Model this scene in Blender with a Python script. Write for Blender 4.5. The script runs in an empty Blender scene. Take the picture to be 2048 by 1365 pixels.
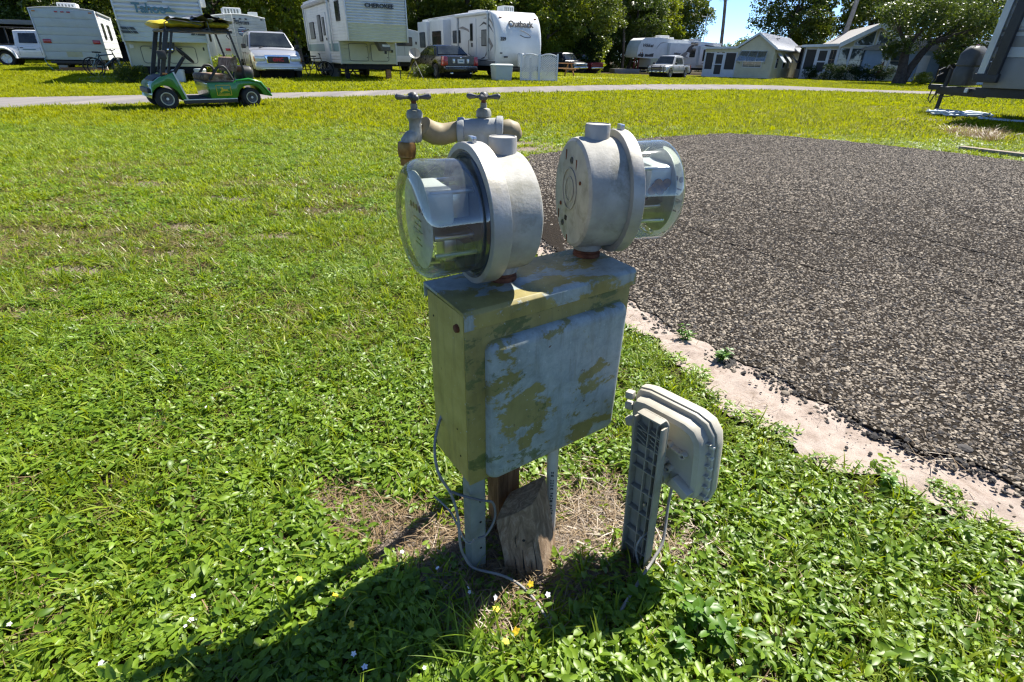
import bpy, bmesh, math, random
import numpy as np
from mathutils import Vector, Matrix
random.seed(7); RNG = np.random.default_rng(11)
sc = bpy.context.scene
COL = sc.collection
R = math.radians
# ------------------------------------------------------------------ camera
T, ROLL, CAMH = R(29.0), R(1.2), 1.0
fw = Vector((0, math.cos(T), -math.sin(T)))
r0 = Vector((1, 0, 0)); u0 = Vector((0, math.sin(T), math.cos(T)))
cr = r0 * math.cos(ROLL) + u0 * math.sin(ROLL)
cu = u0 * math.cos(ROLL) - r0 * math.sin(ROLL)
cam = bpy.data.cameras.new('camera'); cam.lens = 18; cam.sensor_width = 36; cam.sensor_fit = 'HORIZONTAL'
cam.clip_start = 0.02; cam.clip_end = 2000
co = bpy.data.objects.new('camera', cam); COL.objects.link(co)
m3 = Matrix((cr, cu, -fw)).transposed()
co.matrix_world = Matrix.Translation((0, 0, CAMH)) @ m3.to_4x4()
sc.camera = co
# ------------------------------------------------------------------ light
SUN_AZ, SUN_EL = R(46), R(52)
sv = Vector((math.cos(SUN_EL) * math.cos(SUN_AZ), math.cos(SUN_EL) * math.sin(SUN_AZ), math.sin(SUN_EL)))
sun = bpy.data.lights.new('sun', 'SUN'); sun.energy = 5.0; sun.angle = R(0.55); sun.color = (1, 0.955, 0.87)
so = bpy.data.objects.new('sun', sun); COL.objects.link(so); so.rotation_euler = sv.to_track_quat('Z', 'Y').to_euler()
so.location = (0, 0, 30)
w = bpy.data.worlds.new('World'); sc.world = w; w.use_nodes = True
wn = w.node_tree.nodes; sky = wn.new('ShaderNodeTexSky'); sky.sky_type = 'NISHITA'; sky.sun_disc = False
sky.sun_elevation = SUN_EL; sky.sun_rotation = R(90) - SUN_AZ; sky.altitude = 5000; sky.air_density = 0.8; sky.dust_density = 0.0; sky.ozone_density = 5.0
w.node_tree.links.new(sky.outputs[0], wn['Background'].inputs[0]); wn['Background'].inputs[1].default_value = 0.11
sc.view_settings.view_transform = 'Standard'; sc.view_settings.look = 'None'; sc.view_settings.gamma = 1
sc.view_settings.exposure = 1.2
sc.render.engine = 'CYCLES'
sc.cycles.max_bounces = 6; sc.cycles.diffuse_bounces = 2; sc.cycles.glossy_bounces = 3; sc.cycles.transmission_bounces = 6
sc.cycles.transparent_max_bounces = 12; sc.cycles.sample_clamp_indirect = 6; sc.cycles.caustics_reflective = False; sc.cycles.caustics_refractive = False
sc.cycles.use_denoising = True; sc.cycles.denoiser = 'OPENIMAGEDENOISE'; sc.cycles.denoising_input_passes = 'RGB_ALBEDO_NORMAL'; sc.cycles.denoising_prefilter = 'ACCURATE'
sc.cycles.use_adaptive_sampling = True; sc.cycles.adaptive_threshold = 0.02; sc.cycles.pixel_filter_type = 'BLACKMAN_HARRIS'; sc.cycles.filter_width = 1.3

# ------------------------------------------------------------------ materials
MATS = {}
def ramp(nt, stops, interp='LINEAR'):
    n = nt.nodes.new('ShaderNodeValToRGB'); e = n.color_ramp.elements; n.color_ramp.interpolation = interp
    while len(e) < len(stops): e.new(0.5)
    for k, (p, c) in enumerate(stops):
        e[k].position = p; e[k].color = (c[0], c[1], c[2], 1) if not isinstance(c, (int, float)) else (c, c, c, 1)
    return n
def noise(nt, scale, detail=4, rough=0.55, dist=0.0, vec=None, tex='ShaderNodeTexNoise'):
    n = nt.nodes.new(tex); n.inputs['Scale'].default_value = scale
    if 'Detail' in n.inputs: n.inputs['Detail'].default_value = detail; n.inputs['Roughness'].default_value = rough
    if 'Distortion' in n.inputs: n.inputs['Distortion'].default_value = dist
    if vec is not None: nt.links.new(vec, n.inputs['Vector'])
    return n
def newmat(name):
    m = bpy.data.materials.new(name); m.use_nodes = True; MATS[name] = m
    return m, m.node_tree, m.node_tree.nodes['Principled BSDF']
def coords(nt, kind='Object', scale=None):
    t = nt.nodes.new('ShaderNodeTexCoord'); o = t.outputs[kind]
    if scale:
        mp = nt.nodes.new('ShaderNodeMapping'); mp.inputs['Scale'].default_value = scale; nt.links.new(o, mp.inputs[0]); o = mp.outputs[0]
    return o
def mixc(nt, fac, a, b, mode='MIX'):
    n = nt.nodes.new('ShaderNodeMix'); n.data_type = 'RGBA'; n.blend_type = mode
    for sock, v in ((0, fac), (6, a), (7, b)):
        if hasattr(v, 'is_output') or isinstance(v, bpy.types.NodeSocket): nt.links.new(v, n.inputs[sock])
        elif sock == 0: n.inputs[0].default_value = v
        else: n.inputs[sock].default_value = (v[0], v[1], v[2], 1)
    return n.outputs[2]
def bump(nt, p, height, strength=0.3, dist=0.01):
    b = nt.nodes.new('ShaderNodeBump'); b.inputs['Strength'].default_value = strength; b.inputs['Distance'].default_value = dist
    nt.links.new(height, b.inputs['Height']); nt.links.new(b.outputs[0], p.inputs['Normal']); return b
def pm(name, c, c2=None, scale=6.0, rough=0.5, metal=0.0, spec=0.5, bmp=0.0, bscale=40, coat=0.0, dirt=None, dscale=2.0, damt=0.5):
    """procedural paint / plastic / metal: two tones by noise, optional grime with a shape of its own"""
    m, nt, p = newmat(name)
    c2 = c2 or tuple(x * 0.82 for x in c)
    v = coords(nt); n = noise(nt, scale, 5, 0.6, 0, v); r = ramp(nt, [(0.35, c2), (0.68, c)]); nt.links.new(n.outputs[0], r.inputs[0])
    col = r.outputs[0]
    if dirt:
        n2 = noise(nt, dscale, 8, 0.7, 0.4, v); r2 = ramp(nt, [(0.5, 0), (0.72, damt)]); nt.links.new(n2.outputs[0], r2.inputs[0])
        col = mixc(nt, r2.outputs[0], col, dirt)
    nt.links.new(col, p.inputs['Base Color'])
    rr = ramp(nt, [(0.3, min(1, rough * 1.15)), (0.75, rough * 0.85)]); nt.links.new(n.outputs[0], rr.inputs[0]); nt.links.new(rr.outputs[0], p.inputs['Roughness'])
    p.inputs['Metallic'].default_value = metal; p.inputs['Specular IOR Level'].default_value = spec; p.inputs['Coat Weight'].default_value = coat
    p.inputs['Coat Roughness'].default_value = 0.06
    if bmp:
        nb = noise(nt, bscale, 4, 0.6, 0, v); bump(nt, p, nb.outputs[0], bmp, 0.004)
    return m
def leafmat(name, c_lo, c_hi, dry=(0.3, 0.24, 0.08), dryamt=0.04, trans=0.38, rough=0.42, spec=0.45):
    """thin leaf: reflects and lets light through; each leaf and each plant has its own tone"""
    m, nt, p = newmat(name)
    a = nt.nodes.new('ShaderNodeAttribute'); a.attribute_name = 'shade'
    oi = nt.nodes.new('ShaderNodeObjectInfo')
    ad = nt.nodes.new('ShaderNodeMath'); ad.operation = 'MULTIPLY_ADD'; nt.links.new(oi.outputs['Random'], ad.inputs[0]); ad.inputs[1].default_value = 0.45
    ml = nt.nodes.new('ShaderNodeMath'); ml.operation = 'MULTIPLY'; ml.inputs[1].default_value = 0.55; nt.links.new(a.outputs['Fac'], ml.inputs[0]); nt.links.new(ml.outputs[0], ad.inputs[2])
    mid = tuple((x + y) / 2 for x, y in zip(c_lo, c_hi))
    r = ramp(nt, [(0.0, c_lo), (0.5, mid), (1 - dryamt, c_hi), (1.0, dry)]); nt.links.new(ad.outputs[0], r.inputs[0])
    nt.links.new(r.outputs[0], p.inputs['Base Color']); p.inputs['Roughness'].default_value = rough; p.inputs['Specular IOR Level'].default_value = spec
    tr = nt.nodes.new('ShaderNodeBsdfTranslucent'); hs = nt.nodes.new('ShaderNodeHueSaturation'); hs.inputs['Value'].default_value = 1.7; hs.inputs['Hue'].default_value = 0.487; hs.inputs['Saturation'].default_value = 1.05
    nt.links.new(r.outputs[0], hs.inputs['Color']); nt.links.new(hs.outputs[0], tr.inputs[0])
    mx = nt.nodes.new('ShaderNodeMixShader'); mx.inputs[0].default_value = trans
    nt.links.new(p.outputs[0], mx.inputs[1]); nt.links.new(tr.outputs[0], mx.inputs[2]); nt.links.new(mx.outputs[0], nt.nodes['Material Output'].inputs[0])
    return m
def glassmat(name, tint=(0.96, 0.985, 0.97), refl=0.09, rough=0.02, film=0.0):
    """thin clear shell: light goes through, edges reflect the surroundings"""
    m, nt, p = newmat(name); nt.nodes.remove(p)
    t = nt.nodes.new('ShaderNodeBsdfTransparent'); t.inputs[0].default_value = (*tint, 1)
    g = nt.nodes.new('ShaderNodeBsdfGlossy'); g.inputs['Roughness'].default_value = rough; g.inputs[0].default_value = (1, 1, 1, 1)
    lw = nt.nodes.new('ShaderNodeLayerWeight'); lw.inputs[0].default_value = 0.28
    mr = nt.nodes.new('ShaderNodeMapRange'); mr.inputs['To Min'].default_value = refl; mr.inputs['To Max'].default_value = 0.9; nt.links.new(lw.outputs['Fresnel'], mr.inputs[0])
    mx = nt.nodes.new('ShaderNodeMixShader'); nt.links.new(mr.outputs[0], mx.inputs[0]); nt.links.new(t.outputs[0], mx.inputs[1]); nt.links.new(g.outputs[0], mx.inputs[2])
    last = mx.outputs[0]
    if film:
        d = nt.nodes.new('ShaderNodeBsdfDiffuse'); d.inputs[0].default_value = (0.75, 0.8, 0.75, 1)
        n = noise(nt, 30, 6, 0.7, 0, coords(nt)); r = ramp(nt, [(0.4, film * 0.3), (0.75, film)]); nt.links.new(n.outputs[0], r.inputs[0])
        m2 = nt.nodes.new('ShaderNodeMixShader'); nt.links.new(r.outputs[0], m2.inputs[0]); nt.links.new(last, m2.inputs[1]); nt.links.new(d.outputs[0], m2.inputs[2]); last = m2.outputs[0]
    nt.links.new(last, nt.nodes['Material Output'].inputs[0])
    return m

# ------------------------------------------------------------------ mesh helpers
class MB:
    def __init__(s): s.v = []; s.f = []
    def add(s, vs, fs):
        o = len(s.v); s.v += [tuple(v) for v in vs]; s.f += [tuple(i + o for i in f) for f in fs]; return s
    def box(s, x0, x1, y0, y1, z0, z1, M=None):
        vs = [Vector((x, y, z)) for z in (z0, z1) for y in (y0, y1) for x in (x0, x1)]
        if M is not None: vs = [M @ v for v in vs]
        return s.add(vs, [(0, 2, 3, 1), (4, 5, 7, 6), (0, 1, 5, 4), (2, 6, 7, 3), (0, 4, 6, 2), (1, 3, 7, 5)])
    def tube(s, path, r, n=8, caps=True):
        P = [Vector(p) for p in path]; rs = r if isinstance(r, (list, tuple)) else [r] * len(P)
        rings = []; prev = None
        for i, p in enumerate(P):
            d = (P[min(i + 1, len(P) - 1)] - P[max(i - 1, 0)]).normalized()
            if prev is None:
                a = Vector((0, 0, 1)) if abs(d.z) < 0.9 else Vector((1, 0, 0)); u = d.cross(a).normalized()
            else:
                u = (prev - d * prev.dot(d)); u = u.normalized() if u.length > 1e-6 else d.orthogonal().normalized()
            prev = u; v = d.cross(u)
            rings.append([p + (u * math.cos(2 * math.pi * k / n) + v * math.sin(2 * math.pi * k / n)) * rs[i] for k in range(n)])
        return s.loft(rings, True, caps)
    def loft(s, rings, closed=True, caps=True):
        n = len(rings[0]); vs = [v for r in rings for v in r]; fs = []
        for i in range(len(rings) - 1):
            for k in range(n if closed else n - 1):
                a = i * n + k; b = i * n + (k + 1) % n; fs.append((a, b, b + n, a + n))
        if caps: fs.append(tuple(range(n))[::-1]); fs.append(tuple((len(rings) - 1) * n + k for k in range(n)))
        return s.add(vs, fs)
    def lathe(s, prof, o=(0, 0, 0), ax=(0, 0, 1), n=24, caps=True):
        o = Vector(o); ax = Vector(ax).normalized(); u = ax.orthogonal().normalized()
        if abs(ax.z) < 0.9: u = Vector((0, 0, 1)).cross(ax).normalized()
        v = ax.cross(u)
        rings = [[o + ax * t + (u * math.cos(2 * math.pi * k / n) + v * math.sin(2 * math.pi * k / n)) * max(r, 1e-5) for k in range(n)] for r, t in prof]
        return s.loft(rings, True, caps)
    def prism(s, poly, a0, a1, axis='y', M=None):
        """poly of 2D points; axis x: (y,z), y: (x,z), z: (x,y)"""
        def p3(p, a): return {'x': (a, p[0], p[1]), 'y': (p[0], a, p[1]), 'z': (p[0], p[1], a)}[axis]
        n = len(poly); vs = [Vector(p3(p, a)) for a in (a0, a1) for p in poly]
        if M is not None: vs = [M @ v for v in vs]
        fs = [tuple(range(n)), tuple(range(2 * n - 1, n - 1, -1))] + [(k, k + n, (k + 1) % n + n, (k + 1) % n) for k in range(n)]
        return s.add(vs, fs)
    def bar(s, p, q, w, h=None, up=(0, 0, 1)):
        p = Vector(p); q = Vector(q); h = h or w; d = (q - p).normalized(); u = Vector(up)
        if abs(d.dot(u)) > 0.98: u = Vector((1, 0, 0))
        a = d.cross(u).normalized() * w / 2; b = a.cross(d).normalized() * h / 2
        vs = [p - a - b, p + a - b, p + a + b, p - a + b, q - a - b, q + a - b, q + a + b, q - a + b]
        return s.add(vs, [(0, 1, 2, 3), (7, 6, 5, 4), (0, 4, 5, 1), (1, 5, 6, 2), (2, 6, 7, 3), (3, 7, 4, 0)])
    def mesh(s, name, mat=None, bevel=0.0, smooth=None, seg=2):
        me = bpy.data.meshes.new(name); me.from_pydata(s.v, [], s.f)
        bm = bmesh.new(); bm.from_mesh(me)
        bmesh.ops.recalc_face_normals(bm, faces=bm.faces)
        if bevel:
            es = [e for e in bm.edges if len(e.link_faces) == 2 and e.calc_face_angle(0) > 0.5]
            bmesh.ops.bevel(bm, geom=es, offset=bevel, segments=seg, affect='EDGES', profile=0.6, clamp_overlap=True)
        if smooth is not None or bevel:
            th = R(smooth if smooth is not None else 40)
            for f in bm.faces: f.smooth = True
            for e in bm.edges:
                if len(e.link_faces) == 2 and e.calc_face_angle(0) > th: e.smooth = False
        bm.to_mesh(me); bm.free()
        if mat: me.materials.append(MATS[mat] if isinstance(mat, str) else mat)
        return me
    def build(s, name, mat, parent=None, bevel=0.0, smooth=None, seg=2, label=None):
        return obj(name, s.mesh(name, mat, bevel, smooth, seg), parent, label)
def obj(name, me, parent=None, label=None):
    o = bpy.data.objects.new(name, me); COL.objects.link(o)
    if parent: o.parent = parent
    if label: o['label'] = label
    return o
def tag(o, label, cat, group=None, kind=None):
    o['label'] = label
    if cat: o['category'] = cat
    if group: o['group'] = group
    if kind: o['kind'] = kind
    return o
def thing(name, label, cat, loc=(0, 0, 0), rz=0.0, group=None):
    o = bpy.data.objects.new(name, None); COL.objects.link(o); o.location = loc; o.rotation_euler = (0, 0, rz)
    o.empty_display_size = 0.1
    return tag(o, label, cat, group)
def copytree(o, parent=None):
    c = o.copy(); COL.objects.link(c); c.parent = parent
    for ch in list(o.children): copytree(ch, c)
    return c
def bx(name, mat, parent, x0, x1, y0, y1, z0, z1, bevel=0.0, label=None):
    return MB().box(x0, x1, y0, y1, z0, z1).build(name, mat, parent, bevel, label=label)
def text(name, s, size, mat, parent, loc, rot=(R(90), 0, 0), bold=0.0, shear=0.0, space=1.0, ext=0.003, sx=1.0, align='CENTER'):
    cu_ = bpy.data.curves.new(name, 'FONT'); cu_.body = s; cu_.size = size; cu_.extrude = ext; cu_.offset = bold; cu_.shear = shear
    cu_.space_character = space; cu_.align_x = align; cu_.align_y = 'CENTER'; cu_.resolution_u = 3
    t = bpy.data.objects.new(name, cu_); COL.objects.link(t); bpy.context.view_layer.update()
    me = bpy.data.meshes.new_from_object(t.evaluated_get(bpy.context.evaluated_depsgraph_get()))
    bpy.data.objects.remove(t); bpy.data.curves.remove(cu_)
    me.materials.clear(); me.materials.append(MATS[mat]); o = obj(name, me, parent); o.location = loc; o.rotation_euler = rot; o.scale = (sx, 1, 1)
    return o
def rrect(x0, x1, z0, z1, r, n=4):
    pts = []
    for cx, cz, a0 in ((x1 - r, z1 - r, 0), (x0 + r, z1 - r, 90), (x0 + r, z0 + r, 180), (x1 - r, z0 + r, 270)):
        for k in range(n + 1):
            a = R(a0 + 90 * k / n); pts.append((cx + r * math.cos(a), cz + r * math.sin(a)))
    return pts
def smooth01(t): t = np.clip(t, 0, 1); return t * t * (3 - 2 * t)
def tz(x, y):
    """height of the land: level near the pedestals, falling a little towards the far houses"""
    s = 0.83 * np.asarray(x, float) + 0.55 * np.asarray(y, float)
    return -0.5 * smooth01((s - 18) / 30)
def tzf(x, y): return float(tz(x, y))
# ------------------------------------------------------------------ ground
def vnoise(x, y, scale, seed=0):
    r = np.random.default_rng(seed); tab = r.random((64, 64))
    u = np.asarray(x) / scale + 31.7 * seed; v = np.asarray(y) / scale + 17.3 * seed
    i = np.floor(u).astype(int); j = np.floor(v).astype(int); a = smooth01(u - i); b = smooth01(v - j)
    g = lambda p, q: tab[p % 64, q % 64]
    return (g(i, j) * (1 - a) + g(i + 1, j) * a) * (1 - b) + (g(i, j + 1) * (1 - a) + g(i + 1, j + 1) * a) * b
def fbm(x, y, scale, seed=0, o=3):
    t = 0; amp = 1; tot = 0
    for k in range(o): t = t + amp * vnoise(x, y, scale / 2 ** k, seed + k); tot += amp; amp *= 0.5
    return t / tot
def inpoly(x, y, poly):
    x = np.asarray(x); y = np.asarray(y); c = np.zeros(x.shape, bool); n = len(poly)
    for k in range(n):
        (x0, y0), (x1, y1) = poly[k], poly[(k + 1) % n]
        if y0 == y1: continue
        c ^= ((y0 > y) != (y1 > y)) & (x < (x1 - x0) * (y - y0) / (y1 - y0) + x0)
    return c
def rough_edge(poly, step, amp, seed=3, closed=True):
    out = []
    for k in range(len(poly) if closed else len(poly) - 1):
        a = np.array(poly[k]); b = np.array(poly[(k + 1) % len(poly)]); L = np.linalg.norm(b - a); n = max(1, int(L / step))
        nrm = np.array([-(b - a)[1], (b - a)[0]]) / max(L, 1e-6)
        for q in range(n):
            p = a + (b - a) * q / n; d = (fbm(p[0] * 1.0, p[1] * 1.0, step * 3.1, seed, 3) - 0.5) * 2 * amp; out.append(tuple(p + nrm * d))
    return out
PAD = [(0.12, 6.15), (0.5, 6.55), (1.12, 7.25), (2.2, 8.15), (3.31, 8.72), (4.2, 8.5), (4.89, 8.02), (5.6, 7.3), (6.16, 6.54), (7.5, 5.2), (9.5, 3.0), (9.5, -1.0), (2.6, -1.0), (2.0, 0.45), (1.62, 0.84), (1.39, 1.02), (1.18, 1.21), (0.95, 1.56), (0.72, 1.93), (0.53, 2.23), (0.33, 2.6), (0.12, 3.3), (0.06, 4.6)]
SAND = [(0.02, 3.2), (0.18, 2.7), (0.40, 2.22), (0.52, 1.95), (0.60, 1.74), (0.70, 1.37), (0.83, 1.13), (1.05, 1.0), (1.24, 0.87), (1.5, 0.6), (1.9, 0.1), (2.7, -0.8), (3.2, -0.8), (2.2, 0.5), (1.6, 1.1), (1.1, 1.6), (0.8, 2.2), (0.5, 2.8), (0.3, 3.4)]
ROAD = [(-40, -14.0), (-20, 2.6), (-9.56, 10.27), (-7.92, 11.75), (-5.05, 14.44), (-0.53, 17.6), (4.94, 21.23), (9.4, 23.1), (17.2, 25.8), (26, 29.5), (46, 40), (46, 47), (30, 38.5), (22.5, 36.0), (17.0, 36.5), (13.4, 33.6), (9.0, 29.0), (6.13, 26.9), (-0.65, 21.6), (-5.76, 16.75), (-11.4, 12.5), (-22, 3.9), (-42, -11.5)]
BARE = [(-2.035, 3.235, .30, .07), (-2.211, 2.467, .22, .06), (-1.748, 1.93, .28, .06), (-1.92, 2.715, .2, .06), (-1.528, 3.11, .18, .05), (-2.229, 2.148, .16, .05), (-1.422, 3.72, .3, .08), (-2.231, 3.95, .25, .07), (-2.912, 3.118, .35, .08), (-0.561, 5.908, .4, .2), (0.2, 6.75, .55, .28), (0.1, 7.3, .5, .2),
        (10.431, 15.389, 1.3, .35), (8.652, 11.851, .9, .25), (11.464, 17.442, 1.3, .3), (9.6, 14.4, .8, .2), (-0.29, 0.90, .13, .05), (-0.40, 0.96, .12, .04), (0.21, 0.94, .16, .13), (0.02, 0.73, .15, .09), (-0.05, 0.65, .10, .04), (-0.17, 0.81, .17, .08), (-0.10, 0.78, .13, .10), (0.05, .82, .2, .12), (.16, .84, .13, .08), (-0.41, 0.964, .12, .04), (-2.16, 1.966, .2, .05),
        (-19.2, 22.6, 3.2, .6), (-10.0, 12.75, .9, .35), (6.9, 27.2, 2.2, .55), (10.5, 29.9, 2.0, .5), (0.35, .84, .12, .08), (1.25, .78, .1, .06), (-3.2, 4.4, .4, .1), (-0.9, 4.9, .3, .06), (4.6, 8.9, .8, .16), (2.6, 8.9, .5, .1)]
def bareness(x, y):
    x = np.asarray(x, float); y = np.asarray(y, float); b = np.zeros(x.shape)
    wob = fbm(x, y, 0.25, 41, 3) - 0.5
    for cx, cy, rx, ry in BARE:
        sc_ = max(1.0, cy / 8); q = ((x - cx) / rx) ** 2 + ((y - cy) / ry) ** 2
        b = np.maximum(b, 1 - q * (0.55 + 0.0 * sc_) + wob * 1.2)
    return np.clip(b, 0, 1)
# surfaces
def m_ground():
    m, nt, p = newmat('soil'); v = coords(nt)
    a = nt.nodes.new('ShaderNodeAttribute'); a.attribute_name = 'bare'
    n1 = noise(nt, 55, 6, 0.75, 0.6, v); r1 = ramp(nt, [(0.3, (0.018, 0.014, 0.008)), (0.55, (0.055, 0.042, 0.022)), (0.78, (0.16, 0.12, 0.065))]); nt.links.new(n1.outputs[0], r1.inputs[0])
    n2 = noise(nt, 140, 5, 0.7, 0.2, v); r2 = ramp(nt, [(0.3, (0.09, 0.065, 0.045)), (0.55, (0.25, 0.205, 0.165)), (0.8, (0.36, 0.31, 0.26))]); nt.links.new(n2.outputs[0], r2.inputs[0])
    n3 = noise(nt, 9, 6, 0.7, 0, v); mr = nt.nodes.new('ShaderNodeMath'); mr.operation = 'MULTIPLY_ADD'; nt.links.new(n3.outputs[0], mr.inputs[0]); mr.inputs[1].default_value = 0.9; nt.links.new(a.outputs['Fac'], mr.inputs[2])
    r3 = ramp(nt, [(0.62, 0), (0.86, 1)]); nt.links.new(mr.outputs[0], r3.inputs[0])
    nt.links.new(mixc(nt, r3.outputs[0], r1.outputs[0], r2.outputs[0]), p.inputs['Base Color']); p.inputs['Roughness'].default_value = 0.95; p.inputs['Specular IOR Level'].default_value = 0.1
    bump(nt, p, n1.outputs[0], 0.8, 0.012)
m_ground()
def m_sand():
    m, nt, p = newmat('sand'); v = coords(nt)
    n1 = noise(nt, 14, 7, 0.75, 0.3, v); r1 = ramp(nt, [(0.28, (0.20, 0.15, 0.115)), (0.45, (0.35, 0.285, 0.24)), (0.7, (0.46, 0.39, 0.335))]); nt.links.new(n1.outputs[0], r1.inputs[0])
    vo = noise(nt, 120, vec=v, tex='ShaderNodeTexVoronoi'); r2 = ramp(nt, [(0.0, 1), (0.16, 0)]); nt.links.new(vo.outputs['Distance'], r2.inputs[0])
    n3 = noise(nt, 25, 3, 0.6, 0, v); r3 = ramp(nt, [(0.52, 0), (0.6, 1)]); nt.links.new(n3.outputs[0], r3.inputs[0])
    ml = nt.nodes.new('ShaderNodeMath'); ml.operation = 'MULTIPLY'; nt.links.new(r2.outputs[0], ml.inputs[0]); nt.links.new(r3.outputs[0], ml.inputs[1])
    nt.links.new(mixc(nt, ml.outputs[0], r1.outputs[0], (0.07, 0.055, 0.045)), p.inputs['Base Color']); p.inputs['Roughness'].default_value = 0.95; p.inputs['Specular IOR Level'].default_value = 0.15
    n4 = noise(nt, 60, 8, 0.8, 0.3, v); bump(nt, p, n4.outputs[0], 0.7, 0.009)
m_sand()
def m_asphalt(name, scale, binder, stones, bs=1.0, wear=0.5):
    m, nt, p = newmat(name); v = coords(nt, scale=(1, 1, 1)); mp = v.node; mp.inputs['Rotation'].default_value = (0, 0, R(-34)); mp.inputs['Scale'].default_value = (0.62, 1, 1)
    vo = noise(nt, scale, vec=v, tex='ShaderNodeTexVoronoi'); vo.inputs['Randomness'].default_value = 1
    hs = nt.nodes.new('ShaderNodeSeparateColor'); nt.links.new(vo.outputs['Color'], hs.inputs[0])
    rs = ramp(nt, stones); nt.links.new(hs.outputs[0], rs.inputs[0])
    rd = ramp(nt, [(0.40, 1), (0.62, 0)]); nt.links.new(vo.outputs['Distance'], rd.inputs[0])
    n = noise(nt, 1.3, 6, 0.65, 0, v); rn = ramp(nt, [(0.35, 0.45), (0.65, 1)]); nt.links.new(n.outputs[0], rn.inputs[0])
    ml = nt.nodes.new('ShaderNodeMath'); ml.operation = 'MULTIPLY'; nt.links.new(rd.outputs[0], ml.inputs[0]); nt.links.new(rn.outputs[0], ml.inputs[1])
    acol = mixc(nt, ml.outputs[0], binder, rs.outputs[0])
    v2 = coords(nt, scale=(1, 1, 1)); v2.node.inputs['Rotation'].default_value = (0, 0, R(34)); v2.node.inputs['Scale'].default_value = (1.5, .16, 1); st_ = noise(nt, 1.6, 6, .65, .3, v2); sr_ = ramp(nt, [(.35, (.72, .72, .74)), (.6, (1.0, .98, .94)), (.75, (1.18, 1.12, 1.02))]); nt.links.new(st_.outputs[0], sr_.inputs[0])
    acol = mixc(nt, 1.0, acol, sr_.outputs[0], 'MULTIPLY'); nt.links.new(acol, p.inputs['Base Color']); p.inputs['Roughness'].default_value = 0.97; p.inputs['Specular IOR Level'].default_value = 0.08
    inv = nt.nodes.new('ShaderNodeMath'); inv.operation = 'SUBTRACT'; inv.inputs[0].default_value = 1; nt.links.new(vo.outputs['Distance'], inv.inputs[1])
    bump(nt, p, inv.outputs[0], bs, 0.008)
m_asphalt('asphalt', 95, (0.034, 0.028, 0.022), [(0.0, (0.13, 0.105, 0.08)), (0.35, (0.25, 0.208, 0.158)), (0.7, (0.37, 0.31, 0.24)), (1.0, (0.50, 0.425, 0.33))], 1.0)
m_asphalt('road_asphalt', 60, (0.24, 0.225, 0.22), [(0.0, (0.26, 0.245, 0.24)), (0.5, (0.33, 0.315, 0.305)), (1.0, (0.42, 0.40, 0.385))], 0.25)
def m_pebble():
    m, nt, p = newmat('pebble'); oi = nt.nodes.new('ShaderNodeObjectInfo'); n = noise(nt, 3, 4, 0.6, 0, coords(nt)); ad = nt.nodes.new('ShaderNodeMath'); ad.operation = 'MULTIPLY_ADD'; nt.links.new(n.outputs[0], ad.inputs[0]); ad.inputs[1].default_value = 0.35; nt.links.new(oi.outputs['Random'], ad.inputs[2])
    r = ramp(nt, [(0.15, (0.06, 0.048, 0.037)), (0.5, (0.14, 0.115, 0.087)), (0.85, (0.22, 0.182, 0.138)), (1.2 / 1.25, (0.33, 0.28, 0.215))]); nt.links.new(ad.outputs[0], r.inputs[0]); nt.links.new(r.outputs[0], p.inputs['Base Color']); p.inputs['Roughness'].default_value = 0.8; p.inputs['Specular IOR Level'].default_value = 0.3
m_pebble()
pm('dark_stone', (0.075, 0.066, 0.06), (0.035, 0.032, 0.03), 25, 0.85, bmp=0.8, bscale=90)
pm('tar', (0.016, 0.015, 0.014), (0.028, 0.026, 0.024), 30, 0.95, spec=0.05, bmp=0.5, bscale=120)
pm('concrete', (0.52, 0.5, 0.47), (0.38, 0.36, 0.34), 4, 0.9, bmp=0.3, bscale=60)

def gridaxis(a, b, n, k):
    t = np.linspace(-1, 1, n); s = np.sinh(k * t) / np.sinh(k); return np.where(s < 0, -s * a, s * b)
gx = gridaxis(-320, 320, 261, 7.2); gy = gridaxis(-80, 420, 321, 7.0) + 1.3
GX, GY = np.meshgrid(gx, gy); fx = GX.ravel(); fy = GY.ravel()
br = bareness(fx, fy)
near = np.exp(-(np.hypot(fx, fy - 1) / 9) ** 2)
fz = tz(fx, fy) + near * ((fbm(fx, fy, 0.9, 5, 4) - 0.5) * 0.05 - 0.012 * br) - 0.006
onflat = inpoly(fx, fy, rough_edge(PAD, .3, 0)) | inpoly(fx, fy, ROAD) | (inpoly(fx - .03, fy - .03, SAND) & inpoly(fx + .03, fy + .03, SAND))
fz = np.where(onflat, tz(fx, fy) - 0.035, fz)
nxg, nyg = len(gx), len(gy)
idx = np.arange(nxg * nyg).reshape(nyg, nxg)
quads = np.stack([idx[:-1, :-1], idx[:-1, 1:], idx[1:, 1:], idx[1:, :-1]], -1).reshape(-1, 4)
me = bpy.data.meshes.new('ground'); me.from_pydata(np.stack([fx, fy, fz], -1).tolist(), [], quads.tolist())
at = me.attributes.new('bare', 'FLOAT', 'POINT'); at.data.foreach_set('value', br.astype(np.float32))
me.materials.append(MATS['soil']); me.polygons.foreach_set('use_smooth', [True] * len(me.polygons))
g = obj('ground', me); g['kind'] = 'structure'; g['label'] = 'grassy sandy soil of the lot'
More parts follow.
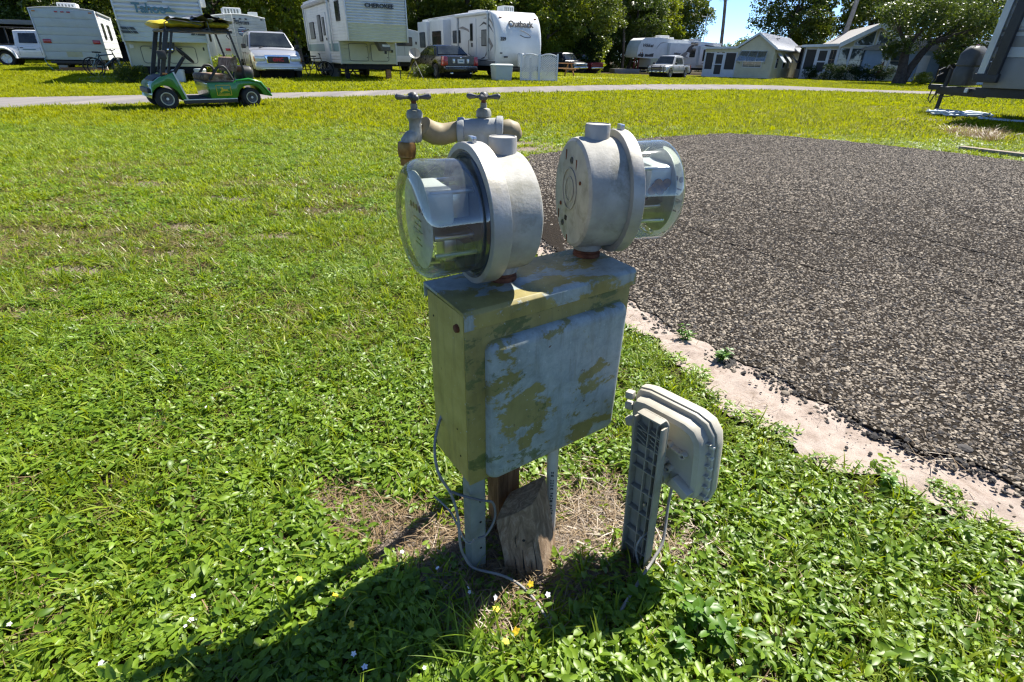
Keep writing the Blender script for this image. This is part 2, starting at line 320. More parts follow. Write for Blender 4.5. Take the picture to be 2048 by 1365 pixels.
def sheet(name, poly, z, thick, mat, label, tri=None, hump=None):
    """flat sheet with a broken edge that has its own thickness"""
    bm = bmesh.new(); vs = [bm.verts.new((x, y, tzf(x, y) + z)) for x, y in poly]; f = bm.faces.new(vs)
    if f.normal.z < 0 or f.calc_area() and (f.normal_update() or f.normal.z < 0): f.normal_flip()
    ret = bmesh.ops.extrude_face_region(bm, geom=[f]); low = [q for q in ret['geom'] if isinstance(q, bmesh.types.BMVert)]
    for q in vs: q.co.z -= thick
    c = Vector((sum(p[0] for p in poly) / len(poly), sum(p[1] for p in poly) / len(poly), 0))
    bmesh.ops.triangulate(bm, faces=[q for q in bm.faces if len(q.verts) > 4]); bmesh.ops.recalc_face_normals(bm, faces=bm.faces)
    m = bpy.data.meshes.new(name); bm.to_mesh(m); bm.free(); m.materials.append(MATS[mat]); o = obj(name, m); o['kind'] = 'structure'; o['label'] = label
    return o
PADE = rough_edge(PAD, 0.035, 0.075, 9)
pad = sheet('asphalt_pad', PADE, 0.012, 0.05, 'asphalt', 'dark worn asphalt parking pad with coarse stone surface')
# sand strip: a low uneven bank between the weeds and the asphalt
def sand_bank():
    SE = rough_edge(SAND, 0.04, 0.075, 21); xs = np.arange(0.0, 2.6, 0.014); ys = np.arange(-0.3, 3.45, 0.014); X, Y = np.meshgrid(xs, ys)
    ins = inpoly(X, Y, SE) & ~inpoly(X - 0.05, Y - 0.05, PADE); Z = 0.001 + 0.030 * (fbm(X, Y, 0.35, 12, 4) - 0.42) + 0.013 * (fbm(X, Y, 0.075, 15, 3) - .4)
    vid = -np.ones(X.shape, int); V = []; F = []
    for j in range(X.shape[0]):
        for i in range(X.shape[1]):
            if ins[j, i]: vid[j, i] = len(V); V.append((X[j, i], Y[j, i], Z[j, i]))
    for j in range(X.shape[0] - 1):
        for i in range(X.shape[1] - 1):
            q = (vid[j, i], vid[j, i + 1], vid[j + 1, i + 1], vid[j + 1, i])
            if min(q) >= 0: F.append(q)
    m = bpy.data.meshes.new('sand_strip'); m.from_pydata(V, [], F); m.materials.append(MATS['sand']); m.polygons.foreach_set('use_smooth', [True] * len(m.polygons))
    o = obj('sand_strip', m); o['kind'] = 'structure'; o['label'] = 'strip of pale pinkish sand along the asphalt pad'
    return SE
SANDE = sand_bank()
ROADE = rough_edge(ROAD, 0.5, 0.14, 33)
road = sheet('road', ROADE, 0.006, 0.05, 'road_asphalt', 'pale grey narrow park road')
slab = sheet('path_slab', [(-16.0, 20.2), (-17.2, 23.9), (-14.4, 22.2), (-13.0, 18.4)], 0.03, 0.08, 'concrete', 'grey concrete slab by the trailers')
sheet('path_patio', [(1.6, 33.5), (3.6, 37.5), (6.6, 38.0), (8.5, 35.5), (5.0, 33.0)], 0.03, 0.08, 'concrete', 'pale concrete patio beyond the road')
for pts, wd in (([(1.189, 3.41), (1.356, 3.055), (1.536, 2.81), (1.70, 2.62)], .007), ([(1.816, 3.995), (2.03, 3.90), (2.268, 3.829)], .008), ([(2.002, 3.41), (2.252, 3.264), (2.342, 2.997), (2.418, 2.781), (2.558, 2.377), (2.75, 1.9)], .005),
                ([(2.168, 6.656), (2.71, 6.687), (3.177, 6.527)], .022), ([(3.675, 5.795), (4.038, 5.385)], .018), ([(3.367, 3.942), (3.513, 3.481), (3.8, 3.0)], .009), ([(2.6, 3.35), (2.72, 3.19), (2.934, 2.812), (3.2, 2.4)], .008),
                ([(2.6, 7.1), (2.879, 7.361), (3.4, 7.7), (4.057, 8.1)], .02), ([(2.154, 2.431), (2.219, 2.288)], .006), ([(3.448, 6.935), (4.3, 7.1), (5.322, 7.45)], .02), ([(5.23, 6.112), (4.95, 5.5), (4.773, 4.938), (4.9, 4.2)], .015), ([(1.1, 5.2), (1.9, 5.0), (2.6, 4.6)], .012)):
    P = [Vector((x, y, 0.0135)) for x, y in pts]; fine = []
    for a, b in zip(P[:-1], P[1:]):
        n = max(2, int((b - a).length / 0.05))
        for q in range(n):
            c = a.lerp(b, q / n); c.x += random.uniform(-1, 1) * wd * 1.1; c.y += random.uniform(-1, 1) * wd * 1.1; fine.append(c)
    fine.append(P[-1]); rings = []
    for q, c in enumerate(fine):
        d = (fine[min(q + 1, len(fine) - 1)] - fine[max(q - 1, 0)]).normalized(); s_ = Vector((-d.y, d.x, 0)) * wd * 0.36 * random.uniform(0.2, 1.4) * (1 if 0 < q < len(fine) - 1 else 0.2)
        rings.append([c - s_, c + Vector((0, 0, 0.0035)), c + s_])
    MB().loft(rings, False, False).build('tar_seam', 'tar', pad)

# ------------------------------------------------------------------ scattered growth
LEAF_V = 0
def to_leafmesh(name, quads_, mat):
    """quads_: list of (verts, faces, shade)"""
    V = []; F = []; S = []
    for vs, fs, sh in quads_:
        o = len(V); V += vs; F += [tuple(i + o for i in f) for f in fs]; S += [sh] * len(vs)
    m = bpy.data.meshes.new(name); m.from_pydata([tuple(v) for v in V], [], F); a = m.attributes.new('shade', 'FLOAT', 'POINT'); a.data.foreach_set('value', S)
    m.materials.append(MATS[mat]); m.polygons.foreach_set('use_smooth', [True] * len(m.polygons)); return m
def blade(base, yaw, L, W, up=1.1, droop=1.2, n=4, fold=0.25):
    """grass blade: a tapering strip that rises and arches over"""
    b = Vector(base); d = Vector((math.cos(yaw), math.sin(yaw), 0)); sd = Vector((-d.y, d.x, 0)); pts = []; p = b.copy(); el = up
    vs = []; fs = []
    for k in range(n + 1):
        t = k / n; wd = W * 0.5 * (0.75 + 0.5 * t if t < 0.4 else 0.95 * (1 - t) / 0.6 + 0.02)
        vs += [p - sd * wd + Vector((0, 0, fold * wd)), p + sd * wd + Vector((0, 0, fold * wd))]
        p = p + (d * math.cos(el) + Vector((0, 0, 1)) * math.sin(el)) * (L / n); el -= droop / n
    for k in range(n): fs.append((2 * k, 2 * k + 1, 2 * k + 3, 2 * k + 2))
    return vs, fs, random.random()
def leaf(base, yaw, pitch, L, W, curl=0.35, fold=0.3, roll=0.0):
    """oval leaf, folded a little along its midrib"""
    d = Vector((math.cos(yaw) * math.cos(pitch), math.sin(yaw) * math.cos(pitch), math.sin(pitch))); s_ = Vector((-math.sin(yaw), math.cos(yaw), 0)); u = d.cross(s_) * -1
    s_ = s_ * math.cos(roll) + u * math.sin(roll); u = d.cross(s_) * -1 if d.cross(s_).z < 0 else d.cross(s_)
    b = Vector(base)
    def P(t, w_): return b + d * (L * t) - u * (curl * L * t * t) + s_ * (w_ * W * 0.5) + u * (abs(w_) * fold * W * 0.5)
    vs = [P(0, 0), P(0.3, -0.85), P(0.32, 0), P(0.3, 0.85), P(0.66, -0.8), P(0.68, 0), P(0.66, 0.8), P(1, 0)]
    return vs, [(0, 2, 1), (0, 3, 2), (1, 2, 5, 4), (2, 3, 6, 5), (4, 5, 7), (5, 6, 7)], random.random()
leafmat('weed_leaf', (0.055, 0.125, 0.006), (0.25, 0.37, 0.03), dry=(0.33, 0.24, 0.05), dryamt=0.03)
leafmat('grass_blade', (0.075, 0.135, 0.006), (0.30, 0.37, 0.03), dry=(0.42, 0.34, 0.13), dryamt=0.06, spec=0.3, rough=0.5)
leafmat('long_blade', (0.065, 0.135, 0.008), (0.20, 0.29, 0.022), dry=(0.36, 0.3, 0.1), dryamt=0.05)
leafmat('lawn_blade', (0.12, 0.165, 0.004), (0.32, 0.345, 0.014), dry=(0.42, 0.34, 0.13), dryamt=0.05, spec=0.15, rough=0.6)
leafmat('tall_leaf', (0.06, 0.15, 0.010), (0.14, 0.27, 0.02), dryamt=0.0)
leafmat('clippings', (0.13, 0.085, 0.035), (0.30, 0.21, 0.10), dry=(0.34, 0.25, 0.13), trans=0.15, spec=.2)
leafmat('clover_leaf', (0.10, 0.17, 0.01), (0.30, 0.37, 0.04), dryamt=0.03, spec=.3)
leafmat('thatch', (0.10, 0.095, 0.02), (0.26, 0.24, 0.07), dry=(0.38, 0.30, 0.14), dryamt=0.15, trans=0.25)
leafmat('straw', (0.10, 0.06, 0.028), (0.34, 0.245, 0.13), dry=(0.42, 0.32, 0.19), trans=0.15)
pm('petal_white', (0.85, 0.85, 0.88), (0.75, 0.76, 0.8), 20, 0.6); pm('petal_yellow', (0.85, 0.6, 0.02), (0.8, 0.5, 0.02), 20, 0.6)
def weed(n, sp, hmax, L0, L1):
    q = []
    for k in range(n):
        a = random.uniform(0, 6.28); r = sp * math.sqrt(random.random()); z = random.uniform(0.25, 1) * hmax; L = random.uniform(L0, L1)
        y = random.uniform(0, 6.28); q.append(leaf((r * math.cos(a), r * math.sin(a), z), y, random.uniform(-0.25, 0.55), L, L * random.uniform(0.42, 0.6), random.uniform(0.1, 0.5), 0.3, random.uniform(-0.35, 0.35)))
        if random.random() < 0.6: q.append(leaf((r * math.cos(a), r * math.sin(a), z), y + 3.14 + random.uniform(-.4, .4), random.uniform(-0.2, 0.5), L * 0.9, L * 0.48, 0.3, 0.3, random.uniform(-0.3, 0.3)))
    return q
def tuft(n, sp, L0, L1, W, up0=0.5, up1=1.4, dr=1.5, seg=4):
    q = []
    for k in range(n):
        a = random.uniform(0, 6.28); r = sp * random.random(); yaw = a + random.uniform(-.9, .9)
        q.append(blade((r * math.cos(a), r * math.sin(a), -0.004), yaw, random.uniform(L0, L1), W * random.uniform(0.7, 1.25), random.uniform(up0, up1), random.uniform(0.3, 1) * dr, seg))
    return q
def strawbits(n, sp):
    q = []
    for k in range(n):
        x, y = random.gauss(0, sp), random.gauss(0, sp); q.append(blade((x, y, random.uniform(0.0, 0.012)), random.uniform(0, 6.28), random.uniform(0.02, 0.07), random.uniform(0.0012, 0.003), random.uniform(-.05, .35), random.uniform(0, .6), 2, 0.1))
    return q
def flower(mat, r):
    q = []
    for k in range(5):
        a = k * 1.2566; q.append(leaf((0, 0, 0.0), a, 0.25, r, r * 0.8, 0.2, 0.1))
    return q
def scatter(name, label, pos, yaw, tilt, scl, idx_, meshes):
    n = len(pos); me_ = bpy.data.meshes.new(name); me_.vertices.add(n); me_.vertices.foreach_set('co', np.asarray(pos, np.float32).ravel())
    r_ = np.stack([tilt[:, 0], tilt[:, 1], yaw], -1).astype(np.float32)
    a = me_.attributes.new('rot', 'FLOAT_VECTOR', 'POINT'); a.data.foreach_set('vector', r_.ravel())
    a = me_.attributes.new('scl', 'FLOAT', 'POINT'); a.data.foreach_set('value', scl.astype(np.float32))
    a = me_.attributes.new('idx', 'INT', 'POINT'); a.data.foreach_set('value', idx_.astype(np.int32))
    c = bpy.data.collections.new(name + '_plants')
    for k, m in enumerate(meshes): c.objects.link(bpy.data.objects.new('%s_plant_%02d' % (name, k), m))
    ng = bpy.data.node_groups.new(name, 'GeometryNodeTree'); ng.interface.new_socket('Geometry', in_out='INPUT', socket_type='NodeSocketGeometry'); ng.interface.new_socket('Geometry', in_out='OUTPUT', socket_type='NodeSocketGeometry')
    N = ng.nodes; gi = N.new('NodeGroupInput'); go = N.new('NodeGroupOutput'); ip = N.new('GeometryNodeInstanceOnPoints'); ci = N.new('GeometryNodeCollectionInfo')
    ci.inputs['Collection'].default_value = c; ci.inputs['Separate Children'].default_value = True; ci.inputs['Reset Children'].default_value = True
    ip.inputs['Pick Instance'].default_value = True; L = ng.links.new
    def na(nm, dt):
        q = N.new('GeometryNodeInputNamedAttribute'); q.data_type = dt; q.inputs['Name'].default_value = nm; return q.outputs['Attribute']
    L(gi.outputs[0], ip.inputs['Points']); L(ci.outputs[0], ip.inputs['Instance']); L(na('idx', 'INT'), ip.inputs['Instance Index']); L(na('rot', 'FLOAT_VECTOR'), ip.inputs['Rotation']); L(na('scl', 'FLOAT'), ip.inputs['Scale']); L(ip.outputs[0], go.inputs[0])
    o = obj(name, me_); md = o.modifiers.new('scatter', 'NODES'); md.node_group = ng
    tag(o, label, None, None, 'stuff'); return o
def gz(x, y):
    nr = np.exp(-(np.hypot(x, y - 1) / 9) ** 2)
    return tz(x, y) + nr * ((fbm(x, y, 0.9, 5, 4) - 0.5) * 0.05 - 0.012 * bareness(x, y)) - 0.006
def free(x, y):
    return ~(inpoly(x, y, PADE) | inpoly(x, y, SANDE) | inpoly(x, y, ROADE))
def sow(x0, x1, y0, y1, dens, keep):
    n = int((x1 - x0) * (y1 - y0) * dens); x = RNG.uniform(x0, x1, n); y = RNG.uniform(y0, y1, n)
    k = keep(x, y); return x[k], y[k]
def cone(x, y, m=0.35):   # land the lens takes in, with a margin to each side
    return (np.abs(x) < 1.22 * y + m + 0.6)
def lay(name, label, xs, ys, meshes, s0, s1, tl=0.2, dz=0.0, sfun=None):
    n = len(xs); sc_ = RNG.uniform(s0, s1, n)
    if sfun is not None: sc_ = sc_ * sfun(xs, ys)
    return scatter(name, label, np.stack([xs, ys, gz(xs, ys) + dz], -1), RNG.uniform(0, 6.283, n), RNG.normal(0, tl, (n, 2)), sc_, RNG.integers(0, len(meshes), n), meshes)
def mk(nm, mat, gen, n): return [to_leafmesh('%s_%d' % (nm, k), gen(), mat) for k in range(n)]
def grow():
    R1 = RNG.random
    weeds = mk('weed', 'weed_leaf', lambda: weed(12, 0.036, 0.022, 0.011, 0.024), 7)
    clover = mk('clover', 'clover_leaf', lambda: weed(14, 0.03, 0.016, 0.006, 0.013), 4)
    blades = mk('tuft', 'grass_blade', lambda: tuft(12, 0.022, 0.03, 0.08, 0.0046, 0.3, 1.4, 1.8), 7)
    longs = mk('long', 'long_blade', lambda: tuft(16, 0.014, 0.08, 0.19, 0.005, 0.7, 1.5, 1.6, 6), 4)
    patch = mk('patch', 'grass_blade', lambda: tuft(26, 0.075, 0.03, 0.06, 0.0075, 0.3, 1.3, 1.5, 3), 5)
    wpatch = mk('weedpatch', 'weed_leaf', lambda: weed(20, 0.085, 0.022, 0.018, 0.034), 4)
    lawn = mk('lawn', 'lawn_blade', lambda: tuft(34, 0.16, 0.04, 0.085, 0.013, 0.35, 1.4, 1.2, 3), 5)
    farl = mk('farlawn', 'lawn_blade', lambda: tuft(40, 0.36, 0.05, 0.11, 0.028, 0.4, 1.4, 1.0, 2), 5)
    straw = mk('straw', 'straw', lambda: strawbits(26, 0.035), 4)
    # --- close by: broad-leaved weeds and grass mixed in drifts
    def drift(x, y): return fbm(x, y, 0.55, 61, 3)
    kn = lambda x, y: cone(x, y) & free(x, y)
    def dryz(x, y): return np.clip((fbm(x, y, 0.8, 91, 3) - 0.42) * 4, 0, 1) * np.clip((y - 1.2) / 1.0, 0, 1) * np.clip((6.5 - y) / 2.0, 0, 1) * np.clip((0.1 - x) / 1.2, 0, 1)
    x, y = sow(-4.2, 4.6, 0.05, 3.4, 1850, lambda x, y: kn(x, y) & (R1(x.shape) < np.clip(0.25 + 1.6 * (drift(x, y) - 0.32), 0.18, 1) * (1 - 0.93 * bareness(x, y)) * (1 - .6 * dryz(x, y)) * np.clip(2.3 / (0.55 + y), 0.45, 1)))
    lay('weeds', 'low broad-leaved green weeds covering the ground', x, y, weeds, 0.7, 1.25, 0.25, sfun=lambda a, b: np.clip(1.25 - 0.16 * b, 0.8, 1.25))
    x, y = sow(-4.2, 4.6, 0.05, 3.4, 1700, lambda x, y: kn(x, y) & (R1(x.shape) < np.clip(1.15 - 1.5 * (drift(x, y) - 0.25), 0.2, 1) * (1 - 0.9 * bareness(x, y)) * (1 - .55 * dryz(x, y)) * np.clip(2.6 / (0.6 + y), 0.5, 1)))
    x4, y4 = sow(-3.6, 3.2, 0.1, 2.8, 900, lambda x, y: kn(x, y) & (R1(x.shape) < np.clip((fbm(x, y, 0.3, 23, 2) - .5) * 4, 0.04, 1) * (1 - .7 * bareness(x, y)))); lay('clover', 'patches of tiny pale clover leaves', x4, y4, clover, 0.8, 1.3, 0.2)
    lay('grass', 'short green grass growing among the weeds', x, y, blades, 0.65, 1.25, 0.3)
    def dryz(x, y): return np.clip((fbm(x, y, 0.8, 91, 3) - 0.42) * 4, 0, 1) * np.clip((y - 1.2) / 1.0, 0, 1) * np.clip((6.5 - y) / 2.0, 0, 1) * np.clip((0.1 - x) / 1.2, 0, 1)
    th = mk('thatch', 'thatch', lambda: tuft(22, 0.06, 0.02, 0.055, 0.0055, 0.05, 0.9, 1.2, 3), 4)
    x, y = sow(-7.5, 0.4, 1.0, 6.5, 620, lambda x, y: kn(x, y) & (R1(x.shape) < dryz(x, y) * .9 + .03))
    lay('dry_grass', 'olive brown worn grass in dry patches on the lawn', x, y, th, 0.7, 1.3, 0.15)
    x, y = sow(-4.2, 4.2, 0.2, 4.5, 34, lambda x, y: kn(x, y) & (R1(x.shape) < np.clip((fbm(x, y, 0.5, 77, 2) - 0.45) * 3, 0.05, 1) * (1 - bareness(x, y))))
    ex = np.array([-0.05, -0.11, -0.14, 0.0, -0.6, -0.69, -0.617, -0.58, -0.2, 0.33, -0.17, -0.08]); ey = np.array([0.60, 0.57, 0.56, 0.55, 1.13, 0.92, 0.85, 0.95, 0.55, .60, .60, .54])
    lay('tussocks', 'taller thin grass tussocks among the weeds', np.r_[x, ex], np.r_[y, ey], longs, 0.5, 0.95, 0.15)
    x, y = sow(0.35, 2.2, 0.2, 2.6, 1500, lambda x, y: inpoly(x, y, SANDE) & ~inpoly(x + .13, y + .10, PADE) & ((R1(x.shape) < np.clip((fbm(x, y, .12, 48, 2) - .50) * 4, 0, .8)) | (~inpoly(x - .045, y - .045, SANDE) & (R1(x.shape) < .75 * fbm(x, y, .1, 7, 2)))))
    lay('sand_weeds', 'sparse weeds creeping over the sand strip', x, y, weeds, 0.6, 1.1, 0.25, .006)
    # --- middle distance
    km = lambda x, y: cone(x, y) & free(x, y)
    x, y = sow(-13, 12, 3.2, 9.5, 420, lambda x, y: km(x, y) & (R1(x.shape) < np.clip(1.2 - 1.2 * (drift(x, y) - 0.25), 0.35, 1) * (1 - 0.9 * bareness(x, y)) * (1 - .55 * dryz(x, y)) * np.clip(5 / y, 0.55, 1)))
    lay('lawn_grass', 'short mown grass of the lot', x, y, patch, 0.75, 1.3, 0.12)
    x, y = sow(-13, 12, 3.2, 8.5, 230, lambda x, y: km(x, y) & (R1(x.shape) < np.clip(0.1 + 2.0 * (drift(x, y) - 0.38), 0.08, 1) * (1 - 0.95 * bareness(x, y)) * np.clip(1.5 - y / 7, 0.1, 1)))
    lay('lawn_weeds', 'flat weeds spread through the mown grass', x, y, wpatch, 0.7, 1.2, 0.12)
    x, y = sow(-27, 24, 8.0, 24, 85, lambda x, y: km(x, y) & (R1(x.shape) < (0.55 + 0.5 * drift(x * .4, y * .4)) * (1 - 0.92 * bareness(x, y)) * np.clip((y - 7.5) / 2, 0.2, 1)))
    lay('far_lawn', 'bright mown lawn running up to the road', x, y, lawn, 0.7, 1.25, 0.08)
    x, y = sow(-52, 62, 16, 66, 15, lambda x, y: km(x, y) & (R1(x.shape) < (1 - 0.95 * bareness(x, y)) * np.clip(32 / y, 0.4, 1)))
    lay('verge_grass', 'bright grass verges beyond the road', x, y, farl, 0.7, 1.25, 0.06)
    # --- dead straw on bare soil
    x, y = sow(-0.5, 0.55, 0.5, 1.15, 700, lambda x, y: R1(x.shape) < bareness(x, y) ** 0.6)
    x2, y2 = sow(-4, 4.2, 0.2, 4.5, 150, lambda x, y: kn(x, y) & (R1(x.shape) < 0.22 + 0.5 * bareness(x, y) + .3 * dryz(x, y)))
    x3, y3 = sow(0.3, 2.2, 0.3, 2.5, 150, lambda x, y: inpoly(x, y, SANDE) & ~inpoly(x, y, PADE) & (R1(x.shape) < np.clip(fbm(x, y, .25, 5, 2) * 2 - .6, 0.1, 1)))
    lay('dry_straw', 'dead brown straw lying on bare soil', np.r_[x, x2, x3], np.r_[y, y2, y3], straw, 0.6, 1.2, 0.1, 0.006)
    cl = mk('clip', 'clippings', lambda: tuft(60, 0.1, 0.08, 0.2, 0.006, 0.05, 0.8, 0.9, 3), 3)
    x, y = sow(6.6, 9.0, 8.0, 10.6, 95, lambda x, y: ((x - 7.75) * .6 + (y - 9.25) * .8) ** 2 / 1.0 + ((x - 7.75) * .8 - (y - 9.25) * .6) ** 2 / .16 < RNG.random(x.shape) * 1.3)
    lay('dry_clippings', 'heap of tan dried grass clippings near the plank', x, y, cl, 0.7, 1.4, 0.15, 0.0)
    # --- flowers
    fl = mk('flower', 'petal_white', lambda: flower('w', 0.0065), 2); fy_ = mk('yflower', 'petal_yellow', lambda: flower('y', 0.0075), 2)
    x, y = sow(-0.75, 0.1, 0.42, 0.80, 190, lambda x, y: R1(x.shape) < np.clip((fbm(x, y, .12, 3, 2) - .4) * 2.6, 0, 1)); x2, y2 = sow(-2.4, 1.4, .4, 2.2, 3, kn)
    lay('white_flowers', 'tiny white flowers among the shaded weeds', np.r_[x, x2], np.r_[y, y2], fl, 0.6, 1.1, 0.35, 0.034)
    lay('yellow_flowers', 'few small yellow flowers by the cable', np.array([0.05, 0.0, -0.02, -0.3, -0.35, .02, -.44]), np.array([0.70, 0.57, 0.64, .6, .66, .59, .7]), fy_, 0.9, 1.3, 0.3, 0.04)
    # --- loose stones, thickest along the broken asphalt edge
    peb = []
    for k in range(5):
        bm = bmesh.new(); bmesh.ops.create_icosphere(bm, subdivisions=1, radius=1)
        for v in bm.verts: v.co *= random.uniform(0.75, 1.15); v.co.z *= 0.55; v.co.x *= 1.25
        m = bpy.data.meshes.new('pebble'); bm.to_mesh(m); bm.free(); m.materials.append(MATS['pebble' if k < 3 else 'dark_stone']); peb.append(m)
    x, y = sow(0.3, 5.2, 0.3, 5.6, 13500, lambda x, y: inpoly(x, y, PADE) & cone(x, y) & (R1(x.shape) < np.clip(1.45 - 0.30 * y, 0.05, 1)))
    n = len(x); scatter('gravel', 'coarse stones standing proud of the worn asphalt', np.stack([x, y, np.full(n, 0.0125)], -1), R(34) + RNG.normal(0, .5, n), RNG.normal(0, .25, (n, 2)), np.clip(RNG.lognormal(-5.45, .33, n), 0.0025, 0.010), RNG.integers(0, 4, n), peb)
    x, y = sow(0.1, 9.5, 3.4, 8.9, 4200, lambda x, y: inpoly(x, y, PADE) & cone(x, y) & (R1(x.shape) < np.clip((y - 3.2) / 1.6, 0, 1) * np.clip(6.5 / y, 0, 1)))
    n = len(x); scatter('far_gravel', 'stones of the worn asphalt farther off', np.stack([x, y, np.full(n, 0.0125)], -1), R(34) + RNG.normal(0, .5, n), RNG.normal(0, .2, (n, 2)), np.clip(RNG.lognormal(-5.12, .3, n), 0.0035, 0.012), RNG.integers(0, 4, n), peb)
    ed = np.array([p for p in PADE if p[0] < 2.2 and p[1] < 3.2]); n = 2600; k = RNG.integers(0, len(ed), n); q = ed[k] + RNG.normal(0, 0.03, (n, 2)) - np.array([0.012, 0.012])
    scatter('rubble', 'crumbled asphalt stones along the broken pad edge', np.stack([q[:, 0], q[:, 1], np.full(n, 0.006)], -1), RNG.uniform(0, 6.28, n), RNG.normal(0, .4, (n, 2)), np.clip(RNG.lognormal(-5.3, .45, n), 0.002, 0.014), RNG.integers(2, 5, n), peb)
    q = np.stack([RNG.uniform(.4, 1.9, 1500), RNG.uniform(.5, 2.3, 1500)], -1); kk = inpoly(q[:, 0], q[:, 1], SANDE); q = q[kk]; n = len(q)
    scatter('pebbles', 'small dark pebbles strewn over the sand strip', np.stack([q[:, 0], q[:, 1], np.full(n, 0.008)], -1), RNG.uniform(0, 6.28, n), RNG.normal(0, .4, (n, 2)), np.clip(RNG.lognormal(-6.1, .5, n), 0.001, 0.007), RNG.integers(0, 5, n), peb)
grow()
# ------------------------------------------------------------------ meter pedestal and what stands round it
def m_peel(name, kind):
    """sun-bleached cabinet: zinc-blue primer, green coat and mustard top coat, each flaked back in patches"""
    m, nt, p = newmat(name); v = coords(nt)
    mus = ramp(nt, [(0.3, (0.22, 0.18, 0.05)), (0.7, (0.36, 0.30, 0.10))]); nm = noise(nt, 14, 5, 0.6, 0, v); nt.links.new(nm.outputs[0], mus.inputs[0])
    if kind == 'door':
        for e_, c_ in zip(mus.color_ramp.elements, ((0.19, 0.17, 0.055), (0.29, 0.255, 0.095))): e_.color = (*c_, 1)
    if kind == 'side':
        for e_, c_ in zip(mus.color_ramp.elements, ((0.34, 0.27, 0.07), (0.50, 0.41, 0.13))): e_.color = (*c_, 1)  # side mustard lightened in the colour to stand for light bounced off the grass
    blu = ramp(nt, [(0.3, (0.20, 0.25, 0.25)), (0.7, (0.40, 0.45, 0.44))]); nb = noise(nt, 24, 7, 0.75, 0.3, v); nt.links.new(nb.outputs[0], blu.inputs[0])
    grn = ramp(nt, [(0.3, (0.05, 0.075, 0.02)), (0.7, (0.13, 0.16, 0.05))]); nt.links.new(nb.outputs[0], grn.inputs[0])
    vs = coords(nt, scale=(0.8, 0.8, 1.35)) if kind != 'top' else coords(nt, scale=(.8, 1.6, 1))
    n1 = noise(nt, 8, 10, 0.62, 0.25, vs); n2 = noise(nt, 9, 10, 0.70, 0.3, vs); n2.inputs['Vector'].default_value = (3, 5, 1)
    if kind == 'door': a, b, c, d = 0.445, 0.46, 0.60, 0.615
    elif kind == 'top': a, b, c, d = 0.50, 0.515, 0.60, 0.615
    elif kind == 'frame': a, b, c, d = 0.60, 0.62, 0.52, 0.545
    else: a, b, c, d = 0.70, 0.73, 0.66, 0.7
    def plus(n_, sc2, amt):      # ragged, flaky edge: a fine grain added before the cut
        f_ = noise(nt, sc2, 6, 0.75, 0.0, v); q_ = nt.nodes.new('ShaderNodeMath'); q_.operation = 'MULTIPLY_ADD'; nt.links.new(f_.outputs[0], q_.inputs[0]); q_.inputs[1].default_value = amt; nt.links.new(n_.outputs[0], q_.inputs[2]); return q_.outputs[0]
    sh = 0.11
    mp = nt.nodes.new('ShaderNodeMapping'); mp.inputs['Location'].default_value = (4, 2, 7); nt.links.new(vs, mp.inputs[0]); nt.links.new(mp.outputs[0], n2.inputs['Vector'])
    k1 = ramp(nt, [(a + sh, 0), (b + sh + .012, 0.9), (b + sh + .12, 1)]); nt.links.new(plus(n1, 48, .22), k1.inputs[0])
    k2 = ramp(nt, [(c + sh, 0), (d + sh + .01, 0.75), (d + sh + .1, 1)]); nt.links.new(plus(n2, 60, .22), k2.inputs[0])
    col = mixc(nt, k1.outputs[0], mus.outputs[0], blu.outputs[0])
    col = mixc(nt, k2.outputs[0], col, grn.outputs[0])
    n3 = noise(nt, 130, 4, 0.6, 0, v); k3 = ramp(nt, [(0.66, 0), (0.72, .8)]); nt.links.new(n3.outputs[0], k3.inputs[0]); col = mixc(nt, k3.outputs[0], col, (0.5, 0.54, 0.52))
    gv = coords(nt, scale=(7, 7, .9)); n5 = noise(nt, 6, 7, .7, .2, gv); k5 = ramp(nt, [(.5, 0), (.75, .55)]); nt.links.new(n5.outputs[0], k5.inputs[0]); col = mixc(nt, k5.outputs[0], col, (.13, .115, .05))   # rain streaks of grime
    n6 = noise(nt, 70, 3, .5, 0, v); k6 = ramp(nt, [(.73, 0), (.76, .9)]); nt.links.new(n6.outputs[0], k6.inputs[0]); col = mixc(nt, k6.outputs[0], col, (.10, .045, .02))
    nt.links.new(col, p.inputs['Base Color']); p.inputs['Roughness'].default_value = 0.55; p.inputs['Specular IOR Level'].default_value = 0.4
    h = nt.nodes.new('ShaderNodeMath'); h.operation = 'ADD'; nt.links.new(k1.outputs[0], h.inputs[0]); nt.links.new(k2.outputs[0], h.inputs[1]); bump(nt, p, h.outputs[0], 0.35, 0.0015)
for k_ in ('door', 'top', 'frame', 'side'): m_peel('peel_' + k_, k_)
pm('galvanised', (0.47, 0.455, 0.405), (0.33, 0.32, 0.285), 16, 0.7, 0.08, spec=0.4, dirt=(0.13, 0.125, 0.075), dscale=13, damt=0.85, bmp=0.14, bscale=220)
pm('galvanised_clean', (0.48, 0.46, 0.41), (0.37, 0.355, 0.32), 12, 0.5, 0.35, dirt=(0.24, 0.21, 0.13), dscale=14, damt=0.7, bmp=0.12, bscale=200)
pm('zinc_leg', (0.26, 0.285, 0.26), (0.18, 0.20, 0.18), 14, 0.6, 0.1, dirt=(0.15, 0.15, 0.08), dscale=10, damt=0.6)
pm('rust', (0.20, 0.065, 0.025), (0.09, 0.03, 0.015), 40, 0.85, bmp=0.6, bscale=150)
pm('dark_hole', (0.02, 0.016, 0.012), None, 10, 0.9)
pm('steel_bright', (0.62, 0.64, 0.66), (0.5, 0.52, 0.55), 18, 0.3, 0.85); pm('alu_white', (0.66, 0.67, 0.66), (0.55, 0.57, 0.57), 12, 0.4, 0.2)
pm('meter_blue', (0.075, 0.10, 0.14), (0.04, 0.055, 0.085), 12, 0.35, 0.2); pm('meter_black', (0.02, 0.021, 0.024), None, 12, 0.4)
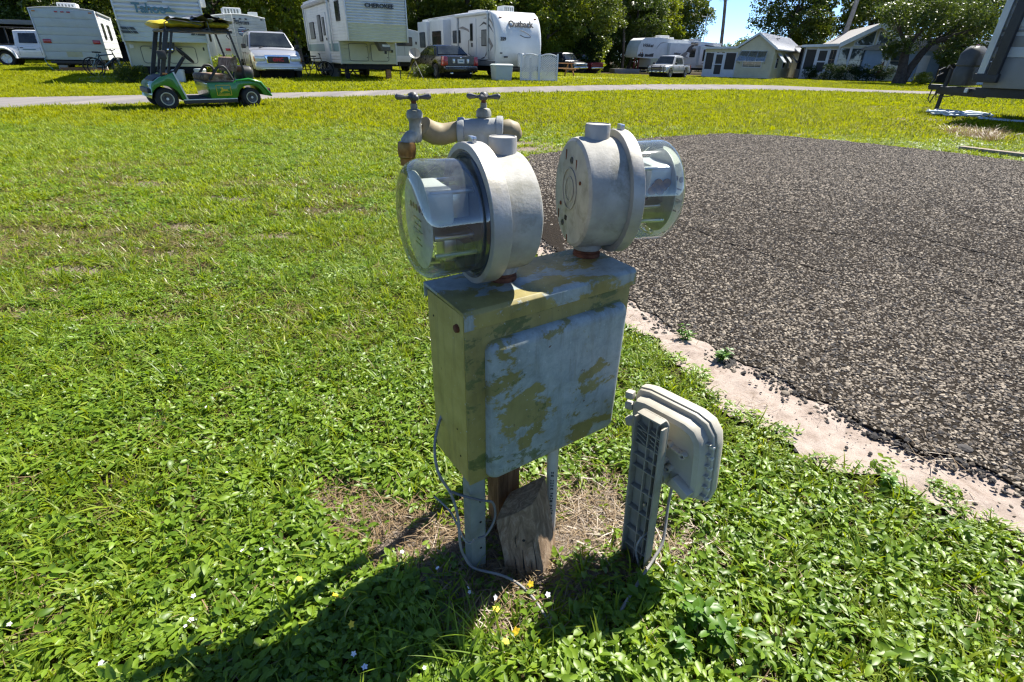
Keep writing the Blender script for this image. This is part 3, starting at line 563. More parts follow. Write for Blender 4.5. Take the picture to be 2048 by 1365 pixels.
pm('plate_pale', (0.66, 0.68, 0.60), (0.5, 0.53, 0.44), 25, 0.45, dirt=(.3, .3, .18), dscale=40, damt=.7); pm('mark_dark', (0.05, 0.05, 0.05), None, 10, 0.6)
glassmat('meter_glass', (0.95, 0.985, 0.94), 0.10, 0.035, 0.11)
pm('brass', (0.36, 0.20, 0.055), (0.19, 0.10, 0.03), 24, 0.42, 0.75, dirt=(0.09, 0.06, 0.035), dscale=20, damt=0.8, bmp=0.2)
pm('pipe_grey', (0.36, 0.37, 0.36), (0.25, 0.26, 0.25), 16, 0.6, 0.1, dirt=(0.5, 0.49, 0.43), dscale=14, damt=0.4, bmp=0.3)
pm('pipe_tan', (0.33, 0.27, 0.16), (0.24, 0.19, 0.10), 16, 0.6, 0.05, dirt=(0.14, 0.12, 0.08), dscale=10, damt=0.6, bmp=0.2)
pm('valve_grey', (0.40, 0.40, 0.34), (0.20, 0.19, 0.14), 30, 0.6, 0.3, dirt=(0.60, 0.58, 0.52), dscale=26, damt=0.8, bmp=0.5)
pm('handle_iron', (0.13, 0.13, 0.13), (0.07, 0.07, 0.07), 25, 0.5, 0.4, dirt=(0.22, 0.2, 0.17), dscale=30, damt=0.5, bmp=0.3)
pm('pvc', (0.60, 0.58, 0.52), (0.48, 0.46, 0.40), 8, 0.45, dirt=(0.3, 0.26, 0.18), dscale=9, damt=0.4)
pm('beige_plastic', (0.46, 0.43, 0.35), (0.38, 0.355, 0.285), 10, 0.5, dirt=(0.26, 0.23, 0.16), dscale=16, damt=0.45, bmp=0.08)
pm('beige_dark', (0.34, 0.315, 0.255), (0.25, 0.23, 0.18), 12, 0.6, dirt=(0.15, 0.13, 0.09), dscale=14, damt=0.6)
pm('cable_grey', (0.33, 0.32, 0.30), (0.20, 0.19, 0.18), 30, 0.6, dirt=(0.12, 0.1, 0.08), dscale=30, damt=0.6); pm('cable_dark', (0.10, 0.10, 0.10), (0.16, 0.155, 0.15), 30, 0.6)
def m_wood(name, lo, hi, sc_=1.0, ax=(1, 1, 0.12)):
    m, nt, p = newmat(name); v = coords(nt, scale=(ax[0] * sc_, ax[1] * sc_, ax[2] * sc_))
    n = noise(nt, 42, 8, 0.7, 1.2, v); r = ramp(nt, [(0.3, tuple(x * 0.45 for x in lo)), (0.48, lo), (0.7, hi)]); nt.links.new(n.outputs[0], r.inputs[0]); nt.links.new(r.outputs[0], p.inputs['Base Color'])
    p.inputs['Roughness'].default_value = 0.85; p.inputs['Specular IOR Level'].default_value = 0.2; bump(nt, p, n.outputs[0], 0.8, 0.004)
m_wood('wood_grey', (0.24, 0.195, 0.145), (0.46, 0.40, 0.32)); m_wood('wood_brown', (0.16, 0.08, 0.035), (0.30, 0.17, 0.08)); m_wood('wood_board', (0.30, 0.16, 0.07), (0.5, 0.31, 0.16), 0.3, (0.1, 1, 1))
m_wood('wood_stub', (0.25, 0.17, 0.105), (0.45, 0.34, 0.235), 1.0, (1.3, 1.3, .35))

PED = thing('meter_pedestal', 'peeling mustard and grey steel cabinet on a leg carrying two round glass electricity meters', 'meter pedestal', (-0.079, 0.746, 0), R(34.6))
PW, PD, PB, PT = 0.383, 0.138, 0.262, 0.634
def to_local(x, y):
    dx, dy = x + 0.079, y - 0.746; a = R(34.6); return dx * math.cos(a) + dy * math.sin(a), -dx * math.sin(a) + dy * math.cos(a)
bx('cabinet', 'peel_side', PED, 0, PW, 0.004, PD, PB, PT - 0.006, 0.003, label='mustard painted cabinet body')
fr = MB(); fr.box(0.001, PW - 0.001, -0.002, 0.004, PB - 0.004, PT - 0.03); fr.build('front_frame', 'peel_frame', PED, 0.0012)
tp = MB(); tp.prism([(-0.006, PT - 0.030), (-0.009, PT - 0.029), (-0.009, PT - 0.002), (-0.002, PT + 0.004), (PD + 0.005, PT + 0.008), (PD + 0.005, PT - 0.02), (PD + 0.001, PT - 0.02), (PD + 0.001, PT + 0.002), (-0.003, PT - 0.002), (-0.006, PT - 0.006)], -0.004, PW + 0.005, 'x')
top_cover = tp.build('top_cover', 'peel_top', PED, 0.0015, label='flaked grey blue top cover with folded front lip')
# door: a pillowed pan with round corners
def door():
    x0, x1, z0, z1, dpt = 0.038, PW - 0.012, PB - 0.004, PT - 0.062, 0.021; rings = []
    for ins, y in ((0.0, -0.002), (0.001, -0.009), (0.005, -0.016), (0.012, -0.0205), (0.022, -dpt), (0.05, -dpt - 0.001)):
        rings.append([Vector((px, y, pz)) for px, pz in rrect(x0 + ins, x1 - ins, z0 + ins, z1 - ins, max(0.019 - ins * 0.4, 0.005), 5)])
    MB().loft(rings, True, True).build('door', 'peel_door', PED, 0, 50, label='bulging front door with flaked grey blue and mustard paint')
door()
MB().lathe([(0.0, 0.006), (0.007, 0.005), (0.008, 0), (0.008, -0.004)], (0, 0.024, PT - 0.036), (-1, 0, 0), 10).build('screw', 'rust', PED, 0, 40, label='rusty screw head on the side')
for yy, zz, rr in ((0.03, PB + 0.05, .0022), (0.115, PT - .05, .002), (0.04, PB + 0.11, .0016)): MB().lathe([(rr, 0.0008), (rr, -0.001)], (0, yy, zz), (-1, 0, 0), 8).build('screw_hole', 'dark_hole', PED)
lg = MB(); lg.prism([(0.002, 0.0), (0.036, 0.0), (0.040, 0.004), (0.040, 0.034), (0.037, 0.034), (0.037, 0.004), (0.005, 0.003), (0.005, 0.03), (0.002, 0.03)], -0.05, PB + 0.02, 'z'); lg.build('leg', 'zinc_leg', PED, 0.001)
for zz in (0.06, 0.14, 0.2): MB().lathe([(0.0028, 0.0006), (0.0028, -0.001)], (0.025, -0.0004, zz), (0, -1, 0), 8).build('leg_hole', 'dark_hole', PED)
rl = MB(); rl.prism([(PW - 0.05, PD - 0.05), (PW - 0.01, PD - 0.05), (PW - 0.01, PD - 0.046), (PW - 0.046, PD - 0.046), (PW - 0.046, PD - 0.02), (PW - 0.05, PD - 0.02)], -0.05, PB + 0.02, 'z'); 
for k in range(4):   # bright specks of bird droppings / paint drips on the cover
    pass

def meter(wx, wy, z, ang, r, xb, xr0, xr1, rr, gx_, gr, hub, lab):
    lx, ly = to_local(wx, wy); nseg = 48
    can = MB().lathe([(0.0, xb - 0.001), (r * 0.55, xb - 0.001), (r * 0.93, xb), (r * 0.985, xb + 0.004), (r, xb + 0.010), (r, xr0 + 0.006)], (0, 0, 0), (1, 0, 0), nseg, True)
    c = can.build('meter', 'galvanised', PED, 0, 22, label=lab); c.location = (lx, ly, z); c.rotation_euler = (0, 0, ang - R(34.6))
    MB().lathe([(r * 1.004, xr0 - 0.004), (rr * 0.995, xr0 - 0.003), (rr, xr0 - 0.001), (rr, xr1 - 0.001), (rr * 0.99, xr1), (rr * 0.91, xr1 + 0.001), (rr * 0.89, xr1 - 0.006)], (0, 0, 0), (1, 0, 0), nseg, False).build('clamp_ring', 'galvanised_clean', c, 0, 18)
    sw = MB().box(-0.009, 0.009, -0.004, 0.004, rr - 0.002, rr + 0.009); sw.tube([(-0.012, 0, rr + 0.006), (0.012, 0, rr + 0.006)], 0.0028, 8)
    q = sw.build('ring_screw', 'steel_bright', c, 0.001); q.location = ((xr0 + xr1) / 2, 0, 0); q.rotation_euler = (R(28), 0, R(90)); q.rotation_euler = (0, 0, R(90))
    for rk, mk_ in ((rr * 0.87, 'steel_bright'), (rr * 0.835, 'meter_blue')):
        MB().lathe([(rk - 0.003, xr1 - 0.007), (rk, xr1 - 0.002), (rk + 0.003, xr1 - 0.007)], (0, 0, 0), (1, 0, 0), nseg, False).build('sealing_band', mk_, c, 0, 60)
    b0 = xr1 - 0.008
    MB().lathe([(rr * 0.95, b0 - 0.006), (0.0, b0 - 0.006)], (0, 0, 0), (1, 0, 0), nseg, False).build('back_plate', 'meter_blue', c)
    gl = [(rr * 0.88, b0), (gr * 1.02, b0 + 0.004), (gr * 1.01, b0 + 0.012)]
    for k in range(7):
        a = R(90 * k / 6); gl.append((gr - 0.026 + 0.026 * math.cos(a) + (0.004 * (1 - k / 6)), gx_ - 0.03 + 0.026 * math.sin(a)))
    gl += [(gr * 0.5, gx_ - 0.003), (0.0, gx_ - 0.002)]
    MB().lathe(gl, (0, 0, 0), (1, 0, 0), 64, False).build('glass_cover', 'meter_glass', c, 0, 60)
    dpt = gx_ - b0
    # movement: aluminium frame, coil, disc, register and name plate
    disc = MB().lathe([(0.0, b0 + 0.006), (gr * 0.84, b0 + 0.006), (gr * 0.86, b0 + 0.009), (gr * 0.84, b0 + 0.013), (0.0, b0 + 0.014)], (0, 0, 0), (1, 0, 0), 40); disc.build('base_disc', 'alu_white' if xb < -0.041 else 'meter_blue', c, 0, 35)
    MB().prism(rrect(-.05, .05, .0, .058, .012), b0 + dpt * .42, b0 + dpt * .79, 'x').build('register_frame', 'alu_white', c, 0.003); MB().box(b0 + .014, b0 + dpt * .42, -.03, .03, .006, .046).build('register_gears', 'steel_bright', c, .003)
    MB().box(b0 + 0.014, b0 + dpt * 0.52, -0.030, 0.028, -0.012, 0.003).build('coil', 'meter_black', c, 0.003)
    for sy in (-1, 1): MB().tube([(b0 + 0.01, sy * 0.04, -0.02), (b0 + dpt * 0.7, sy * 0.04, -0.02)], 0.0055, 10).build('post', 'steel_bright', c, 0, 40)
    for k_, (sy_, zz_) in enumerate(((-.045, .052), (.045, .052), (-.055, -.045), (.055, -.045))): MB().tube([(b0 + .008, sy_, zz_), (b0 + dpt * .74, sy_, zz_)], .004, 8).build('standoff', 'steel_bright', c, 0, 40)
    MB().box(b0 + .012, b0 + dpt * .3, -.052, .052, -.075, -.03).build('voltage_coil', 'meter_black', c, .006); MB().box(b0 + dpt * .3, b0 + dpt * .5, -.022, .022, -.07, -.028).build('magnet', 'steel_bright', c, .004)
    for k_ in range(6): MB().lathe([(.0, 0), (.0085, 0), (.0085, .003), (0, .003)], (b0 + dpt * (.46 + .05 * k_), -.052, .012 + .007 * (k_ % 3)), (0, -1, 0), 14).build('gear', 'brass', c)
    MB().lathe([(0.0, 0), (0.052, 0), (0.052, 0.0016), (0.0, 0.0016)], (b0 + dpt * 0.42, 0, -0.017), (0, 0, 1), 32).build('rotor_disc', 'steel_bright', c, 0, 40)
    pl = MB(); pl.prism([(gr * 0.84 * math.cos(a) * 0.94, gr * 0.86 * math.sin(a)) for a in [R(k * 10) for k in range(36)]], b0 + dpt * 0.80, b0 + dpt * 0.815, 'x'); pp = pl.build('name_plate', 'plate_pale', c, 0.0005)
    xo = b0 + dpt * 0.815 + 0.0006; mkb = MB()
    for k in range(5): mkb.lathe([(0.0055, 0.0003), (0.0055, 0), (0.0042, 0), (0.0042, 0.0003)], (xo, -0.03 + 0.015 * k, 0.022), (1, 0, 0), 14)
    mkb.build('dials', 'mark_dark', pp)
    mk2 = MB()
    for k, (w_, zz) in enumerate(((0.04, 0.004), (0.03, -0.006), (0.045, -0.016), (0.02, -0.03), (0.034, -0.038))): mk2.box(xo - 0.0002, xo + 0.0003, -w_ / 2, w_ / 2, zz - 0.0012, zz + 0.0012)
    mk2.build('print_lines', 'mark_dark', pp)
    MB().lathe([(0.0, 0.0265), (hub * 0.80, 0.0265), (hub * 0.83, 0.0245), (hub * 0.88, 0.028), (hub * 0.97, 0.0275), (hub, 0.025), (hub, 0), (hub * 1.05, -0.006), (hub * 1.12, -0.012)], (0, 0, r * 0.955), (0, 0, 1), 28).build('hub_cap', 'galvanised_clean', c, 0, 40)
    MB().lathe([(0.030, 0.02), (0.031, -0.004), (0.029, -0.008), (0.0, -0.008)], (0, 0, -r), (0, 0, 1), 24).build('hub_neck', 'galvanised', c, 0, 40)
    zt_ = PT + 0.004 - z
    MB().lathe([(0.0245, 0.03), (0.0245, 0.012), (0.028, 0.010), (0.0285, 0.004), (0.027, 0.003), (0.029, 0.001), (0.0295, -0.003)], (0, 0, zt_), (0, 0, 1), 24).build('nipple', 'rust', c, 0, 40, label='rusty pipe nipple joining the meter to the cabinet')
    return c
M1 = meter(-0.022, 0.892, 0.764, R(180 + 27), 0.100, -0.030, 0.040, 0.068, 0.1165, 0.173, 0.0915, 0.0235, 'round meter with its clear dome turned to the lawn')
M2 = meter(0.152, 1.030, 0.768, R(14), 0.104, -0.044, 0.036, 0.056, 0.1170, 0.163, 0.0935, 0.0235, 'round meter with its clear dome turned to the asphalt')
# back of the second meter can: stamped rings, knock-outs, rust runs, a square hole
xb = -0.0455
bk = MB().lathe([(0.040, 0), (0.040, 0.0016), (0.0375, 0.0016), (0.0375, 0)], (xb, 0.006, 0.008), (-1, 0, 0), 32, False); bk.lathe([(0.024, 0), (0.024, 0.0012), (0.022, 0.0012), (0.022, 0)], (xb, 0.006, 0.008), (-1, 0, 0), 28, False); bk.build('stamped_rings', 'galvanised', M2, 0, 40)
for yy, zz, rr in ((0.004, 0.062, .0062), (0.035, -0.066, .006), (-0.05, 0.03, .0035), (0.052, -0.03, .004)):
    MB().lathe([(rr, -0.001), (rr, 0.0016), (rr * 0.6, 0.0018), (rr * 0.55, 0.0004), (0, 0.0004)], (xb, yy, zz), (-1, 0, 0), 14).build('knock_out', 'handle_iron' if rr > .005 else 'rust', M2, 0, 40)
MB().box(xb - 0.0012, xb + 0.001, 0.012, 0.022, -0.056, -0.047).build('square_hole', 'dark_hole', M2)
for yy, zz in ((0.038, 0.072), (0.064, -0.05), (0.005, -0.088), (-0.022, 0.062)):
    MB().prism([(yy - .0016, zz + .004), (yy + .0018, zz + .005), (yy + .0012, zz - .008), (yy - .0004, zz - .014), (yy - .0014, zz - .006)], xb - 0.0004, xb + 0.001, 'x').build('rust_run', 'rust', M2)
def can_panel(c, r, a0, a1, x0, x1):
    pass
# ---- standpipe with two hose taps
SP = thing('water_standpipe', 'galvanised water standpipe with a tee and two cross-handled taps behind the meters', 'standpipe', (-0.0655, 1.03, 0.064)); SP.scale = (.936, .936, .936)
o_ = Vector((-0.07, 1.10, 0))
def spb(): return MB()
spb().tube([(0, 0, -0.15), (0, 0, 0.4), (0, 0, 0.838)], 0.0165, 16).build('riser', 'pipe_grey', SP, 0, 40)
zt = 0.8705
te = MB().tube([(-0.040, 0, zt - .001), (0.039, 0, zt + .003)], 0.0215, 20); te.tube([(0, 0, zt - 0.034), (0, 0, zt)], 0.0215, 20)
tee = te.build('tee', 'pipe_grey', SP, 0, 40)
for xx in (-0.041, 0.036): MB().lathe([(0.0215, -0.003), (0.0255, -0.0015), (0.0262, 0.006), (0.0255, 0.0105), (0.0215, 0.012)], (xx - .004, 0, zt + xx * .05), (1, 0, 0), 24, False).build('tee_collar', 'pipe_grey', tee, 0, 40)
MB().tube([(-0.046, 0, zt), (-0.041, 0, zt)], 0.0195, 18).build('rust_ring', 'rust', SP, 0, 40)
MB().tube([(-0.044, 0, zt - .001), (-0.060, -0.001, zt - 0.005), (-0.076, -0.004, zt - 0.008), (-0.092, -0.012, zt - 0.006), (-0.104, -0.022, zt + 0.001), (-0.112, -0.032, zt + 0.010)], [0.0185, 0.0192, 0.0205, 0.0215, 0.0205, 0.0185], 20).build('elbow', 'pipe_tan', SP, 0, 40)
MB().tube([(0.042, 0, zt + .002), (0.052, 0.001, zt + 0.002), (0.060, 0.006, zt - 0.001), (0.064, 0.014, zt - 0.01)], [0.018, 0.0205, 0.021, 0.019], 20).build('elbow', 'pipe_tan', SP, 0, 40)
def tap(o, yaw, spout=True):
    p = MB().lathe([(0.0, 0.052), (0.0065, 0.052), (0.0065, 0.043), (0.0125, 0.041), (0.0150, 0.036), (0.0155, 0.028), (0.0125, 0.024), (0.0115, 0.018), (0.0125, 0.0), (0.012, -0.012), (0.009, -0.016), (0, -0.017)], (0, 0, 0), (0, 0, 1), 20).build('tap_body', 'valve_grey', SP, 0, 40)
    p.location = o; p.rotation_euler = (0, 0, yaw)
    MB().lathe([(0.0048, 0.05), (0.0048, 0.068), (0.0036, 0.070), (0.0, 0.071)], (0, 0, 0), (0, 0, 1), 10).build('stem', 'rust', p, 0, 40)
    h = MB().lathe([(0.0, -0.006), (0.007, -0.0055), (0.0095, 0.0), (0.007, 0.006), (0.0045, 0.0085), (0.0, 0.009)], (0, 0, 0.063), (0, 0, 1), 14)
    for k in range(4):
        a = R(90 * k + 8); d = Vector((math.cos(a), math.sin(a), 0)); b = Vector((0, 0, 0.063))
        h.tube([b + d * 0.006, b + d * 0.014, b + d * 0.024 + Vector((0, 0, .0008)), b + d * 0.030 + Vector((0, 0, .001)), b + d * 0.0335 + Vector((0, 0, .001))], [0.0036, 0.0030, 0.0052, 0.0056, 0.0028], 8)
    h.build('cross_handle', 'handle_iron', p, 0, 40)
    return p
t1 = tap((-0.1245, -0.042, 0.868), R(12))
MB().tube([(0.004, 0.010, 0.006), (0.010, 0.008, 0.004)], 0.012, 12).build('tap_neck', 'valve_grey', t1, 0, 40)
MB().tube([(-0.002, -0.002, -0.002), (-0.010, -0.006, -0.006), (-0.0165, -0.009, -0.014), (-0.0185, -0.010, -0.022)], [0.0115, 0.0128, 0.0135, 0.013], 16).build('spout', 'valve_grey', t1, 0, 40)
MB().lathe([(0.0, 0.006), (0.0155, 0.006), (0.017, 0.003), (0.0178, -0.006), (0.0172, -0.014), (0.0162, -0.020), (0.0165, -0.0215), (0.0135, -0.024), (0.0132, -0.036), (0.010, -0.0385), (0.0, -0.036)], (-0.019, -0.0105, -0.020), (0.04, 0.02, 1), 20).build('brass_fitting', 'brass', t1, 0, 30, label='brown brass vacuum breaker on the spout')
t2 = tap((0.004, 0.012, 0.868), R(-14))
# ---- post, pipe, stump, utility box
WP = MB(); WP.box(-0.028, 0.028, -0.028, 0.028, -0.05, 0.30); q = WP.build('wooden_post', 'wood_brown', None, 0.004); q.location = (-0.012, 0.895, 0); q.rotation_euler = (R(2), R(-2), R(30)); tag(q, 'short reddish brown wooden post half hidden behind the cabinet', 'post')
PV = MB().lathe([(0.0125, -0.05), (0.0125, 0.32), (0.0105, 0.32), (0.0105, -0.05)], (0, 0, 0), (0, 0, 1), 20, False).build('conduit_pipe', 'pvc', None, 0, 40); PV.location = (0.102, 0.872, 0); PV.rotation_euler = (R(-1), R(-1.2), R(10)); tag(PV, 'pale plastic conduit pipe with printed marks under the cabinet', 'pipe')
pmk = MB()
for k in range(22):
    zz = 0.02 + k * 0.0078 + (0.006 if k % 5 == 4 else 0); hh = random.choice((0.0035, 0.005, 0.0045))
    for q2 in range(2):
        a = R(-112 + random.uniform(-5, 5) + q2 * 16); pmk.box(-0.0014, 0.0014, -0.0002, 0.0003, zz, zz + hh, Matrix.Translation((0.01255 * math.cos(a), 0.01255 * math.sin(a), 0)) @ Matrix.Rotation(a + R(90), 4, 'Z'))
pmk.build('printed_marks', 'mark_dark', PV)
def stump():
    f = [Vector((-.002, 0.748, -0.03)), Vector((0.090, 0.738, -0.03)), Vector((0.053, 0.782, 0.176)), Vector((-0.029, 0.787, 0.113))]
    bdir = Vector((0.03, 0.075, 0.01)); n = 8; rings = []
    b = f[0]; o = MB(); vs = []
    for k in range(n + 1):
        t = k / n; l = f[0].lerp(f[3], t); r_ = f[1].lerp(f[2], t); ring = []
        for (u, w_) in ((0.04, 0), (0.3, -0.004), (0.6, -0.005), (0.96, 0), (1.0, 0.15), (1.0, 0.85), (0.96, 1), (0.04, 1), (0, 0.85), (0, 0.15)):
            p = l.lerp(r_, u) + bdir * max(w_, 0) + Vector((0, w_ if w_ < 0 else 0, 0)); p += Vector((random.uniform(-1, 1), random.uniform(-1, 1), 0)) * 0.0012; ring.append(p - Vector((0.03, 0.76, 0)))
        rings.append(ring)
    q = o.loft(rings, True, True).build('wood_stump', 'wood_stub', None, 0, 35); q.location = (0.03, 0.76, 0); tag(q, 'weathered grey wooden post stub leaning on the ground beside the leg', 'post stub')
    for u, t0, t1, wd_ in ((.30, .02, .42, .0016), (.52, .0, .5, .0022), (.68, .05, .34, .0014), (.42, .55, .72, .0012), (.8, .1, .6, .0012)):
        A = f[0].lerp(f[1], u).lerp(f[3].lerp(f[2], u), t0) - Vector((.03, .766, 0)); B = f[0].lerp(f[1], u + .03).lerp(f[3].lerp(f[2], u + .03), t1) - Vector((.03, .766, 0)); M_ = (A + B) / 2 + Vector((random.uniform(-.003, .003), 0, 0)); MB().tube([A, M_, B], [wd_ * .4, wd_, wd_ * .2], 5).build('split', 'dark_hole', q)
    kn_ = f[0].lerp(f[1], .62).lerp(f[3].lerp(f[2], .62), .62) - Vector((.03, .7655, 0)); MB().lathe([(.0, .001), (.003, .0008), (.0035, 0)], kn_, (0, -1, .2), 10).build('nail_hole', 'dark_hole', q)
stump()
UB = thing('utility_box', 'open beige plastic utility box leaning on its ribbed stake in the weeds', 'utility box', (0.305, 0.80, 0), 0)
def ul(p): return Vector(p) - Vector((0.305, 0.80, 0))
def ubox():
    # stake: U-shaped plastic channel, ribbed on the seen side
    d = Vector((.63, -.777, 0)).normalized(); f = Vector((-.777, -.63, 0)).normalized()      # d runs towards the viewer, f is the seen face
    def frame(A, B):
        ax = (B - A).normalized(); sx = (d - ax * d.dot(ax)).normalized(); sy = ax.cross(sx).normalized()
        if sy.dot(f) < 0: sy = -sy
        M_ = Matrix((sx, sy, ax)).transposed().to_4x4(); M_.translation = A; return M_, (B - A).length
    Mx, L = frame(Vector((-.004, -.008, -.05)), Vector((-.022, .012, .392))); hw = .034; sy = Mx.to_3x3() @ Vector((0, 1, 0))
    m = MB(); m.prism(rrect(-hw, hw, 0.0, L, 0.012, 4), -0.004, 0.0, 'y', Mx); st = m.build('stake', 'beige_dark', UB, 0.001)
    for s_ in (-1, 1): MB().box(min(s_ * hw, s_ * (hw - 0.004)), max(s_ * hw, s_ * (hw - 0.004)), 0.0, 0.019, 0.0, L - 0.012, Mx).build('flange', 'beige_dark', st, 0.001)
    MB().box(-hw + .006, hw - .006, 0, .019, L - .004, L, Mx).build('flange', 'beige_dark', st, .001); MB().box(-0.004, -.001, 0.0, 0.012, 0.0, L - 0.01, Mx).build('spine', 'beige_dark', st, 0.0008); MB().box(0.016, .0185, 0.0, 0.012, 0.0, L - 0.01, Mx).build('spine', 'beige_dark', st, 0.0008)
    for zz in (0.08, 0.13, 0.19, 0.25, 0.305, 0.335, 0.365, 0.40): MB().box(-hw + 0.004, hw - 0.004, 0.0, 0.013, zz, zz + 0.0028, Mx).build('rib', 'beige_dark', st, 0.0006)
    for xa, xb_ in ((-.030, -.006), (.004, .030)):
        for k in range(4): MB().bar(Mx @ Vector((xa, 0.006, 0.412 - 0.011 * k)), Mx @ Vector((xb_, 0.006, 0.402 - 0.011 * k)), 0.002, 0.010, sy).build('rib', 'beige_dark', st)
    MB().lathe([(0, 0.006), (0.004, 0.005), (0.005, 0.0)], Mx @ Vector((0.006, 0.002, 0.215)), sy, 10).build('bolt', 'steel_bright', st, 0, 40)
    # housing: a rounded clam shell behind the stake, its near end towards the viewer
    Mh, _ = frame(Vector((.012, .006, .185)), Vector((-.004, .020, .39)))
    def P(u, z, w_): return Mh @ Vector((u, -w_, z))
    out = [(-.105, .075), (-.105, .185), (-.095, .203), (-.07, .208), (.045, .203), (.072, .194), (.088, .172), (.092, .145), (.092, .03), (.086, .008), (.07, .0), (.02, .0), (-.02, .008), (-.06, .035), (-.09, .055)]
    cc = Vector((-.005, .11))
    def ins(p, k): v = Vector(p) - cc; return cc + v * (1 - k)
    def shell(steps, nm): return MB().loft([[P(*ins(p, k), w_) for p in out] for k, w_ in steps], True, True).build(nm, 'beige_plastic', UB, 0, 42)
    hs = shell(((.34, .020), (.26, .016), (.16, .020), (.13, .027), (.12, .047)), 'housing'); shell(((.13, .045), (.03, .0455), (.02, .047), (.02, .052), (.13, .0525)), 'rim'); shell(((.03, .054), (-.01, .0545), (-.015, .058), (-.012, .070), (.02, .079), (.1, .085), (.35, .088)), 'lid')
    for (u, z) in ((.012, .128), (.046, .122), (.002, .085), (.016, .072)): MB().lathe([(0.0075, 0.0), (0.0075, 0.016), (0.0045, 0.016), (0.0045, 0.002), (0, 0.002)], P(u, z, .022), Mh.to_3x3() @ Vector((0, 1, 0)), 14).build('boss', 'beige_plastic', hs, 0, 40)
    MB().bar(P(.014, .128, .014), P(.046, .122, .014), .005, .014, sy).build('boss_web', 'beige_plastic', hs, .001); MB().bar(P(.03, .055, .012), P(.07, .035, .010), .024, .020, (0, 0, 1)).build('clip_block', 'beige_plastic', hs, .002)
    for k in range(6):
        z = .155 - .026 * k; MB().bar(P(.074, z, .044), P(.088, z, .044), .0025, .016, sy).build('edge_rib', 'beige_plastic', hs, .0005); MB().bar(P(.082, z - .009, .047), P(.0915, z - .009, .047), .006, .008, sy).build('edge_tooth', 'pvc', hs, .001)
    for z in (.165, .192): MB().bar(P(-.095, z, .03), P(-.112, z, .026), .016, .016, sy).build('hinge_block', 'beige_plastic', hs, .002)
    MB().bar(P(-.085, .13, .03), P(-.108, .125, .026), .018, .018, sy).build('hinge_block', 'beige_plastic', hs, .002)
    MB().lathe([(0.026, 0.0), (0.027, 0.012), (0.024, 0.022), (0, .022)], P(-.01, .045, .026), Mh.to_3x3() @ Vector((0, 1, 0)), 22).build('cable_gland', 'beige_plastic', hs, 0, 40)
ubox()
def cable(name, pts, r, mat, label, sub=6):
    P = [Vector(p) for p in pts]; out = []
    for i in range(len(P) - 1):
        a, b, c, d = P[max(i - 1, 0)], P[i], P[i + 1], P[min(i + 2, len(P) - 1)]
        for k in range(sub):
            t = k / sub; out.append(0.5 * ((2 * b) + (c - a) * t + (2 * a - 5 * b + 4 * c - d) * t * t + (3 * b - a - 3 * c + d) * t ** 3))
    out.append(P[-1]); b0 = Vector((P[-1].x, P[-1].y, 0)); q = MB().tube([p - b0 for p in out], r, 10).build(name, mat, None, 0, 60); q.location = b0; tag(q, label, 'cable'); return q
cable('grey_cable', [(-0.135, .86, 0.372), (-0.150, .80, 0.325), (-0.142, .765, 0.275), (-0.116, .755, 0.222), (-0.103, .742, 0.17), (-0.1, .735, 0.10), (-0.092, .742, 0.05), (-0.072, .74, 0.018), (-0.015, .722, 0.022), (0.023, .708, 0.014), (0.054, .678, 0.012), (0.074, .645, 0.012), (0.097, .609, 0.006), (.115, .585, -.01)], 0.0030, 'cable_grey', 'grey cable hanging from the cabinet and running into the weeds')
cable('loose_wire', [(-0.118, .755, .232), (-0.09, .74, .235), (-0.055, .742, .222), (-0.032, .752, .205), (-.028, .748, .165), (-0.045, .738, .128), (-.062, .735, .12)], 0.0026, 'cable_dark', 'thin dark wire looped round the cabinet leg')
cable('wire_ends', [(-.16, .80, .17), (-.125, .768, .165), (-.105, .742, .15), (-.09, .733, .115), (-.078, .735, .105), (-.07, .733, .118)], 0.002, 'cable_grey', 'curled pale wire ends beside the cabinet leg')
cable('box_cable', [(0.372, .86, 0.20), (0.366, .85, 0.12), (0.352, .80, 0.05), (0.325, .765, 0.028), (0.30, .735, .022), (.265, .69, .02), (.235, .652, .012), (.222, .63, -.01)], 0.0034, 'cable_grey', 'grey cable trailing from the beige utility box')
cable('stake_wire', [(.318, .785, .10), (.292, .775, .085), (.284, .77, .05), (.298, .768, .0)], 0.0025, 'cable_grey', 'thin pale wire curling out of the beige stake')
# ---- loose lumps of asphalt and stone by the pad
def stone(x, y, r, mat, label):
    bm = bmesh.new(); bmesh.ops.create_icosphere(bm, subdivisions=2, radius=r)
    for v in bm.verts: v.co *= 1 + (math.sin(v.co.x * 90 / r * .02 + x * 50) + math.sin(v.co.y * 70 / r * .02 + y * 70) + math.sin(v.co.z * 80 / r * .02)) * 0.09 + random.uniform(-.06, .06); v.co.z *= 0.6
    m = bpy.data.meshes.new('stone'); bm.to_mesh(m); bm.free(); m.materials.append(MATS[mat]); o = obj('stone', m); o.location = (x, y, r * 0.38); o.rotation_euler = (0, 0, random.uniform(0, 6)); tag(o, label, 'stone', 'loose stones by the pad')
stone(1.345, 1.185, 0.021, 'dark_stone', 'largest dark lump of broken asphalt at the pad edge')
stone(0.945, 1.463, 0.014, 'pebble', 'grey stone alone in the middle of the sand strip')
stone(1.165, 1.331, 0.009, 'dark_stone', 'small dark stone on the sand between the grey stone and the asphalt lump')
stone(1.39, 1.40, 0.012, 'dark_stone', 'dark stone lying on the asphalt above the largest lump')
stone(1.37, 1.15, 0.012, 'dark_stone', 'dark chip touching the largest asphalt lump')
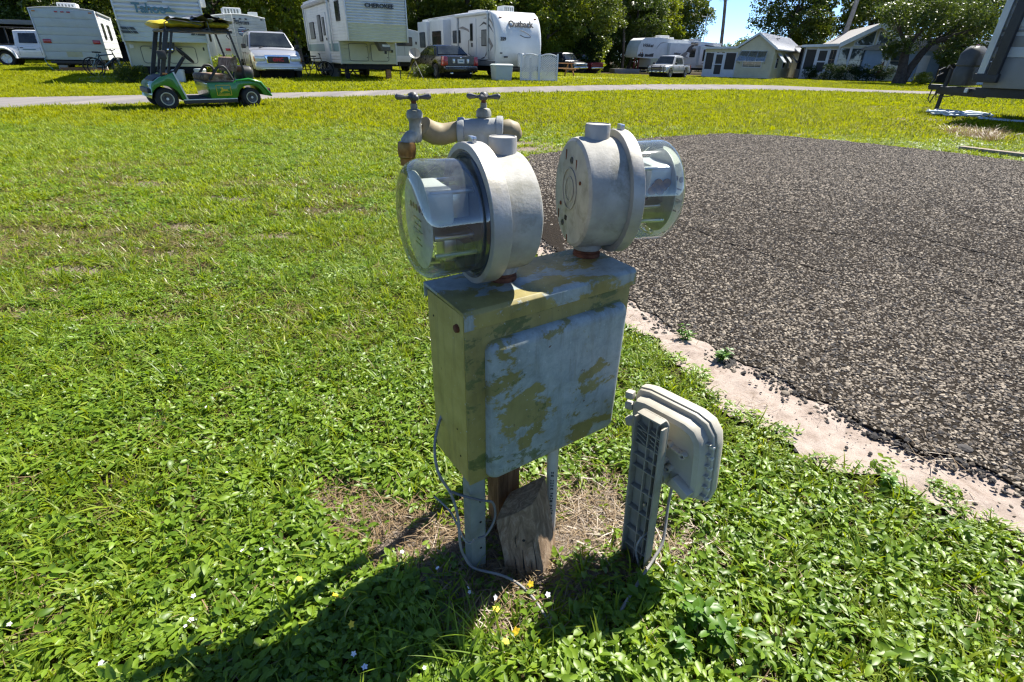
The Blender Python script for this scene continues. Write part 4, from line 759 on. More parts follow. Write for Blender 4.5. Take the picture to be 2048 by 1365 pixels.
# ---- tall leafy plants near the camera
def leafy(x, y, h, n, L, seed, label, mat='tall_leaf'):
    random.seed(seed); t = thing('leafy_plant', label, 'plant', (x, y, gz(np.array([x]), np.array([y]))[0]), random.uniform(0, 6), 'bright leafy plants'); q = []; st = MB()
    for k in range(n):
        a = random.uniform(0, 6.28); ln = random.uniform(.2, .6); hh = h * random.uniform(.55, 1); tip = Vector((math.cos(a) * ln * hh, math.sin(a) * ln * hh, hh)); st.tube([(0, 0, -.01), tip * 0.5 + Vector((0, 0, .006)), tip], [0.0016, 0.0014, 0.0009], 5)
        for j in range(7):
            f = 0.35 + 0.65 * j / 6; b = tip * f; q.append(leaf(b, random.uniform(0, 6.28), random.uniform(-.1, .7), L * random.uniform(.7, 1.1), L * random.uniform(.42, .55), random.uniform(.1, .45), 0.25, random.uniform(-.3, .3)))
    st.build('stem', 'tall_leaf', t, 0, 60); obj('foliage', to_leafmesh('foliage', q, mat), t)
leafy(0.375, 0.64, 0.075, 8, 0.030, 1, 'bright green leafy weed just below the trailing box cable')
leafy(0.415, 0.605, 0.07, 7, 0.032, 2, 'bright green leafy weed to the right of the one below the box cable')
leafy(0.335, 0.585, 0.06, 6, 0.026, 3, 'bright leafy weed lowest under the box cable')
leafy(0.80, 1.68, 0.06, 6, 0.026, 4, 'clump of leafy weed standing alone on the sand strip')
leafy(0.70, 1.83, 0.07, 7, 0.024, 5, 'leafy weed at the upper end of the sand strip')
leafy(1.02, 1.02, 0.06, 6, 0.024, 6, 'leafy weed at the edge of the sand near the bottom right')
random.seed(21)
# ------------------------------------------------------------------ vehicles
def paint(name, c, metal=0.0, rough=0.3, dirt=None): return pm(name, c, tuple(x * 0.9 for x in c), 3, rough, metal, coat=0.7, dirt=dirt, dscale=1.2, damt=0.25)
paint('paint_white', (0.78, 0.79, 0.80)); paint('paint_silver', (0.50, 0.51, 0.53), 0.55, 0.32); pm('paint_black', (0.008, 0.008, 0.010), (0.006, 0.006, 0.008), 3, 0.25, coat=0.3); paint('paint_red', (0.22, 0.012, 0.02)); paint('paint_navy', (0.012, 0.016, 0.028))
paint('paint_silver2', (0.56, 0.56, 0.55), 0.5, 0.35); paint('cart_green', (0.006, 0.19, 0.014)); 
pm('tyre', (0.018, 0.018, 0.019), (0.03, 0.03, 0.03), 20, 0.85, bmp=0.3); pm('rim_alloy', (0.55, 0.56, 0.57), (0.45, 0.46, 0.47), 8, 0.35, 0.8); pm('black_plastic', (0.02, 0.02, 0.021), (0.035, 0.035, 0.035), 12, 0.55); pm('under_black', (0.012, 0.012, 0.012), None, 8, 0.9)
pm('chrome', (0.75, 0.76, 0.78), (0.65, 0.66, 0.68), 6, 0.15, 1.0); pm('lamp_red', (0.42, 0.012, 0.02), (0.3, 0.01, 0.015), 10, 0.2, coat=0.5); pm('lamp_clear', (0.62, 0.64, 0.64), (0.5, 0.52, 0.52), 10, 0.12, 0.3, coat=0.8); pm('lamp_amber', (0.55, 0.2, 0.03), None, 10, 0.25, coat=0.5)
pm('plate_white', (0.75, 0.76, 0.74), None, 8, 0.5); pm('text_red', (0.5, 0.02, 0.03), None, 8, 0.4); pm('text_dark', (0.03, 0.035, 0.04), None, 8, 0.5); pm('text_teal', (0.12, 0.24, 0.28), (0.09, 0.19, 0.23), 8, 0.6); pm('text_grey', (0.12, 0.11, 0.10), None, 8, 0.5)
pm('text_yellow', (0.75, 0.55, 0.02), None, 8, 0.5)
def m_carglass():
    m, nt, p = newmat('car_glass'); p.inputs['Base Color'].default_value = (0.012, 0.016, 0.018, 1); p.inputs['Roughness'].default_value = 0.04; p.inputs['Specular IOR Level'].default_value = 0.75
    n = noise(nt, 2, 3, 0.5, 0, coords(nt)); r = ramp(nt, [(0.3, (0.010, 0.013, 0.015)), (0.7, (0.03, 0.037, 0.038))]); nt.links.new(n.outputs[0], r.inputs[0]); nt.links.new(r.outputs[0], p.inputs['Base Color'])
m_carglass()
def interp(prof, x):
    P = sorted(prof)
    if x <= P[0][0]: return P[0][1]
    for (a, za), (b, zb_) in zip(P[:-1], P[1:]):
        if x <= b: t = (x - a) / max(b - a, 1e-6); return za + (zb_ - za) * t
    return P[-1][1]
def wheel_mesh(r, w, rimfrac=0.62, spokes=5):
    ty = MB().lathe([(r * rimfrac, -w / 2), (r * 0.9, -w / 2), (r, -w * 0.36), (r, w * 0.36), (r * 0.9, w / 2), (r * rimfrac, w / 2)], (0, 0, 0), (0, 1, 0), 28, False).mesh('tyre', 'tyre', 0, 40)
    rm = MB().lathe([(r * rimfrac * 1.01, w * 0.48), (r * rimfrac * 0.92, w * 0.46), (r * rimfrac * 0.86, w * 0.2), (r * 0.2, w * 0.22), (r * 0.18, w * 0.34), (0, w * 0.36)], (0, 0, 0), (0, 1, 0), 24, False)
    for k in range(spokes):
        a = 2 * math.pi * k / spokes; d = Vector((math.cos(a), 0, math.sin(a))); rm.bar(d * r * 0.12 + Vector((0, w * 0.33, 0)), d * r * rimfrac * 0.95 + Vector((0, w * 0.42, 0)), r * 0.16, w * 0.12, (0, 1, 0))
    return ty, rm.mesh('rim', 'rim_alloy', 0, 35)
def vehicle(name, label, cat, loc, rz, mat, L, W, top, zb, wheels, wr, cab, wins, seams=(), group='vehicles parked beyond the road', bed=None, flare=0.0):
    t = thing(name, label, cat, loc, rz, group); hl = L / 2
    xs = sorted(set([round(-hl + L * k / 36, 4) for k in range(37)] + [p[0] for p in top] + [w_ + wr * 1.2 * math.sin(R(a)) for w_ in wheels for a in range(-90, 91, 15)]))
    rings = []
    for x in xs:
        zt_ = interp(top, x); e = max(0, (abs(x) - (hl - 0.55)) / 0.55); hw = W / 2 * (1 - 0.13 * e * e); b = zb + 0.10 * e * e
        for w_ in wheels:
            d = abs(x - w_)
            if d < wr * 1.2: b = max(b, wr + math.sqrt(max((wr * 1.2) ** 2 - d * d, 0)) - 0.02)
        b = min(b, zt_ - 0.1); h = zt_ - b
        half = [(-hw * 0.965, b), (-hw * 0.99, b + 0.25 * h), (-hw, b + 0.55 * h), (-hw * 0.985, zt_ - min(0.1, .3 * h)), (-hw * 0.955, zt_ - 0.035), (-hw * 0.86, zt_ + 0.0), (-hw * 0.45, zt_ + 0.018), (0, zt_ + 0.022)]
        rings.append([Vector((x, y, z)) for y, z in half] + [Vector((x, -y, z)) for y, z in half[-2::-1]])
    MB().loft(rings, False, True).build('body', mat, t, 0, 28)
    MB().box(-hl + 0.25, hl - 0.25, -W / 2 + 0.22, W / 2 - 0.22, zb - 0.06, zb + 0.34).build('underside', 'under_black', t)
    ty, rm = wheel_mesh(wr, 0.24)
    for w_ in wheels:
        MB().tube([(w_, -W / 2 + 0.32, wr), (w_, W / 2 - 0.32, wr)], wr * 1.14, 20).build('wheel_well', 'under_black', t)
        for s_ in (-1, 1):
            q = obj('wheel', ty, t); q.location = (w_, s_ * (W / 2 - 0.12), wr); q.rotation_euler = (0, 0, 0 if s_ > 0 else math.pi); obj('rim', rm, q)
    bf, rf, rr_, br, zl, zr, ins = cab; hb = W / 2 * 0.95; hr = hb - ins
    def cy(z): return hb + (hr - hb) * (z - zl) / (zr - zl)
    rings = []
    for x, z in ((bf, zl), ((bf + rf) / 2, (zl + zr) / 2), (rf + 0.03, zr - 0.03), (rf - 0.15, zr), ((rf + rr_) / 2, zr + 0.02), (rr_ + 0.12, zr), (rr_ - 0.02, zr - 0.03), ((rr_ + br) / 2, (zl + zr) / 2), (br, zl)):
        y = cy(min(z, zr)); z = max(z, zl + 0.004)
        rings.append([Vector((x, -hb, zl - 0.06)), Vector((x, -y, z - 0.02)), Vector((x, -y * 0.9, z + 0.008)), Vector((x, 0, z + 0.03)), Vector((x, y * 0.9, z + 0.008)), Vector((x, y, z - 0.02)), Vector((x, hb, zl - 0.06))])
    MB().loft(rings, False, True).build('cabin', mat, t, 0, 28)
    for s_ in (-1, 1):
        for poly in wins:
            o = MB(); n = len(poly); vs = [Vector((x, s_ * (cy(z) + 0.012), z)) for x, z in poly] + [Vector((x, s_ * (cy(z) - 0.02), z)) for x, z in poly]
            o.add(vs, [tuple(range(n)), tuple(range(2 * n - 1, n - 1, -1))] + [(k, k + n, (k + 1) % n + n, (k + 1) % n) for k in range(n)]); o.build('window', 'car_glass', t)
        for x in seams: MB().box(x - 0.006, x + 0.006, s_ * W / 2 - 0.004, s_ * W / 2 + 0.004, zb + 0.18, zl - 0.1).build('door_seam', 'under_black', t)
        for x in seams: MB().box(x + 0.1, x + 0.24, s_ * (W / 2 + 0.012) - 0.012, s_ * (W / 2 + 0.012) + 0.012, zl - 0.16, zl - 0.12).build('door_handle', 'black_plastic', t, 0.006)
        MB().box(bf - 0.35, bf - 0.2, s_ * (W / 2 + 0.10) - 0.09, s_ * (W / 2 + 0.10) + 0.09, zl + 0.02, zl + 0.19).build('mirror', 'black_plastic', t, 0.03)
    for (xa, xb_, fr_) in ((bf, rf, 1), (br, rr_, -1)):
        f0, f1 = 0.12, 0.88; o = MB(); dz = zr - zl; nx = Vector((dz, 0, (xa - xb_))).normalized() * (1 if fr_ > 0 else -1)
        if fr_ < 0: nx = Vector((-dz, 0, (xb_ - xa))).normalized()
        c = []
        for f, y in ((f0, -1), (f0, 1), (f1, 1), (f1, -1)):
            z = zl + dz * f; c.append(Vector((xa + (xb_ - xa) * f, y * (cy(z) - 0.07), z)))
        c[0].z += .02; up = Vector((0.03 * fr_, 0, 0.035)); vs = [p + up for p in c] + [p - up for p in c]
        o.add(vs, [(0, 1, 2, 3), (7, 6, 5, 4), (0, 4, 5, 1), (1, 5, 6, 2), (2, 6, 7, 3), (3, 7, 4, 0)]); o.build('windscreen' if fr_ > 0 else 'rear_window', 'car_glass', t)
    return t
def px_(t, nm, mat, x0, x1, y0, y1, z0, z1, bv=0.015, label=None): return bx(nm, mat, t, x0, x1, y0, y1, z0, z1, bv, label)
def pickup(name, label, loc, rz, mat, guard=False, dually=False, L=5.8, grp='vehicles parked beyond the road'):
    hl = L / 2; top = [(-hl, 1.06), (-hl + .1, 1.1), (-1.0, 1.1), (-.95, 1.1), (1.25, 1.1), (1.5, 1.12), (2.3, 1.06), (hl - .15, 0.98), (hl, 0.86)]
    wins = [[(1.02, 1.2), (0.62, 1.7), (0.12, 1.72), (0.12, 1.2)], [(0.02, 1.2), (0.02, 1.72), (-0.75, 1.7), (-0.82, 1.2)]]
    t = vehicle(name, label, 'pickup truck', loc, rz, mat, L, 1.98, top, 0.42, (1.9, -1.65), 0.40, (1.5, 0.75, -0.95, -1.05, 1.1, 1.84, 0.2), wins, (0.07, -0.95), grp)
    MB().box(-hl + 0.08, -1.12, -0.80, 0.80, 1.115, 1.13).build('bed_opening', 'under_black', t)
    for s_ in (-1, 1):
        px_(t, 'bed_rail', 'black_plastic', -hl + .05, -1.1, s_ * .9 - .06, s_ * .9 + .06, 1.1, 1.14); px_(t, 'headlight', 'lamp_clear', hl - .16, hl + .005, s_ * .72 - .17, s_ * .72 + .17, .74, .94, .03); px_(t, 'tail_light', 'lamp_red', -hl - .01, -hl + .1, s_ * .84 - .09, s_ * .84 + .09, .72, 1.05, .02)
        px_(t, 'sill_step', 'black_plastic', -1.0, 1.3, s_ * 1.0 - .06, s_ * 1.0 + .06, .40, .46)
    px_(t, 'grille', 'black_plastic', hl - .1, hl + .015, -.52, .52, .66, .92, .03); px_(t, 'grille_bar', 'chrome', hl, hl + .03, -.52, .52, .77, .83, .01)
    px_(t, 'bumper', 'chrome', hl - .12, hl + .09, -.93, .93, .46, .64, .04); px_(t, 'rear_bumper', 'chrome', -hl - .12, -hl + .05, -.9, .9, .48, .64, .03); px_(t, 'number_plate', 'plate_white', hl + .088, hl + .1, -.15, .15, .5, .6, .005)
    if guard:
        g = MB()
        for y in (-.78, -.42, .42, .78): g.tube([(hl + .12, y, .42), (hl + .2, y, .6), (hl + .2, y, 1.0), (hl + .12, y, 1.06)], .035, 8)
        for z in (.62, .72, .82, .92, 1.02): g.tube([(hl + .02, -.92, z), (hl + .2, -.78, z), (hl + .2, .78, z), (hl + .02, .92, z)], .024, 8)
        g.build('grille_guard', 'black_plastic', t, 0, 40)
    if dually:
        for s_ in (-1, 1):
            rg = []
            for k in range(13):
                a = R(180 * k / 12); rg.append([Vector((-1.65 + .56 * math.cos(a), s_ * .98, .42 + .56 * math.sin(a))), Vector((-1.65 + .60 * math.cos(a), s_ * 1.12, .42 + .60 * math.sin(a))), Vector((-1.65 + .52 * math.cos(a), s_ * 1.2, .42 + .52 * math.sin(a))), Vector((-1.65 + .46 * math.cos(a), s_ * 1.17, .42 + .46 * math.sin(a)))])
            MB().loft(rg, False, False).build('rear_fender', mat, t, 0, 60)
    return t
zz = tzf
# silver pickup with grille guard, front towards the left
pickup('pickup_truck', 'silver crew cab pickup with black grille guard in front of the long white trailer', (14.5, 55.5, zz(14.5, 55.5)), R(180 + 52), 'paint_silver2', True)
pickup('pickup_truck', 'black pickup parked beside the wood, in front of the red one', (4.6, 60.5, zz(4.6, 60.5)), R(-52), 'paint_navy', L=5.6)
pickup('pickup_truck', 'dark red pickup half hidden behind the black pickup', (6.9, 65.5, zz(6.9, 65.5)), R(128), 'paint_red', L=5.6)
wp = pickup('pickup_truck', 'white pickup with wide rear fenders at the left edge behind the trailer', (-28.6, 35.2, 0), R(28), 'paint_white', dually=True, L=6.3)
bx('door_sign', 'text_teal', wp, -.75, -.15, -1.0, -.985, .86, .9)
for xx in (-2.7, -1.3):
    MB().tube([(xx, -.86, 1.1), (xx + .05, -.86, 1.95), (xx + .05, .86, 1.95), (xx, .86, 1.1)], .035, 8).build('ladder_rack', 'black_plastic', wp, 0, 40)
MB().tube([(-2.75, -.86, 1.95), (.6, -.86, 1.97)], .03, 8).build('ladder_rack', 'black_plastic', wp, 0, 40)
# silver suv facing the road
def suv():
    hl = 2.35; top = [(-hl, 1.05), (-2.2, 1.1), (0.7, 1.1), (1.05, 1.12), (1.5, 1.10), (1.85, 1.05), (2.1, .98), (2.24, .90), (2.31, .80), (hl, .66)]
    wins = [[(.62, 1.2), (.2, 1.62), (-.2, 1.64), (-.2, 1.2)], [(-.3, 1.2), (-.3, 1.64), (-1.1, 1.64), (-1.1, 1.2)], [(-1.2, 1.2), (-1.2, 1.64), (-1.95, 1.6), (-2.1, 1.2)]]
    o = Vector((-10.64, 23.3, 0)) + Vector((.866, .5, 0)) * .97 + Vector((-.5, .866, 0)) * hl
    t = vehicle('parked_suv', 'silver sport utility vehicle facing the road with red badge on its grille', 'car', o, R(-60), 'paint_silver', 2 * hl, 1.92, top, .38, (1.42, -1.5), .37, (1.15, .35, -2.05, -2.3, 1.1, 1.76, .2), wins, (-.25, -1.15))
    px_(t, 'grille', 'black_plastic', hl - .12, hl + .02, -.42, .42, .60, .86, .05); text('badge', 'GMC', .17, 'text_red', t, (hl + .026, 0, .73), (R(90), 0, R(90)), bold=.008, sx=1.1)
    MB().prism([(-.5, .9), (.5, .9), (.42, .56), (-.42, .56)], hl - .14, hl + .008, 'x').build('grille_surround', 'chrome', t, .02)
    for s_ in (-1, 1):
        px_(t, 'headlight', 'lamp_clear', hl - .3, hl + .02, s_ * .68 - .2, s_ * .68 + .2, .66, .88, .04); px_(t, 'turn_signal', 'lamp_amber', hl - .32, hl - .0, s_ * .86 - .05, s_ * .86 + .05, .66, .84, .02)
        MB().lathe([(0, .02), (.07, .018), (.085, 0), (.085, -.05)], (hl + .0, s_ * .70, .47), (1, 0, 0), 16).build('fog_light', 'lamp_clear', t, 0, 40); MB().tube([(.1, s_ * .68, 1.82), (-1.9, s_ * .68, 1.82)], .025, 8).build('roof_rail', 'black_plastic', t, 0, 40)
    px_(t, 'bumper', 'paint_silver', hl - .25, hl + .06, -.9, .9, .34, .60, .06); px_(t, 'bumper_trim', 'chrome', hl + .03, hl + .075, -.7, .7, .40, .43, .008); px_(t, 'air_intake', 'under_black', hl, hl + .068, -.55, .55, .34, .385, .01)
    MB().tube([(1.13, -.5, 1.16), (.95, .1, 1.28)], .012, 6).build('wiper', 'black_plastic', t)
suv()
def sedan():
    hl = 2.42; top = [(-hl, .95), (-2.3, 1.0), (-1.5, 1.02), (-1.0, .98), (.8, .97), (1.15, .97), (1.9, .88), (hl, .68)]
    wins = [[(.75, 1.03), (.15, 1.32), (-.2, 1.35), (-.2, 1.03)], [(-.3, 1.03), (-.3, 1.35), (-.85, 1.3), (-1.25, 1.03)]]
    o = Vector((-3.45, 26.9, 0)) + Vector((.866, .5, 0)) * .9 + Vector((-.5, .866, 0)) * hl
    t = vehicle('parked_sedan', 'black sedan seen from behind with tall red tail lights', 'car', o, R(120), 'paint_black', 2 * hl, 1.82, top, .26, (1.45, -1.4), .335, (1.05, .2, -.95, -1.55, .97, 1.43, .26), wins, (-.25, -1.15))
    for s_ in (-1, 1):
        MB().prism([(s_ * .9, .60), (s_ * .66, .62), (s_ * .68, .96), (s_ * .86, .98)], -hl - .012, -hl + .3, 'x').build('tail_light', 'lamp_red', t, .01); px_(t, 'reverse_light', 'lamp_clear', -hl - .015, -hl + .02, s_ * .36 - .06, s_ * .36 + .06, .70, .88, .01)
        px_(t, 'exhaust', 'chrome', -hl - .05, -hl + .1, s_ * .5 - .07, s_ * .5 + .07, .26, .31, .01)
    pl = px_(t, 'number_plate', 'plate_white', -hl - .02, -hl + .01, -.17, .17, .70, .87, .006); px_(t, 'plate_print', 'text_teal', -hl - .0225, -hl, -.10, .10, .76, .81, 0)
    px_(t, 'rear_bumper', 'paint_black', -hl - .09, -hl + .2, -.84, .84, .34, .58, .05); px_(t, 'bumper_strip', 'chrome', -hl - .095, -hl, -.8, .8, .555, .57, .003)
    MB().lathe([(0, .012), (.03, .008), (.035, 0)], (-hl - .005, 0, .93), (-1, 0, 0), 12).build('badge', 'chrome', t, 0, 40)
sedan()

# ------------------------------------------------------------------ trailers
pm('rv_white', (0.72, 0.74, 0.73), (0.64, 0.66, 0.65), 1.5, 0.42, dirt=(0.52, 0.53, 0.47), dscale=1.0, damt=0.5); pm('rv_grey', (0.50, 0.56, 0.54), (0.44, 0.50, 0.48), 1.2, 0.5, dirt=(0.35, 0.38, 0.3), dscale=1.3, damt=0.5)
pm('rv_cream', (0.56, 0.56, 0.38), (0.50, 0.50, 0.34), 1.4, 0.5, dirt=(0.4, 0.4, 0.28), dscale=1.0, damt=0.4); pm('rv_trim', (0.60, 0.62, 0.61), (0.5, 0.52, 0.51), 3, 0.4, 0.3); pm('rv_stain', (0.42, 0.42, 0.26), (0.48, 0.5, 0.36), 4, 0.7)
pm('rv_decal', (0.035, 0.045, 0.045), (0.06, 0.07, 0.07), 4, 0.5); pm('rv_teal', (0.15, 0.27, 0.29), (0.2, 0.33, 0.34), 3, 0.5); pm('swoosh_grey', (0.28, 0.26, 0.24), (0.2, 0.19, 0.18), 2, 0.45); pm('swoosh_dark', (0.05, 0.05, 0.055), None, 2, 0.45)
pm('rv_window', (0.015, 0.018, 0.018), (0.04, 0.045, 0.042), 3, 0.08, spec=0.7); pm('rv_shade', (0.20, 0.21, 0.20), (0.14, 0.15, 0.14), 3, 0.7); pm('ac_white', (0.70, 0.70, 0.67), (0.62, 0.62, 0.59), 3, 0.5); pm('canvas_grey', (0.42, 0.42, 0.40), (0.33, 0.33, 0.31), 5, 0.8); pm('red_frame', (0.25, 0.03, 0.025), (0.18, 0.02, 0.02), 6, 0.5)
pm('blue_dark', (0.03, 0.05, 0.12), (0.05, 0.08, 0.16), 3, 0.4); pm('grey_panel', (0.26, 0.255, 0.235), (0.21, 0.205, 0.19), 2, 0.45); pm('grey_light', (0.55, 0.57, 0.56), (0.48, 0.5, 0.49), 2, 0.45); pm('cover_grey', (0.075, 0.08, 0.085), (0.055, 0.06, 0.063), 6, 0.6)
def marker(t, x, y, z, mat='lamp_amber', w=.09, h=.035, ax='y'):
    if ax == 'y': return bx('marker_light', mat, t, x - w / 2, x + w / 2, y - .025, y + .01, z - h / 2, z + h / 2, .006)
    return bx('marker_light', mat, t, x - .025, x + .025, y - w / 2, y + w / 2, z - h / 2, z + h / 2, .006)
def rwin(t, face, a0, a1, z0, z1, pos, r=.06, mat='rv_window', fr='black_plastic'):
    """window with rubber frame; face 'y': on plane y=pos looking to -y; 'x-'/'x+': on plane x=pos"""
    s_ = {'y': -1, 'x-': -1, 'x+': 1}[face]; ax = 'y' if face == 'y' else 'x'
    w_ = MB().prism(rrect(a0, a1, z0, z1, r), pos + s_ * .03, pos - s_ * .02, ax).build('window', fr, t, .006); MB().prism(rrect(a0 + .04, a1 - .04, z0 + .04, z1 - .04, r * .7), pos + s_ * .036, pos, ax).build('pane', mat, w_)
    return w_
def acunit(t, x, y, z, w=.7, l=.9, h=.26):
    a = bx('air_conditioner', 'ac_white', t, x - w / 2, x + w / 2, y - l / 2, y + l / 2, z, z + h, .05)
    for k in range(5): bx('vent_slot', 'rv_shade', a, x - w / 2 + .06 + k * w * .17, x - w / 2 + .06 + k * w * .17 + w * .09, y - l / 2 - .004, y - l / 2 + .02, z + .06, z + h - .07)
    return a
def boards(t, x0, x1, z0, z1, n, ypos, mat, depth=.035, kind='lap', name='siding_board', joined=False):
    """horizontal aluminium siding: every course its own piece, ridge and recess in section"""
    h = (z1 - z0) / n; L = x1 - x0
    if kind == 'lap': sec = [(0, 0.006), (-depth * .35, 0.012), (-depth * .5, h * .3), (-depth * .35, h - .012), (0, h - .004), (.02, h - .004), (.02, 0.006)]
    else: sec = [(0, .002), (-depth * .25, h * .12), (-depth, h * .42), (-depth, h * .6), (-depth * .2, h * .92), (0, h - .002), (.02, h - .002), (.02, .002)]
    if joined:
        m = MB()
        for k in range(n): m.prism([(ypos + y, z0 + k * h + z) for y, z in sec], x0, x1, 'x')
        return [m.build(name, mat, t, 0, 30)]
    me_ = MB().prism(sec, 0, L, 'x').mesh(name, mat, 0, 30); out = []
    for k in range(n):
        o = obj(name, me_, t); o.location = (x0, ypos, z0 + k * h); out.append(o)
    return out
def side_boards(t, xpos, y0, y1, z0, z1, n, mat, depth=.03, s_=-1, name='siding'):
    h = (z1 - z0) / n; m = MB()
    for k in range(n):
        z = z0 + k * h; m.prism([(xpos, z + .004), (xpos + s_ * depth * .5, z + .01), (xpos + s_ * depth * .6, z + h * .35), (xpos + s_ * depth * .3, z + h - .01), (xpos, z + h - .004), (xpos - s_ * .02, z + h - .004), (xpos - s_ * .02, z + .004)], y0, y1, 'y')
    return m.build(name, mat, t, 0, 30)
RVG = 'trailers parked on the far side of the road'
def wheels_pair(t, x0, x1, y, r=.36):
    ty, rm = wheel_mesh(r, .2, .58, 4)
    for yy in (y, y + .8):
        for x, a in ((x0 + .12, R(90)), (x1 - .12, R(-90))):
            q = obj('wheel', ty, t); q.location = (x, yy, r); q.rotation_euler = (0, 0, a); obj('rim', rm, q)
# --- trailer seen from behind at the far left
def trailer_left():
    t = thing('travel_trailer', 'plain pale travel trailer showing its flat back with two red lamps', 'trailer', (-22.2, 27.3, 0), R(29.7), RVG); W, zb, zt_ = 2.42, .50, 2.55
    sec = [(0, zb), (W, zb), (W, zt_)] + [(W * (1 - k / 8), zt_ + .10 * math.sin(math.pi * k / 8)) for k in range(1, 8)] + [(0, zt_)]
    MB().prism(sec, 0.03, 7.4, 'y').build('shell', 'rv_white', t, 0.01)
    n = 6; h = (zt_ - .03 - zb) / n
    for k in range(n): bx('back_panel', 'rv_grey', t, .03, W - .03, 0.0, .05, zb + k * h + .006, zb + (k + 1) * h - .006, .006)
    MB().prism([(x, z) for x, z in sec if z >= zt_ - .01][0:] + [], 0.0, .05, 'y').build('back_panel', 'rv_grey', t, .004)
    for x0 in (-.02, W - .025): bx('corner_trim', 'rv_trim', t, x0, x0 + .045, -.02, .06, zb, zt_ + .01, .006)
    m = MB(); rg = [[Vector((x, y, z + .012)), Vector((x, y, z - .03))] for y in (-.02,) for x, z in sec[2:]]; m.loft(rg, False, False); rt = MB().tube([(x, -.005, z) for x, z in sec[2:]], .022, 6); rt.build('roof_trim', 'rv_trim', t, 0, 40)
    for x in (.16, .98, 1.21, 1.44, W - .16): marker(t, x, -.005, zt_ - .10, 'lamp_red' if .5 < x < 2 else 'lamp_amber', .13, .05)
    for x in (.28, W - .26): bx('tail_light', 'lamp_red', t, x - .15, x + .15, -.04, .01, 1.18, 1.34, .02)
    bx('stain', 'rv_stain', t, .85, 1.45, -.003, .01, zb + .12, zb + .34); bx('bumper', 'black_plastic', t, .15, W - .15, -.14, .0, zb - .16, zb - .04, .02); bx('chassis', 'under_black', t, .3, W - .3, .1, 7.2, zb - .22, zb)
    acunit(t, 1.35, 1.4, zt_ + .1, .75, 1.0, .22); side_boards(t, W, .05, 7.3, zb, zt_ - .02, 8, 'rv_white', .03, 1)
    rwin(t, 'x+', 1.2, 1.95, 1.4, 2.1, W + .02, .05); rwin(t, 'x+', 3.6, 4.6, 1.4, 2.1, W + .02, .05); bx('awning_rail', 'rv_trim', t, W + .02, W + .10, .3, 6.5, zt_ - .08, zt_ - .02, .01); marker(t, W + .02, .55, zt_ - .2, 'lamp_red', .12, .05, 'x')
    wheels_pair(t, .2, W - .2, 3.2)
    for k, (x, y, l) in enumerate(((.2, -.25, 2.1), (.4, -.05, 1.6))): bx('support_plank', 'wood_board', t, x, x + l, y, y + .2, .02 + .08 * k, .10 + .08 * k, .008)
    for x in (.35, 1.9): bx('support_block', 'concrete', t, x, x + .35, .1, .4, .02, zb - .22, .01)
    MB().tube([(.02, -.02, zb + .12), (-.06, -.05, zb), (.0, -.08, .3), (.18, -.12, .02)], .018, 6).build('hose', 'rv_teal', t, 0, 50)
trailer_left()
